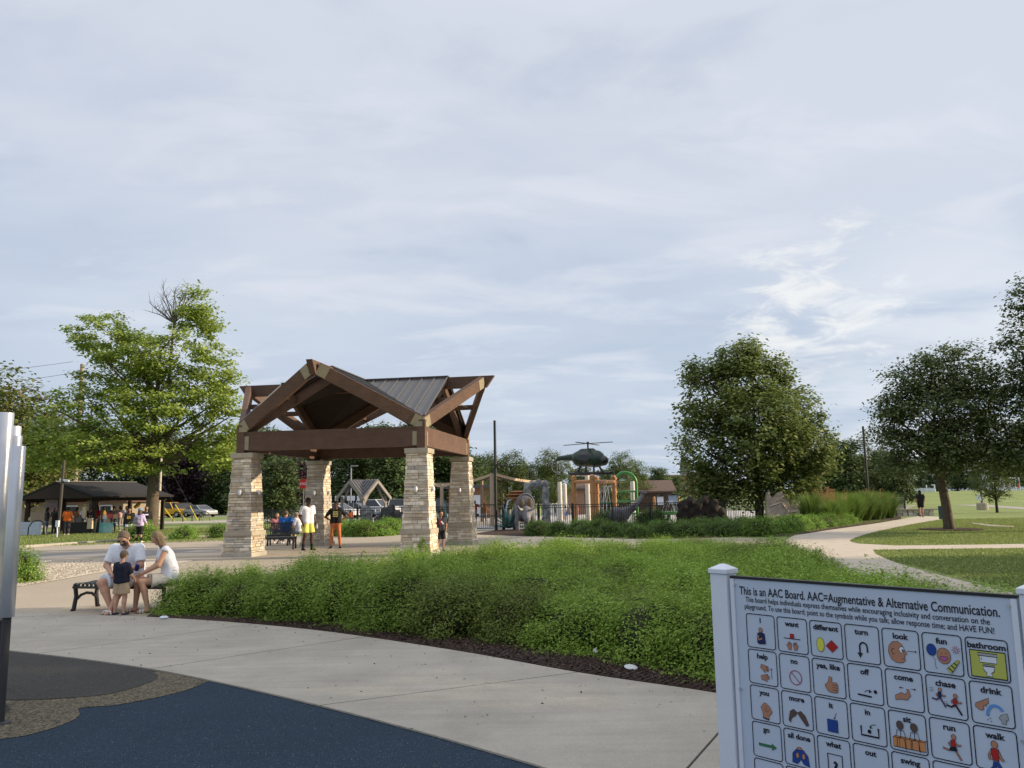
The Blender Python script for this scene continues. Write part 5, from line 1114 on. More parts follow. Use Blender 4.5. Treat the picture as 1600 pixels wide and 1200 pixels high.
for x, d, lab, sh in ((1577, 148, 'distant goalkeeper in pale kit in front of the right-hand soccer goal', ('pale', (.58, .60, .68))), (1591, 148, 'distant player in red kit beside the right-hand goal post', ('red', (.35, .02, .03))), (1534, 146, 'distant player in black kit left of the soccer goals', ('black', (.012, .012, .013)))):
    q = D(x, 760, d); person(lab, (q.x, d, hz(q.x, d)), .3, 1.75, STAND, dict(anL=(.22, 0, .08), anR=(-.2, 0, .08)), 'tan', sh, .8, sh, .8, 1.2, 'black', 0, 'black', 1.05, .06)
# ------------------------------------------------------------------ fences round the splash pad
def fence(label, line, h=1.3, gap=.115, panel=2.4):
    t = thing('picket_fence', label, 'fence', (0, 0, 0)); P = [Vector((p[0], p[1], 0)) for p in line]; k = 0
    for a, b_ in zip(P, P[1:]):
        n = max(1, round((b_ - a).length / panel))
        for i in range(n + 1):
            if i == 0 and k: continue
            p = a.lerp(b_, i / n); b = MB(); b.box((p.x, p.y, h / 2 + .02), (.09, .09, h + .04)); b.box((p.x, p.y, h + .055), (.085, .085, .03)); b.build('post', black, t)
        for z in (.12, h - .16, h - .03):
            b = MB(); b.beam(a + Vector((0, 0, z)), b_ + Vector((0, 0, z)), .03, .035); b.build('rail', black, t)
        m = int((b_ - a).length / gap); b = MB()
        for i in range(m): p = a.lerp(b_, (i + .5) / m); b.box((p.x, p.y, h / 2 + .03), (.024, .024, h - .06))
        b.build('picket', black, t, kind='stuff'); k += 1
fence('black picket fence running right from the gate along the splash pad', [(-.55, 44.0), (3.2, 44.4), (10, 46.9), (17.2, 49.2)])
fence('black picket fence behind the pavilion, left of the splash pad gate', [(-2.35, 44.0), (-9, 46.5), (-17, 48.5)])
fence('black picket fence continuing right behind the carved rock mural', [(17.25, 49.25), (22, 51.8), (27, 56)])
gt = thing('metal_gate', 'black metal gate in the splash pad fence behind the tall pole', 'gate', (-2.3, 43.95, 0))
b = MB()
for x in (.03, 1.67): b.box((x, 0, .72), (.08, .08, 1.44))
b.build('gate_post', black, gt); b = MB()
for z in (.1, .75, 1.35): b.beam((.08, 0, z), (1.62, 0, z), .03, .05)
b.build('rail', black, gt); b = MB()
for i in range(13): b.box((.16 + .115 * i, 0, .73), (.018, .018, 1.2))
b.build('picket', black, gt, kind='stuff'); b = MB(); b.box((.25, -.04, .80), (.28, .05, .16)); b.build('latch', black, gt)
def pole(name, label, cat, px, pyt, dist, r, extra=None, m=black, base=0):
    p = D(px, 700, dist); z = D(px, pyt, dist).z; g = hz(p.x, dist); t = thing(name, label, cat, (p.x, dist, g)); b = MB()
    b.lathe([(r * 1.1, 0), (r, .3), (r * .95, z - g)], 12); auto(b.build('pole', m, t)); 
    if extra: extra(t, z - g)
    return t
def cam_box(z_):
    def f(t, h): b = MB(); b.tube([(.05, 0, z_), (.30, -.05, z_ + .05)], .03, 6); b.tube([(.22, -.05, z_ - .05), (.42, -.10, z_ - .08)], [.07, .07], 8); b.build('camera_arm', black, t)
    return f
pole('camera_pole', 'tall black pole standing by the splash pad gate', 'pole', 773.5, 657, 43.2, .075, cam_box(3.5))
pole('camera_pole', 'tall black pole rising behind the ornamental grasses', 'pole', 1351, 666, 60, .085)
def cams(t, h): b = MB(); b.beam((-.15, 0, h - 1.05), (.35, 0, h - 1.12), .10, .10); b.build('camera_arm', white_v, t); b = MB(); b.box((-.02, -.11, .75), (.16, .12, .34)); b.tube([(-.02, -.12, .6), (.02, -.12, .3), (.0, -.1, 0)], .035, 6); b.build('conduit_box', white_v, t)
t = pole('lamp_post', 'dark lamp post with small white cameras and a white box, before the picnic shelter', 'lamp post', 99, 719, 43.8, .075, cams, M('pole_brown', (.06, .05, .045), .6, .1)); t.rotation_euler = (0, rad(1.2), 0)
def cbase(t, h): b = MB(); b.lathe([(.46, 0), (.44, .55), (.40, .6)], 16); b.build('concrete_base', capst, t); b = MB(); b.box((-.28, -.1, 1.05), (.28, .18, .5)); b.build('meter_box', white_v, t)
pole('field_light_pole', 'thin pole on a round concrete base with a white box, out on the right lawn', 'pole', 1526, 700, 68.5, .09, cbase, M('pole_grey', (.16, .15, .14), .6, .1))
b = MB(); g = G(1471, 811.5); b.box((0, 0, .38), (.20, .16, .76)); b.box((0, 0, .77), (.22, .18, .03)); tag(b.build('marker_post', cloth('teal', (.035, .08, .10)), loc=g, bevel=.01), 'short blue-green marker post at the path edge beside the lawn tree', 'post')
# rough stone wall by the jogger
t = thing('stone_wall', 'low rough dark stone wall beside the jogger on the curved path', 'wall', G(1405, 808) + Vector((0, 1.6, 0)))
for i in range(9):
    for j in range(2): b = MB(); b.box((i * .36 + rs.uniform(0, .05), rs.uniform(0, .08), .11 + .2 * j), (rs.uniform(.3, .36), .4, .2), rz=rs.uniform(-.1, .1), taper=.93); b.build('stone', stone_ms[2], t)
for i in range(4): b = MB(); b.box((.42 + i * .85, .03, .45), (.84, .52, .09), rz=rs.uniform(-.03, .03)); b.build('cap_stone', capst, t)

# ------------------------------------------------------------------ splash pad features
orange = M('frame_orange', (.42, .20, .075), .45, .12, 2, spec=.5); greenp = M('green_paint', (.04, .22, .05), .4, .1, spec=.5); offw = M('off_white_pole', (.55, .52, .46), .6, .08)
hgreen = M('heli_green', (.012, .045, .025), .35, .3, 4, col2=(.008, .016, .014), spec=.5); hglass = M('heli_glass', (.012, .012, .016), .12, .1, spec=.6)
HD = 52.0
def hp_(x, y, d=HD): return D(x, y, d)
fr = thing('water_play_frame', 'orange pipe frame of four posts carrying the green helicopter', 'frame', (0, 0, 0))
P4 = [(895, 50.2), (924, 48.4), (930.5, 53.6), (957.5, 51.8)]; tops = []
for x, d in P4:
    p = D(x, 700, d); b = MB(); b.lathe([(.145, 0), (.145, 2.92)], 14, (p.x, d, 0)); 
    for z in (.02, 1.9, 2.75): b.lathe([(.19, z), (.19, z + .12)], 14, (p.x, d, 0))
    b.lathe([(.16, 2.92), (.08, 3.04)], 14, (p.x, d, 0)); auto(b.build('post', orange, fr)); tops.append(Vector((p.x, d, 2.62)))
for i, j in ((0, 1), (1, 3), (0, 2), (2, 3)): b = MB(); b.tube([tops[i], tops[j]], .11, 12); auto(b.build('cross_pipe', orange, fr))
hc = (tops[0] + tops[1] + tops[2] + tops[3]) / 4; HZ = 3.08; hrot = -.48
he = thing('helicopter', 'dark green model helicopter with black rotor and skids on top of the orange frame', 'helicopter', (hc.x - .26, hc.y, HZ), hrot - .12); he.scale = (.96, 1.0, 1.0)
fus = [((-.75, 0, 1.02), (.55, 0, .98), .50, .52), ((.55, 0, .95), (1.05, 0, .82), .48, .30), ((-.75, 0, 1.1), (-1.1, 0, 1.15), .40, .26), ((-.55, 0, 1.46), (.25, 0, 1.46), .20, .20)]
softobj('fuselage', fus, .15, .05, hgreen, he)
softobj('tail_boom', [((-.95, 0, 1.14), (-2.35, 0, 1.12), .26, .14), ((-2.35, 0, 1.10), (-2.75, 0, .92), .13, .03)], .08, .04, hgreen, he)
softobj('windshield', [((.35, 0, .97), (1.06, 0, .84), .50, .31)], .1, .045, hglass, he, [lambda P: .62 - P[:, 2] + .0 * P[:, 0], lambda P: P[:, 2] - 1.42 + .25 * np.abs(P[:, 0] - .4), lambda P: .30 - P[:, 0]])
for s in (-1, 1): softobj('side_window', [((-.40, s * .42, 1.05), (.12, s * .42, 1.02), .26, .26)], .05, .05, hglass, he, [lambda P: np.abs(P[:, 1]) - .545, lambda P: -np.abs(P[:, 1]) + .30])
b = MB(); b.tube([(-.1, 0, 1.55), (-.1, 0, 2.0)], .055, 8); b.tube([(-.1, 0, 1.94), (-.1, 0, 2.08)], [.12, .08], 8); b.build('rotor_mast', black, he)
for k, a in enumerate((.10, pi / 2 + .1, pi + .10, 1.5 * pi + .1)):
    b = MB(); d0 = Vector((cos(a), sin(a), 0)); b.beam(Vector((-.1, 0, 1.97)) + d0 * .08, Vector((-.1, 0, 1.96 + .03 * cos(a))) + d0 * 1.75, .17, .035); b.build('rotor_blade', black, he)
b = MB(); pts = [(-2.62 + .42 * cos(k * pi / 10), .14, .62 + .42 * sin(k * pi / 10)) for k in range(21)]; b.tube(pts, .028, 6, cap=False); b.tube([(-2.62, .14, .24), (-2.62, .14, 1.0)], .02, 5); b.tube([(-3.0, .14, .62), (-2.2, .14, .62)], .02, 5); b.build('tail_rotor', M('rotor_grey', (.20, .22, .22), .5, .1), he)
for s in (-1, 1):
    b = MB(); b.tube([(-1.25, s * .62, .12), (-1.1, s * .62, .06), (1.15, s * .62, .06), (1.4, s * .62, .14)], .085, 8); auto(b.build('skid', black, he))
    for x in (-.65, .65): b = MB(); b.tube([(x, s * .62, .08), (x * .75, s * .34, .56)], .07, 8); b.build('skid_strut', black, he)
# green water arch
ga = thing('water_arch', 'bright green water arch with rails right of the helicopter frame', 'arch', (D(975, 700, 55).x, 55, 0)); R_ = .74; Zt = 2.55
b = MB(); b.tube([(-R_, 0, 0), (-R_, 0, Zt)] + [(R_ * cos(pi - k * pi / 12), 0, Zt + R_ * sin(k * pi / 12)) for k in range(1, 12)] + [(R_, 0, Zt), (R_, 0, 0)], .10, 12); auto(b.build('arch_tube', greenp, ga))
for z in (2.0, 1.35, .5): b = MB(); b.tube([(-R_, 0, z), (R_, 0, z)], .06, 8); b.build('rail', greenp, ga)
for i in range(9): b = MB(); b.tube([(-R_ + .16 * (i + .5), 0, 1.35), (-R_ + .16 * (i + .5), 0, 1.95)], .018, 6); b.build('bar', greenp, ga)
gs = thing('water_slide_fence', 'dark green barred play panel inside the orange frame', 'play panel', (D(945, 700, 57).x, 57, 0))
for z in (.45, 1.25): b = MB(); b.tube([(-1.0, 0, z), (1.05, 0, z)], .05, 8); b.build('rail', M('green_dark', (.02, .12, .05), .4, .1), gs)
for i in range(14): b = MB(); b.tube([(-.95 + .15 * i, 0, 0.1), (-.95 + .15 * i, 0, 1.25)], .02, 6); b.build('bar', M('green_dark', (.02, .12, .05), .4, .1) if i == 0 else bpy.data.materials['green_dark'], gs)
for x, yt, d, lab in ((916, 741, 56, 'cream water pole standing behind the front orange post'), (986, 752, 58, 'cream water pole inside the green arch'), (873, 753, 60, 'pale grey post left of the helicopter, front one of two'), (880.5, 756, 62, 'pale grey post left of the helicopter, rear one of two')):
    p = D(x, 700, d); z = D(x, yt, d).z; t = thing('water_pole', lab, 'pole', (p.x, d, 0)); b = MB(); b.lathe([(.17, 0), (.16, z - .1), (.13, z)], 12); auto(b.build('pole', offw, t))
    if x == 916: b = MB(); b.tube([(0, 0, z - .1), (-.4, 0, z), (-.75, 0, z - .05)], .11, 8); b.build('spout', offw, t)
# water jets and spray
wat = M('water', (.75, .78, .8), .15, .03, 5, spec=.5)
def jets(label, x, d, n, h, spread, seed):
    r = random.Random(seed); b = MB(); p = D(x, 700, d)
    for k in range(n):
        a = r.uniform(-1, 1) * spread; x0 = r.uniform(-.2, .2); pts = [(x0 + a * t, r.uniform(-.02, .02), h * (1 - (2 * t - 1) ** 2) * .98 + .02) for t in [i / 12 for i in range(13)]]; b.tube(pts, .012, 4)
    tag(b.build('water_jet', wat, loc=(p.x, d, 0)), label, 'water jet')
jets('thin arching water jets in front of the brown-roofed building', 940, 59, 7, 2.5, 1.6, 1); jets('white water jets spraying behind the fence right of the rock arch', 868, 53, 16, 1.3, .9, 2); jets('low arching water jets by the red-shirted adult', 1052, 58, 6, 1.3, 1.3, 3); jets('arching water jets left of the trunk of the broad tree', 1140, 56, 6, 1.4, 1.6, 4)
# triceratops, long-necked dinosaur
dino = two_scale(M('dino_grey', (.115, .115, .125), .8, .25, 5, .8, bscale=20, col2=(.20, .20, .215)), 2, .2); horn = M('horn', (.36, .34, .30), .6, .1); dbr = M('dino_brown', (.13, .10, .06), .8, .2)
tr = thing('triceratops_statue', 'grey horned dinosaur statue with a frill facing the plaza', 'statue', (D(819, 700, 42.6).x, 42.6, 0), .12); tr.scale = (.82, .72, .92)
softobj('body', [((0, .5, 1.05), (0, 1.7, 1.1), .58, .62), ((0, 1.7, 1.05), (0, 3.1, .5), .5, .10), ((0, .35, 1.15), (0, -.35, 1.0), .42, .36), ((0, -.35, .98), (0, -.95, .62), .34, .20), ((0, -.95, .62), (0, -1.1, .48), .16, .08)] + [((s * .42, .35, .9), (s * .5, .2, .45), .24, .17) for s in (-1, 1)] + [((s * .5, .2, .45), (s * .5, .1, .08), .17, .16) for s in (-1, 1)] + [((s * .44, 1.7, .9), (s * .48, 1.7, .1), .30, .18) for s in (-1, 1)], .12, .05, dino, tr)
softobj('frill', [((0, -.10, 1.42), (0, .02, 1.62), .50, .46, None, (1.15, .22, 1))], .05, .05, dino, tr)
b = MB(); pts = [(.58 * cos(k * pi / 12), -.08 + .05 * sin(k * pi / 12), 1.42 + .64 * sin(k * pi / 12)) for k in range(13)]; b.tube(pts, .06, 6); b.build('frill_edge', dino, tr)
for s in (-1, 1): softobj('frill_window', [((s * .24, -.30, 1.50), (s * .26, -.26, 1.66), .17, .15, None, (1, .3, 1.1))], .03, .035, dbr, tr)
softobj('jaw', [((0, -.62, .62), (0, -.98, .42), .20, .12)], .05, .04, dbr, tr)
for s in (-1, 1): b = MB(); b.tube([(s * .20, -.45, 1.15), (s * .42, -.75, 1.20), (s * .62, -1.1, 1.42)], [.085, .06, .01], 8); b.build('horn', horn, tr)
b = MB(); b.tube([(0, -.88, .80), (0, -1.02, 1.02)], [.08, .01], 8); b.build('horn', horn, tr)
sa = thing('sauropod_statue', 'grey long-necked dinosaur statue behind the dark hedge', 'statue', (D(962, 700, 45.9).x, 45.9, 0), 0); sa.scale = (.72, .72, .78)
softobj('body', [((-.1, 0, .85), (.5, 0, .85), .55, .45), ((.5, 0, .95), (1.3, 0, 1.35), .34, .22), ((1.3, 0, 1.35), (1.95, 0, 2.05), .22, .14), ((1.95, 0, 2.05), (2.0, 0, 2.42), .13, .12), ((2.0, 0, 2.42), (2.28, -.05, 2.36), .14, .08), ((-.3, .1, .75), (-1.2, .5, .35), .40, .10)] + [((x, s * .28, .7), (x + .05, s * .30, .05), .20, .15) for x in (-.2, .5) for s in (-1, 1)], .12, .05, dino, sa)
for i in range(11):
    t_ = i / 10; p = Vector((.4, 0, 1.36)).lerp(Vector((1.3, 0, 1.60)), min(1, t_ * 2)) if t_ < .5 else Vector((1.25, 0, 1.58)).lerp(Vector((1.86, 0, 2.2)), t_ * 2 - 1); b = MB(); b.add([p + Vector((-.07, -.03, -.06)), p + Vector((.07, -.03, -.04)), p + Vector((-.05, 0, .14)), p + Vector((-.07, .03, -.06)), p + Vector((.07, .03, -.04))], [(0, 1, 2), (4, 3, 2), (1, 4, 2), (3, 0, 2), (0, 3, 4, 1)]); b.build('back_plate', horn, sa)
# agave-like plants
agm = M('agave', (.06, .15, .14), .6, .25, 4, col2=(.14, .28, .26))
def agave(label, x, d, h, n, seed, z0=0):
    r = random.Random(seed); p = D(x, 700, d); t = thing('spiky_plant', label, 'plant', (p.x, d, z0))
    for i in range(n):
        a = r.uniform(0, 2 * pi); e = r.uniform(.25, 1.35); L_ = h * r.uniform(.8, 1.1); d0 = Vector((cos(a) * sin(e), sin(a) * sin(e), cos(e))); sd = Vector((-sin(a), cos(a), 0)); up = d0.cross(sd)
        q = [Vector((0, 0, .1)) + d0 * L_ * t_ + Vector((0, 0, -.25 * L_ * t_ * t_ * sin(e))) for t_ in (0, .35, .7, 1)]; b = MB(); V = []
        for c, w in zip(q, (.05, .085, .06, .004)): V += [c - sd * w * h * .55, c + up * w * .25, c + sd * w * h * .55, c - up * w * .2]
        b.add(V, [(4 * j + k, 4 * j + (k + 1) % 4, 4 * j + 4 + (k + 1) % 4, 4 * j + 4 + k) for j in range(3) for k in range(4)]); b.build('leaf', agm, t)
agave('blue-green spiky plant left of the horned dinosaur statue', 793, 43.4, 1.35, 46, 2); agave('pale green spiky plant seen between the right stone columns', 697, 46, 1.6, 34, 3)
# rocks and arch
rock = two_scale(M('faux_rock', (.10, .115, .125), .9, .3, 3, .9, bscale=12, col2=(.34, .34, .33)), 6, .3)
def rocky(name, label, cat, prims, loc, m=rock, k=.08, h=.06, kind=None):
    t = thing(name, label, cat, loc); V, Q = soft(prims, k, h); r = np.random.default_rng(int(abs(loc[0] * 100))); ph = r.uniform(0, 6, 9)
    V = V + .055 * np.stack([np.sin(V[:, 1] * 9 + ph[0]) * np.sin(V[:, 2] * 11 + ph[1]), np.sin(V[:, 0] * 8 + ph[2]) * np.sin(V[:, 2] * 10 + ph[3]), np.sin(V[:, 0] * 12 + ph[4]) * np.sin(V[:, 1] * 9 + ph[5])], 1); V[:, 2] = np.maximum(V[:, 2], 0)
    link('rock', npmesh('rock', V, Q, None, [m], None, True), t); return t
ax_ = D(836, 700, 49).x
rocky('rock_arch', 'grey faux-rock arch behind the horned dinosaur statue', 'arch', [((-.62, 0, 0), (-.62, 0, .5), .30, .27), ((-.62, 0, .75), (-.55, 0, 1.3), .28, .24), ((-.55, 0, 1.5), (-.62, 0, 2.05), .26, .24), ((-.62, 0, 2.35), (.1, 0, 2.5), .24, .20), ((.1, 0, 2.5), (.66, 0, 2.42), .22, .24), ((.68, 0, 2.1), (.66, 0, 1.5), .24, .26), ((.66, 0, 1.3), (.70, 0, .6), .27, .28), ((.7, 0, .5), (.7, 0, 0), .28, .32)], (ax_, 49, 0), k=.02).scale = (.86, .9, 1.02)
rocky('boulder', 'dark craggy boulder under the small grey shelter', 'boulder', [((0, 0, .2), (.1, 0, .9), .6, .45), ((.35, 0, .3), (.6, .1, .8), .4, .3), ((-.4, .1, .2), (-.35, 0, .6), .4, .3), ((.2, 0, 1.0), (.3, 0, 1.3), .35, .22)], (D(604, 700, 47.4).x, 47.4, 0), M('dark_rock', (.03, .032, .035), .85, .3, 4, .9, bscale=14, col2=(.085, .09, .095)))
rocky('boulder', 'grey stacked boulder left of the dark one behind the black fence', 'boulder', [((0, 0, .2), (.05, 0, .5), .4, .38), ((.1, 0, .95), (0, 0, 1.1), .36, .3)], (D(571, 700, 48).x, 48, 0))
rocky('rock_mound', 'dark brown rock mound under the broad tree behind the hedge', 'rock', [((-.9, 0, .2), (-.8, 0, 1.1), .35, .3), ((-.45, .1, .2), (-.4, 0, 1.35), .33, .26), ((.0, 0, .2), (.05, 0, 1.1), .36, .3), ((.5, .1, .2), (.5, .1, 1.4), .34, .26), ((.95, 0, .2), (1.0, 0, 1.2), .36, .24), ((1.3, 0, .2), (1.4, 0, .6), .4, .3)], (D(1085, 700, 46.5).x, 46.5, 0), M('brown_rock', (.018, .014, .012), .95, .3, 4, .9, bscale=16, col2=(.036, .03, .025)))
# carved rock mural
cm = two_scale(M('carved_stone', (.50, .41, .31), .9, .2, 5, .8, bscale=12, col2=(.62, .54, .44)), 3, .25)
mu = thing('carved_mural', 'tan carved rock mural with scalloped top beside the broad tree trunk', 'mural', (D(1219, 700, 47.8).x, 47.8, 0), .12)
o_ = [(-1.15, 0), (1.08, 0), (1.12, .8), (1.02, 1.08), (.88, 1.22), (.76, 1.08), (.66, 1.30), (.52, 1.34), (.42, 1.12), (.34, .95), (.26, 1.25), (.10, 1.60), (-.15, 1.82), (-.42, 1.72), (-.60, 1.50), (-.78, 1.45), (-.9, 1.72), (-1.0, 1.80), (-1.12, 1.3)]
b = MB(); b.prism([(x, .12, z) for x, z in o_], [(x, -.12, z) for x, z in o_]); b.build('slab', cm, mu, bevel=.03)
softobj('relief', [((-.9, -.12, .95), (-.2, -.12, 1.15), .05, .05), ((-.2, -.12, 1.15), (.25, -.12, .55), .05, .05), ((-.45, -.12, 1.25), (-.1, -.12, 1.5), .06, .05), ((-.35, -.12, 1.4), (0, -.12, 1.25), .05, .04), ((.55, -.12, .9), (.85, -.12, 1.0), .09, .06), ((.4, -.12, .6), (.95, -.12, .65), .07, .05)] + [((-.95 + .21 * i, -.12, .18 + .1 * (i % 3)), (-.85 + .21 * i, -.12, .22 + .1 * (i % 3)), .075, .06) for i in range(9)], .02, .03, M('carved_pale', (.60, .50, .40), .9, .15, 6), mu)
# bowl feature, shade sails, climbing net
bw = thing('water_bowl', 'orange-brown tiered water bowl under the shade sails', 'water feature', (D(806, 700, 50).x, 50, 0)); wood = M('bowl_wood', (.36, .15, .06), .6, .25, 5, col2=(.20, .09, .05))
for z, r_ in ((1.62, .62), (1.80, .66), (1.96, .50)): b = MB(); b.lathe([(r_ * .6, z), (r_, z + .09), (r_ * .96, z + .13), (r_ * .5, z + .17)], 18); auto(b.build('bowl', wood, bw))
b = MB(); b.lathe([(.22, 0), (.20, 1.65)], 12); b.build('stem', wood, bw); b = MB(); b.tube([(-.62, 0, 0), (-.66, 0, .9), (-.55, 0, 1.5), (-.3, 0, 1.65)], .06, 8); b.build('support', white_v, bw)
sailm = M('shade_sail', (.045, .06, .035), .9, .15, 3); sailt = M('sail_edge', (.46, .34, .23), .85, .1, 3)
def sail(label, C):
    t = thing('shade_sail', label, 'shade sail'); n = 8; V = []; C = [Vector(c) for c in C]
    for j in range(n + 1):
        for i in range(n + 1):
            u_, v_ = i / n, j / n; p = C[0].lerp(C[1], u_).lerp(C[3].lerp(C[2], u_), v_); p.z -= 1.1 * (u_ * (1 - u_) + v_ * (1 - v_)) * .5; V.append(p)
    b = MB(); b.add(V, [(j * (n + 1) + i, j * (n + 1) + i + 1, (j + 1) * (n + 1) + i + 1, (j + 1) * (n + 1) + i) for j in range(n) for i in range(n)]); b.build('cloth', sailm, t, True)
    b = MB(); 
    for a, z in ((0, 1), (1, 2), (2, 3), (3, 0)):
        q = [C[a].lerp(C[z], k / 8) - Vector((0, 0, 1.1 * .5 * (k / 8) * (1 - k / 8))) for k in range(9)]
        for p0, p1 in zip(q, q[1:]): b.beam(p0, p1, .04, .16)
    b.build('hem', sailt, t)
sail('green shade sail with tan hem left of the tall black pole', [hp_(768, 741, 50), hp_(700, 757, 53), hp_(676, 756, 60), hp_(758, 748, 60)])
sail('green shade sail with a long tan edge right of the tall black pole', [hp_(774, 741, 50), hp_(851, 753, 55), hp_(840, 752, 62), hp_(785, 748, 62)])
for x, yt, d, lab in ((767.5, 740, 50, 'thick tan shade sail post just left of the tall black pole'), (784.5, 744, 62, 'tan shade sail post just right of the tall black pole'), (690, 757, 53, 'tan shade sail post seen between the right stone columns'), (752, 748, 60, 'rear tan shade sail post left of the gate')):
    p = D(x, 700, d); z = D(x, yt, d).z; b = MB(); b.lathe([(.13, 0), (.115, z)], 12, ); tag(auto(b.build('sail_post', M('post_tan', (.36, .27, .21), .7, .12), loc=(p.x, d, 0))), lab, 'post')
cn = thing('climbing_net', 'black rope climbing net on a high bar above the rock arch', 'climbing net', (0, 0, 0)); nd = 88
b = MB()
for (x0, y0), (x1, y1) in (((806, 730), (842, 729)),): b.tube([hp_(x0, y0, nd), hp_(x1, y1, nd)], .09, 8)
b.build('top_bar', black, cn); b = MB()
for x in (806, 842): p = hp_(x, 729, nd); b.tube([(p.x, nd, 0), p], .09, 8)
b.build('upright', black, cn)
for i in range(6): b = MB(); b.tube([hp_(808 + 6.4 * i, 729.5, nd), hp_(804 + 6.4 * i, 752, nd - 1)], .035, 5); b.build('rope', black, cn)
for y in (737, 745): b = MB(); b.tube([hp_(805, y, nd - .4), hp_(840, y, nd - .4)], .03, 5); b.build('rope', black, cn)
# buildings behind the splash pad
bbrick = M('brick_wall', (.30, .155, .095), .9, .2, 6, .3, bscale=30); broof = M('brown_roof', (.12, .085, .07), .9, .15, 4, .3); bdark = M('brown_wall', (.07, .05, .04), .9, .15)
def house(name, label, cat, loc, rz, L_, Wd, zw, zr, wm, rm, wins=(), over=.5, hip=0.0, doors=(), chimney=None):
    t = thing(name, label, cat, loc, rz); b = MB(); b.box((0, 0, zw / 2), (L_, Wd, zw)); b.build('wall', wm, t)
    x, y = L_ / 2 + over, Wd / 2 + over; rx = x - hip; b = MB()
    b.add([(-x, -y, zw), (x, -y, zw), (x, y, zw), (-x, y, zw), (-rx, 0, zr), (rx, 0, zr), (-x, -y, zw - .15), (x, -y, zw - .15), (x, y, zw - .15), (-x, y, zw - .15)], [(0, 1, 5, 4), (2, 3, 4, 5), (1, 2, 5), (3, 0, 4), (6, 7, 1, 0), (7, 8, 2, 1), (8, 9, 3, 2), (9, 6, 0, 3), (9, 8, 7, 6)]); ro = b.build('roof', rm, t)
    for wx, wz, ww, wh in wins:
        b = MB(); b.box((wx, -Wd / 2 - .03, wz), (ww + .24, .08, wh + .24)); wo = b.build('window', white_v, t); b = MB(); b.box((wx, -Wd / 2 - .075, wz), (ww, .02, wh)); b.build('pane', hglass if name != 'brick_house' else M('house_pane', (.35, .40, .42), .3, .1) if 'house_pane' not in bpy.data.materials else bpy.data.materials['house_pane'], wo)
    for dx, dw, dh in doors: b = MB(); b.box((dx, -Wd / 2 - .04, dh / 2), (dw, .08, dh)); b.build('door', white_v, t)
    if chimney: b = MB(); b.box((chimney[0], .2, chimney[1] / 2 + zw / 2), (.4, .4, chimney[1] - zw + zw)); b.build('chimney', capst, ro)
    return t
p = D(985, 700, 84); house('park_building', 'low brown-roofed building behind the green water arch', 'building', (p.x - .6, 86, 0), -.05, 9.4, 6, 2.15, 3.3, bdark, broof, over=.4)
p = D(906, 700, 80); t = thing('park_building', 'tan brick wing with flat dark roof edge left of the brown roof', 'building', (p.x, 81, 0)); b = MB(); b.box((0, 0, 1.15), (2.6, 4, 2.3)); b.build('wall', M('tan_brick', (.33, .215, .15), .9, .12, 5), t); b = MB(); b.box((0, 0, 2.4), (3.2, 4.6, .2)); b.build('roof', broof, t); b = MB(); b.box((.5, -2.02, 1.0), (.5, .04, 2)); b.build('door', bdark, t)
p = D(1072, 700, 190); house('brick_building', 'distant flat brick building beyond the far trees', 'building', (p.x + 3, 196, 0), 0, 14, 10, 6.3, 6.6, bbrick, broof, ((-4, 3.5, 1.2, 1.4), (0, 3.5, 1.2, 1.4)), .15)
p = D(1069, 700, 240); t = thing('brick_tower', 'distant grey square tower beside the broad tree crown', 'tower', (p.x, 240, 0)); b = MB(); b.box((0, 0, 5.6), (2.6, 2.6, 11.2)); b.build('wall', M('tower_grey', (.22, .21, .21), .9, .1), t); b = MB(); b.box((0, 0, 11.3), (2.8, 2.8, .2)); b.build('roof', broof, t)
p = D(740, 700, 70); t = thing('brick_restroom', 'small brick building under the shade sails', 'building', (p.x, 72, 0)); b = MB(); b.box((0, 0, 1.3), (4.4, 4, 2.6)); b.build('wall', bbrick, t); b = MB(); b.box((0, 0, 2.75), (5.2, 5, .3)); b.build('roof', roofm, t); b = MB(); b.box((.3, -2.03, 1.0), (.9, .06, 2.0)); b.build('door', white_v, t)
# information signs, kiosk
for x, d, y0, y1, w, lab in ((1028, 62, 776, 789, .62, 'small information board with a dark cap beyond the fence'), (1049, 64, 774, 787, 1.05, 'wide information board with a blue panel beyond the fence')):
    p = D(x, 700, d); z1 = D(x, y0, d).z; z0 = D(x, y1, d).z; t = thing('information_board', lab, 'sign', (p.x, d, 0)); b = MB()
    for s in (-1, 1): b.box((s * w * .4, 0, z1 / 2), (.07, .07, z1))
    b.build('post', black, t); b = MB(); b.box((0, -.05, (z0 + z1) / 2), (w * .8, .04, z1 - z0)); b.build('panel', white_v if w < 1 else cloth('board_blue', (.25, .33, .45)), t); b = MB(); b.prism([(-w * .6, -.15, z1), (w * .6, -.15, z1), (0, -.15, z1 + .16)], [(-w * .6, .1, z1), (w * .6, .1, z1), (0, .1, z1 + .16)]); b.build('cap', black, t)
p = D(1040, 700, 56); t = thing('water_table', 'bright green water table with orange posts behind the fence', 'water table', (p.x, 56, 0)); b = MB(); b.lathe([(.5, .35), (1.0, .5), (1.0, .58), (.9, .58), (.5, .45)], 16); auto(b.build('basin', greenp, t)); 
for x in (-.9, .8): b = MB(); b.lathe([(.09, 0), (.09, 1.55), (.05, 1.62)], 10, (x, .3, 0)); b.build('post', orange, t)
b = MB(); b.lathe([(.15, 0), (.12, .4)], 8); b.build('pedestal', greenp, t)
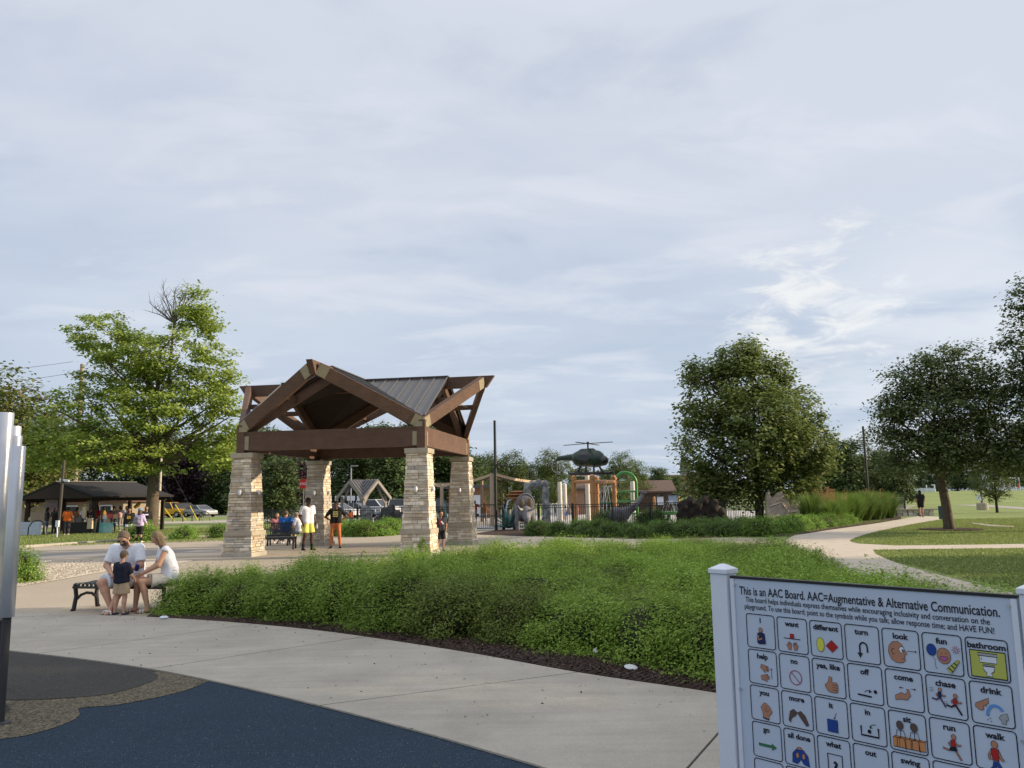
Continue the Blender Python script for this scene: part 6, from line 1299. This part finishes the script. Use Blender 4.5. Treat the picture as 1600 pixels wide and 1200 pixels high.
# planting inside the fence
for x, d, s, lab in ((940, 46.5, 1.25, 'dark bush left of the long-necked dinosaur statue'), (1005, 46.8, 1.2, 'dark bush under the neck of the long-necked dinosaur'), (1016, 47.5, 1.35, 'dark bush right of the long-necked dinosaur statue'), (955, 47.5, 1.1, 'small dark bush at the tail of the long-necked dinosaur')):
    p = D(x, 700, d); o = link('dark_bush', lowd[0], loc=(p.x, d, 0)); o.scale = (s, s, s); tag(o, lab, 'bush')
# ornamental grasses
def reed_mesh(seed, h, plume):
    rng = np.random.default_rng(seed); n = 1500; a = rng.uniform(0, 2 * pi, n); r0 = rng.uniform(0, .28, n); e = np.abs(rng.normal(0, .24, n)); L_ = h * rng.uniform(.6, 1.05, n)
    base = np.stack([r0 * np.cos(a), r0 * np.sin(a), np.zeros(n)], 1); d = np.stack([np.cos(a) * np.sin(e), np.sin(a) * np.sin(e), np.cos(e)], 1); sd = np.stack([-np.sin(a), np.cos(a), np.zeros(n)], 1) * .012
    m = base + d * (L_ * .6)[:, None]; tip = base + d * L_[:, None] * [1.5, 1.5, .96]
    V = np.stack([base - sd, base + sd, m + sd * .8, tip, m - sd * .8], 1).reshape(-1, 3); k = np.arange(n)[:, None] * 5; T = np.concatenate([k + [0, 1, 2], k + [0, 2, 4], k + [4, 2, 3]], 1).reshape(-1, 3); mi = np.zeros(len(T), int)
    if plume:
        q = 18; i = rng.integers(0, n, q); top = base[i] + d[i] * h * 1.12; P = np.repeat(top, 40, 0) + np.repeat(d[i], 40, 0) * rng.uniform(-.2, .16, (q * 40, 1)) * h + rng.normal(0, .014, (q * 40, 3)); Vp, Tp = leaves(P, .06, .2, .35, rng, np.repeat(d[i], 40, 0), 1); T = np.concatenate([T, Tp + len(V)]); V = np.concatenate([V, Vp]); mi = np.concatenate([mi, np.ones(len(Tp), int)])
    return npmesh('ornamental_grass', V, None, T, [LF_grass, LF_plume], mi)
rA, rB = reed_mesh(1, 1.45, True), reed_mesh(2, 1.75, False)
gl = [G(1308, 822) + Vector((0, .9, 0)), G(1345, 816.5) + Vector((0, .7, 0)), G(1378, 812.5) + Vector((0, .7, 0)), G(1398, 810) + Vector((0, .6, 0))]
for j, (p, q) in enumerate([(p, 0) for p in resample(gl, 8)] + [(p, 1) for p in resample(gl, 8)]):
    o = link('ornamental_grass', rA if j in (0, 1, 5, 9) else rB, loc=(p.x + rs.uniform(-.2, .2) - q * .3, p.y + q * 1.2, 0)); s = rs.uniform(.88, 1.1); o.scale = (s * 1.15, s * 1.15, s); o.rotation_euler = (0, 0, rs.uniform(0, 6))
    tag(o, 'tall ornamental grass clump with orange plumes beside the curved path' if j in (0, 1, 5, 9) else 'tall plain green ornamental grass clump beside the curved path', 'grass clump', 'ornamental grasses by the path, with plumes' if j in (0, 1, 5, 9) else 'ornamental grasses by the path, plain')
# soccer goals
def goal(label, x, d, wpx, hgt, rz):
    p = D(x, 760, d); t = thing('soccer_goal', label, 'soccer goal', (p.x, d, hz(p.x, d)), rz); w = wpx / FPX * d; dz = 1.4; b = MB(); b.tube([(-w / 2, 0, 0), (-w / 2, 0, hgt), (w / 2, 0, hgt), (w / 2, 0, 0)], .09, 8); b.build('frame', white_v, t)
    b = MB(); [b.tube([(s * w / 2, 0, hgt), (s * w / 2, dz * .5, hgt), (s * w / 2, dz, 0), (s * w / 2, 0, 0)], .05, 6) for s in (-1, 1)]; b.build('side_frame', white_v, t)
    b = MB()
    for i in range(int(w / .5) + 1): x_ = -w / 2 + i * w / int(w / .5); b.tube([(x_, dz * .5, hgt), (x_, dz, 0)], .012, 3)
    for k in range(1, 5): b.tube([(-w / 2, dz * (.5 + .5 * k / 5), hgt * (1 - k / 5)), (w / 2, dz * (.5 + .5 * k / 5), hgt * (1 - k / 5))], .012, 3)
    b.build('net', white_v, t, kind='stuff')
goal('larger white soccer goal on the far field', 1581, 150, 26, 2.3, .1); goal('smaller white soccer goal left of the large one', 1549, 152, 12, 1.5, .4)
b = MB(); p = D(1590, 765, 156); b.box((0, 0, .35), (9, .1, .7)); tag(b.build('field_banner', white_v, loc=(p.x, 156, hz(p.x, 156))), 'long low white banner behind the larger soccer goal', 'banner')
b = MB(); p = D(1415, 765, 165); b.box((0, 0, .3), (11, 2.4, .6)); b.box((0, 0, .66), (10.6, 2.5, .12)); tag(b.build('white_tarp', cloth('tarp_white', (.58, .63, .68)), loc=(p.x, 165, hz(p.x, 165)), bevel=.1), 'long low pale covered pile at the edge of the field', 'tarp')
for x in (1448, 1460.5): 
    p = D(x, 765, 158); b = MB(); b.lathe([(.12, 0), (.12, 1.35)], 8); 
    if x > 1455: b.beam((-.5, 0, 1.35), (.1, 0, 1.35), .2, .2)
    tag(b.build('field_post', white_v, loc=(p.x, 158, hz(p.x, 158))), 'short white post at the edge of the soccer field' + (' with a side arm' if x > 1455 else ''), 'post')

# ------------------------------------------------------------------ small grey shelter, parking lot
sh_c = D(587, 700, 52); ss = thing('garden_shelter', 'small grey cross-gabled shelter with a standing-seam roof behind the pavilion', 'shelter', (sh_c.x - .75, 52, 0), -.62); ss.scale = (.78, .78, .90); grey_w = M('grey_wood', (.27, .245, .215), .8, .12, 4); SQ = 1.25
for sx in (-1, 1):
    for sy in (-1, 1): b = MB(); b.box((sx * SQ, sy * SQ, 1.1), (.16, .16, 2.2)); b.build('post', grey_w, ss)
for k in range(4):
    T_ = lambda x, y, z: Rk[k] @ Vector((x, y, z)); E = SQ + .35
    for s in (-1, 1):
        b = MB(); b.beam(T_(s * (SQ + .3), -E, 1.98), T_(0, -E, 3.22), .12, .18); b.build('rafter', grey_w, ss)
        b = MB(); b.beam(T_(s * SQ, -SQ, 1.6), T_(s * SQ * .35, -SQ, 2.7), .10, .12); b.build('brace', grey_w, ss)
        sl_ = 1.24 / (SQ + .3); n = 5
        for i in range(n):
            y0, y1 = -E * i / n, -E * (i + 1) / n; P = lambda x, y, o=0: T_(s * x, y, 3.34 - sl_ * x + o); x0, x1 = min(E, -y0), min(E, -y1)
            lo_ = [P(.0, y0), P(0, y1), P(x1, y1)] + ([P(x0, y0)] if x0 > .03 else []); b = MB(); b.prism(lo_, [Vector(v) + Vector((0, 0, .02)) for v in lo_], 0); b.beam(P(0, y1 + .01, .04), P(x1, y1 + .01, .04), .03, .05, mi=1); b.build('roof_panel', [roofm, seamm], ss)
# cars
glass_c = M('car_glass', (.02, .025, .03), .1, .1, spec=.6); tyre = M('tyre', (.015, .015, .015), .9, .1); rim = M('rim', (.45, .45, .47), .3, .1, metal=.7); lampr = M('tail_lamp', (.30, .01, .01), .3, .1); lampw = M('head_lamp', (.7, .7, .68), .2, .05)
def car_proto(kind, paint):
    t = thing('parked_car', 'x', 'car', (0, 0, 0)); L_, Wd, H_ = {'sedan': (4.6, 1.8, 1.45), 'suv': (4.7, 1.9, 1.75), 'truck': (5.4, 1.95, 1.85)}[kind]; w = Wd / 2
    lowp = [(-L_ / 2, .35), (-L_ / 2, .75), (-L_ / 2 + .1, .90), (-.9, .98), (1.0, .98), (L_ / 2 - .35, .84), (L_ / 2, .68), (L_ / 2, .32)]
    if kind != 'sedan': lowp = [(-L_ / 2, .42), (-L_ / 2, 1.0), (-L_ / 2 + .06, 1.08), (1.0, 1.08), (L_ / 2 - .25, 1.0), (L_ / 2, .85), (L_ / 2, .40)]
    b = MB(); b.prism([(x, -w, z) for x, z in lowp], [(x, w, z) for x, z in lowp]); b.build('body', paint, t, bevel=.07)
    z0 = .97 if kind == 'sedan' else 1.07
    top = {'sedan': [(-1.75, z0), (-1.15, H_ - .04), (-.7, H_), (.25, H_), (1.15, z0)], 'suv': [(-2.25, z0), (-2.05, H_ - .05), (-1.6, H_), (.35, H_), (1.2, z0)], 'truck': [(-.5, z0), (-.42, H_ - .05), (-.2, H_), (.7, H_), (1.3, z0)]}[kind]
    b = MB(); b.prism([(x, -w * (.98 if z < z0 + .05 else .80), z) for x, z in top], [(x, w * (.98 if z < z0 + .05 else .80), z) for x, z in top]); b.build('cabin', glass_c, t)
    b = MB(); xs_ = [p[0] for p in top if p[1] > z0 + .1]; b.box(((min(xs_) + max(xs_)) / 2, 0, H_), (max(xs_) - min(xs_) - .08, Wd * .78, .05)); 
    for s in (-1, 1):
        for (xa, za), (xb, zb) in zip(top, top[1:]):
            ya = w * (.98 if za < z0 + .05 else .80); yb = w * (.98 if zb < z0 + .05 else .80); b.beam((xa, s * ya, za), (xb, s * yb, zb), .07, .07)
    b.build('roof', paint, t)
    if kind == 'truck': b = MB(); b.box((-1.65, 0, 1.14), (2.0, Wd * .86, .1)); b.build('bed', black, t)
    for x in (-L_ / 2 + .85, L_ / 2 - .85):
        for s in (-1, 1):
            R_ = .33 if kind == 'sedan' else .38; b = MB(); b.tube([(x, s * (w - .18), R_), (x, s * (w + .02), R_)], R_, 18); wo = auto(b.build('wheel', tyre, t)); b = MB(); b.tube([(x, s * (w + .0), R_), (x, s * (w + .03), R_)], R_ * .62, 12); b.build('rim', rim, wo)
    for s in (-1, 1):
        b = MB(); b.box((L_ / 2 - .06, s * (w - .3), .70 if kind == 'sedan' else .82), (.14, .36, .16)); b.build('headlight', lampw, t); b = MB(); b.box((-L_ / 2 + .02, s * (w - .2), .80 if kind == 'sedan' else .92), (.08, .26, .22)); b.build('taillight', lampr, t)
    return t
def paintm(n, c): return M('paint_' + n, c, .28, .03, 3, spec=.6)
PM = {n: paintm(n, c) for n, c in dict(silver=(.28, .29, .32), white=(.70, .71, .72), blue=(.06, .09, .15), black=(.012, .012, .014), yellow=(.62, .33, .01), dark=(.035, .04, .05)).items()}
def car(kind, col, x, d, rz, label): t = car_proto(kind, PM[col]); p = D(x, 700, d); t.location = (p.x, d, .02); t.rotation_euler = (0, 0, rz); t['label'] = label; t['group'] = 'cars parked beyond the park'; return t
car('sedan', 'silver', 316, 101, -.55, 'silver sedan on the street before the dark-roofed house')
car('suv', 'black', 291, 104, 1.1, 'black vehicle on the street between the yellow truck and silver sedan'); car('truck', 'yellow', 268, 102.5, -.25, 'yellow pickup truck on the street by the utility pole')
for kind, col, x, d, rz, lab in (('sedan', 'white', 528, 78, -.35, 'white car behind the fence just right of the rear left stone column'), ('sedan', 'blue', 557, 80, -.2, 'dark blue car behind the small grey shelter'), ('suv', 'white', 590, 84, -.5, 'white car seen through the small grey shelter'), ('sedan', 'silver', 607, 90, -.2, 'pale car half hidden by the right post of the small shelter'), ('suv', 'silver', 621, 86, 1.7, 'light grey car beside the right front stone column'), ('suv', 'dark', 684, 80, .3, 'dark car seen between the two right stone columns')): car(kind, col, x, d, rz, lab)
for i, x in enumerate((527, 536.5, 545.5, 553, 561, 571, 443)):
    d = 76 if i < 6 else 70; p = D(x, 700, d); z = D(x, 776 if i < 6 else 777, d).z; t = thing('parking_sign', 'small white sign on a thin post at the parking lot' if i < 6 else 'small white sign on a thin post left of the rear left column', 'sign', (p.x, d, 0), 0, 'parking lot signs' if i < 6 else None); b = MB(); b.box((0, .02, z / 2), (.05, .05, z)); b.build('post', rim, t); b = MB(); b.box((0, -.02, z - .15), (.30, .02, .45)); b.build('panel', white_v, t)
def lum(t, h): b = MB(); b.box((.35, 0, h), (.7, .25, .1)); b.build('lamp_head', rim, t)
pole('parking_lamp', 'tall grey lamp pole behind the small grey shelter', 'lamp post', 549, 728, 84, .08, lum, M('pole_grey2', (.25, .25, .25), .6, .1))
st = D(474.5, 756, 62); t = thing('stop_sign', 'red octagonal stop sign partly behind the rear left stone column', 'sign', (st.x, 62, 0), -.1); b = MB(); b.box((0, .03, st.z / 2), (.06, .04, st.z)); b.build('post', rim, t)
b = MB(); o8 = [(.40 * cos(pi / 8 + k * pi / 4), .40 * sin(pi / 8 + k * pi / 4)) for k in range(8)]; b.prism([(x, .0, st.z + z) for x, z in o8], [(x, -.015, st.z + z) for x, z in o8]); b.build('panel', M('sign_red', (.50, .02, .03), .5, .05), t)
V_, F_ = textmesh('STOP', .26, .004, 'CENTER'); b = MB(); b.add([(v[0], -.020, st.z + v[1] - .09) for v in V_], F_); b.build('lettering', white_v, t)

# ------------------------------------------------------------------ left: picnic shelter
Nc, gd = Vector((-25.4, 48.8, 0)), Vector((-.87, .50, 0)).normalized(); ld = Vector((.50, .87, 0)).normalized(); GW, LL = 8.2, 5.6
sk = thing('picnic_shelter', 'long dark-roofed open picnic shelter behind the lamp post', 'shelter', Nc, 0); ze, zr_ = 2.16, 3.12; shing = two_scale(M('shingles', (.030, .029, .031), .95, .2, 12, .5, bscale=50), 30, .2); shw = M('shelter_wood', (.030, .018, .013), .8, .2)
q = lambda a, b_, z: gd * a + ld * b_ + Vector((0, 0, z))
b = MB(); b.prism([q(0, 0, ze), q(0, LL, ze), q(GW / 2, LL, zr_), q(GW / 2, 0, zr_)][::-1], [v + Vector((0, 0, .10)) for v in (q(0, 0, ze), q(0, LL, ze), q(GW / 2, LL, zr_), q(GW / 2, 0, zr_))][::-1]); b.build('roof', shing, sk)
b = MB(); b.prism([q(GW / 2, 0, zr_), q(GW / 2, LL, zr_), q(GW, LL, ze), q(GW, 0, ze)][::-1], [v + Vector((0, 0, .10)) for v in (q(GW / 2, 0, zr_), q(GW / 2, LL, zr_), q(GW, LL, ze), q(GW, 0, ze))][::-1]); b.build('roof', shing, sk)
for e in (0.02, LL - .02):
    b = MB(); b.prism([q(.2, e, ze), q(GW / 2, e, zr_ - .02), q(GW - .2, e, ze)], [q(.2, e + .06, ze), q(GW / 2, e + .06, zr_ - .02), q(GW - .2, e + .06, ze)]); b.build('gable_board', shw, sk)
b = MB(); b.beam(q(GW / 2, -.05, zr_ + .12), q(GW / 2, LL + .05, zr_ + .12), .24, .04); b.build('ridge_cap', seamm, sk)
for a in (.55, GW * .5, GW - .55):
    for l_ in (.4, LL / 2, LL - .4):
        if a == GW * .5 and l_ != .4: continue
        p = q(a, l_, 0); b = MB(); b.box((p.x, p.y, ze / 2 if a != GW * .5 else ze / 2), (.2, .2, ze)); b.build('post', shw, sk)
for a in (.55, GW - .55): b = MB(); b.beam(q(a, .2, ze - .1), q(a, LL - .2, ze - .1), .14, .24); b.build('beam', shw, sk)
b = MB(); b.add([Nc + q(-.2, -.2, .012), Nc + q(GW + .2, -.2, .012), Nc + q(GW + .2, LL + .2, .012), Nc + q(-.2, LL + .2, .012)], [(0, 3, 2, 1)]); b.build('shelter_floor', conc, kind='structure')
def table(label, x, d, w, h, m, rz=0.0, skirt=True):
    p = D(x, 700, d); t = thing('covered_table', label, 'table', (p.x, d, 0), rz); b = MB(); b.box((0, 0, h - .015), (w, .75, .03)); b.build('table_top', m, t)
    if skirt: b = MB(); b.box((0, -.37, h * .52), (w, .02, h * .9)); b.box((-w / 2 + .01, 0, h * .52), (.02, .72, h * .9)); b.build('cloth', m, t)
    for s in (-1, 1): b = MB(); b.box((s * w * .42, .2, h / 2 - .02), (.05, .05, h - .05)); b.build('leg', black, t)
bluew = M('pale_blue_cloth', (.40, .46, .58), .8, .15, 5)
table('long table under a pale blue cloth at the left end of the shelter', 52, 47.5, 1.9, .78, bluew, .06); table('second pale blue covered table left of the shelter, partly behind the chime tubes', 27, 48.6, 1.6, .76, bluew, .06)
table('table with a turquoise and white patterned cloth under the shelter', 173, 49.5, 1.0, .62, M('turquoise', (.05, .38, .40), .8, .1, 2.2, col2=(.45, .62, .62)), .1)
table('dark table heaped with bags under the shelter', 130, 49.2, 1.5, .70, black, .1)
b = MB(); p = D(153.5, 700, 49.0); b.lathe([(.27, 0), (.31, .80), (.33, .82), (.33, .88), (.27, .90)], 14); tag(auto(b.build('trash_can', black, loc=(p.x, 49, 0))), 'round black trash can in front of the picnic shelter', 'trash can')
for x, y, d, c, w, h, lab in ((172, 806, 49.4, (.55, .10, .10), .30, .26, 'red gift bag on the turquoise table'), (165, 808, 49.4, (.65, .65, .62), .28, .22, 'white bag at the left of the turquoise table'), (181, 807, 49.4, (.50, .30, .20), .26, .26, 'tan bag at the right of the turquoise table'), (132, 800, 49.0, (.55, .45, .30), .22, .62, 'tall beige box standing on the dark table'), (141, 818, 48.6, (.50, .42, .30), .30, .62, 'cream tote bag hanging from the dark table'), (124, 812, 49.0, (.12, .12, .13), .35, .25, 'dark grey bag on the dark table'), (47, 811, 47.4, (.35, .30, .20), .18, .16, 'small tan bag on the pale blue table'), (48, 822, 47.0, (.02, .02, .02), .0, 0, '')):
    if not lab: continue
    p = D(x, y, d); b = MB(); b.box((0, 0, 0), (w, w * .6, h), taper=.86); b.tube([(-w * .25, 0, h * .5), (-w * .2, 0, h * .75), (w * .2, 0, h * .75), (w * .25, 0, h * .5)], .012, 5)
    tag(b.build('bag' if 'box' not in lab else 'box', cloth('bag_%d' % x, c), loc=p, bevel=.02), lab, 'bag' if 'box' not in lab else 'box')
ban = D(82, 790, 53.5); b = MB(); b.box((0, 0, 0), (1.0, .03, .8)); t = tag(b.build('banner', M('banner_print', (.40, .44, .52), .8, .3, 2.2, col2=(.42, .16, .16)), loc=ban), 'grey and red printed banner hanging under the shelter roof', 'banner')
p = D(145, 792, 54); b = MB(); b.box((0, 0, 0), (.5, .03, .75)); tag(b.build('banner', M('banner_blue', (.03, .16, .42), .8, .3, 3, col2=(.35, .40, .10)), loc=p), 'bright blue banner hanging in the middle of the shelter', 'banner')
# balloon column and loose gold balloons
bc = thing('balloon_column', 'column of blue, yellow and white balloons beside the maple trunk', 'balloons', (D(241.5, 700, 50.2).x, 50.2, 0)); bcols = [M('balloon_' + n, c, .25, .05, spec=.6) for n, c in (('blue', (.13, .36, .55)), ('yellow', (.65, .58, .05)), ('white', (.62, .66, .62)), ('teal', (.30, .50, .55)))]
for i in range(11):
    for k in range(3):
        a = k * 2.1 + i * .7; b = MB(); c = (.13 * cos(a), .13 * sin(a), .14 + .175 * i); b.lathe([(.02, -.125), (.085, -.08), (.12, 0), (.10, .07), (.05, .11), (.01, .12)], 10, c); auto(b.build('balloon', bcols[(i + k) % 4], bc), 80)
b = MB(); b.lathe([(.02, 0), (.02, 2.0)], 6); b.build('stand', white_v, bc)
b = MB(); p = D(215, 790, 53); b.tube([p + Vector((-.2, 0, -.12)), p, p + Vector((.18, 0, .22))], [.10, .14, .08], 8); tag(auto(b.build('foil_balloon', M('gold_foil', (.65, .42, .10), .25, .1, metal=.8))), 'gold foil balloon under the right end of the shelter', 'balloon')
# bike racks, yellow guards, houses
def rack(x, d, lab): p = D(x, 700, d); b = MB(); b.tube([(-.5, 0, 0), (-.48, 0, .5)] + [(-.42 * cos(k * pi / 8), 0, .5 + .38 * sin(k * pi / 8)) for k in range(1, 8)] + [(.48, 0, .5), (.5, 0, 0)], .035, 6); tag(auto(b.build('bike_rack', black, loc=(p.x, d, .02))), lab, 'bike rack')
rack(283, 77, 'black bike rack loop at the left of the sidewalk row'); rack(298, 77.5, 'black bike rack loop in the middle of the sidewalk row'); rack(312, 78, 'black bike rack loop in front of the silver sedan'); rack(324, 78.5, 'black bike rack loop at the right of the sidewalk row'); rack(66, 46.5, 'black loop rack in front of the pale blue tables')
yl = M('guard_yellow', (.55, .42, .04), .6, .05)
gws = []
for k, (x0, y0, x1, y1) in enumerate(((272, 814.5, 253, 789), (290, 813.5, 274, 789), (309, 813.5, 297, 791), (258, 814, 249, 808))):
    a, c = G(x0, y0), D(x1, y1, G(x0, y0).y + 1.0); b = MB(); b.tube([a, c], .06, 6); t = thing('guy_wire', 'yellow-sleeved guy wire slanting to the lawn, ' + ('nearest the utility pole', 'second from the utility pole', 'in front of the silver sedan', 'short one at the foot of the utility pole')[k], 'guy wire'); b.build('sleeve', yl, t)
    b = MB(); e = c + (c - a) * 2.2; b.tube([c, e], .02, 4); b.build('wire', black, t)
polem = M('utility_wood', (.30, .24, .19), .9, .15, 3)
def xarm(t, h):
    for z in (h - 1.5, h - 4.3): b = MB(); b.tube([(-.2, 0, z), (-.9, 0, z - .1)], .14, 8); b.build('insulator', M('insulator', (.08, .03, .035), .3, .1) if 'insulator' not in bpy.data.materials else bpy.data.materials['insulator'], t)
    b = MB(); b.tube([(.15, 0, h - 3.2), (1.9, -.5, h - 5.2)], .06, 6); b.build('brace', black, t)
up = pole('utility_pole', 'tall pale wooden utility pole behind the maple, with dark insulators', 'utility pole', 121, 569, 95, .24, xarm, polem)
pole('utility_pole', 'pale utility pole right of the maple trunk', 'utility pole', 252.5, 680, 92, .16, None, M('pole_pale', (.42, .38, .31), .8, .1)); pole('utility_pole', 'second thin pole close beside the pale utility pole', 'utility pole', 249.5, 700, 93, .11, None, bpy.data.materials['pole_pale'])
for i, (xa, ya, xb, yb) in enumerate(((112, 583, -300, 610), (112, 606, -300, 636), (114, 565, -300, 585), (116, 633, -300, 662))):
    a, c = D(xa, ya, 95), D(xb, yb, 92); q_ = [a.lerp(c, k / 12) - Vector((0, 0, 3.2 * (k / 12) * (1 - k / 12))) for k in range(13)]; b = MB(); b.tube(q_, .026, 4); tag(b.build('power_line', M('wire_grey', (.16, .16, .18), .7, .1) if i == 0 else bpy.data.materials['wire_grey']), ('upper of the two insulated power lines left of the utility pole', 'second power line, at the lower insulator of the pole', 'topmost power line left of the maple', 'lowest power line left of the maple')[i], 'power line')
p = D(302, 700, 150); house('brick_house', 'small brick house with red hipped roof and white windows beyond the street', 'house', (p.x + .3, 152, 0), .25, 6.6, 7, 2.55, 4.1, M('house_brick', (.26, .13, .085), .9, .12, 5), M('red_roof', (.20, .075, .045), .9, .15, 4), ((-1.6, 1.6, 1.3, 1.1), (1.0, 1.7, .8, .8), (2.3, 1.7, .8, .8)), .7, 2.4, ((-.3, .9, 2.1),), (.6, 4.7))
p = D(352, 700, 156); house('brick_house', 'brick house with dark hipped roof behind the left front stone column', 'house', (p.x + .6, 158, 0), .1, 8.5, 7, 2.3, 3.9, M('house_brick2', (.20, .10, .07), .9, .12, 5), M('dark_roof', (.045, .04, .042), .9, .15, 4), ((-1, 1.5, 1.0, 1.0),), .7, 2.6)
p = D(142, 700, 75); t = house('service_building', 'long pale tan service building with red-brown roof behind the shelter', 'building', (p.x, 75, 0), .05, 9.0, 6, 2.1, 2.75, M('tan_wall', (.24, .205, .15), .9, .1), M('service_roof', (.13, .06, .05), .9, .1), ((0, 1.2, .9, .8), (3, 1.2, .9, .8)), .5)
o = link('round_bush', lowd[0], loc=D(340, 700, 140) * 1); o.location.z = 0; o.scale = (3, 3, 2.6); tag(o, 'dark bush before the dark-roofed house', 'bush')
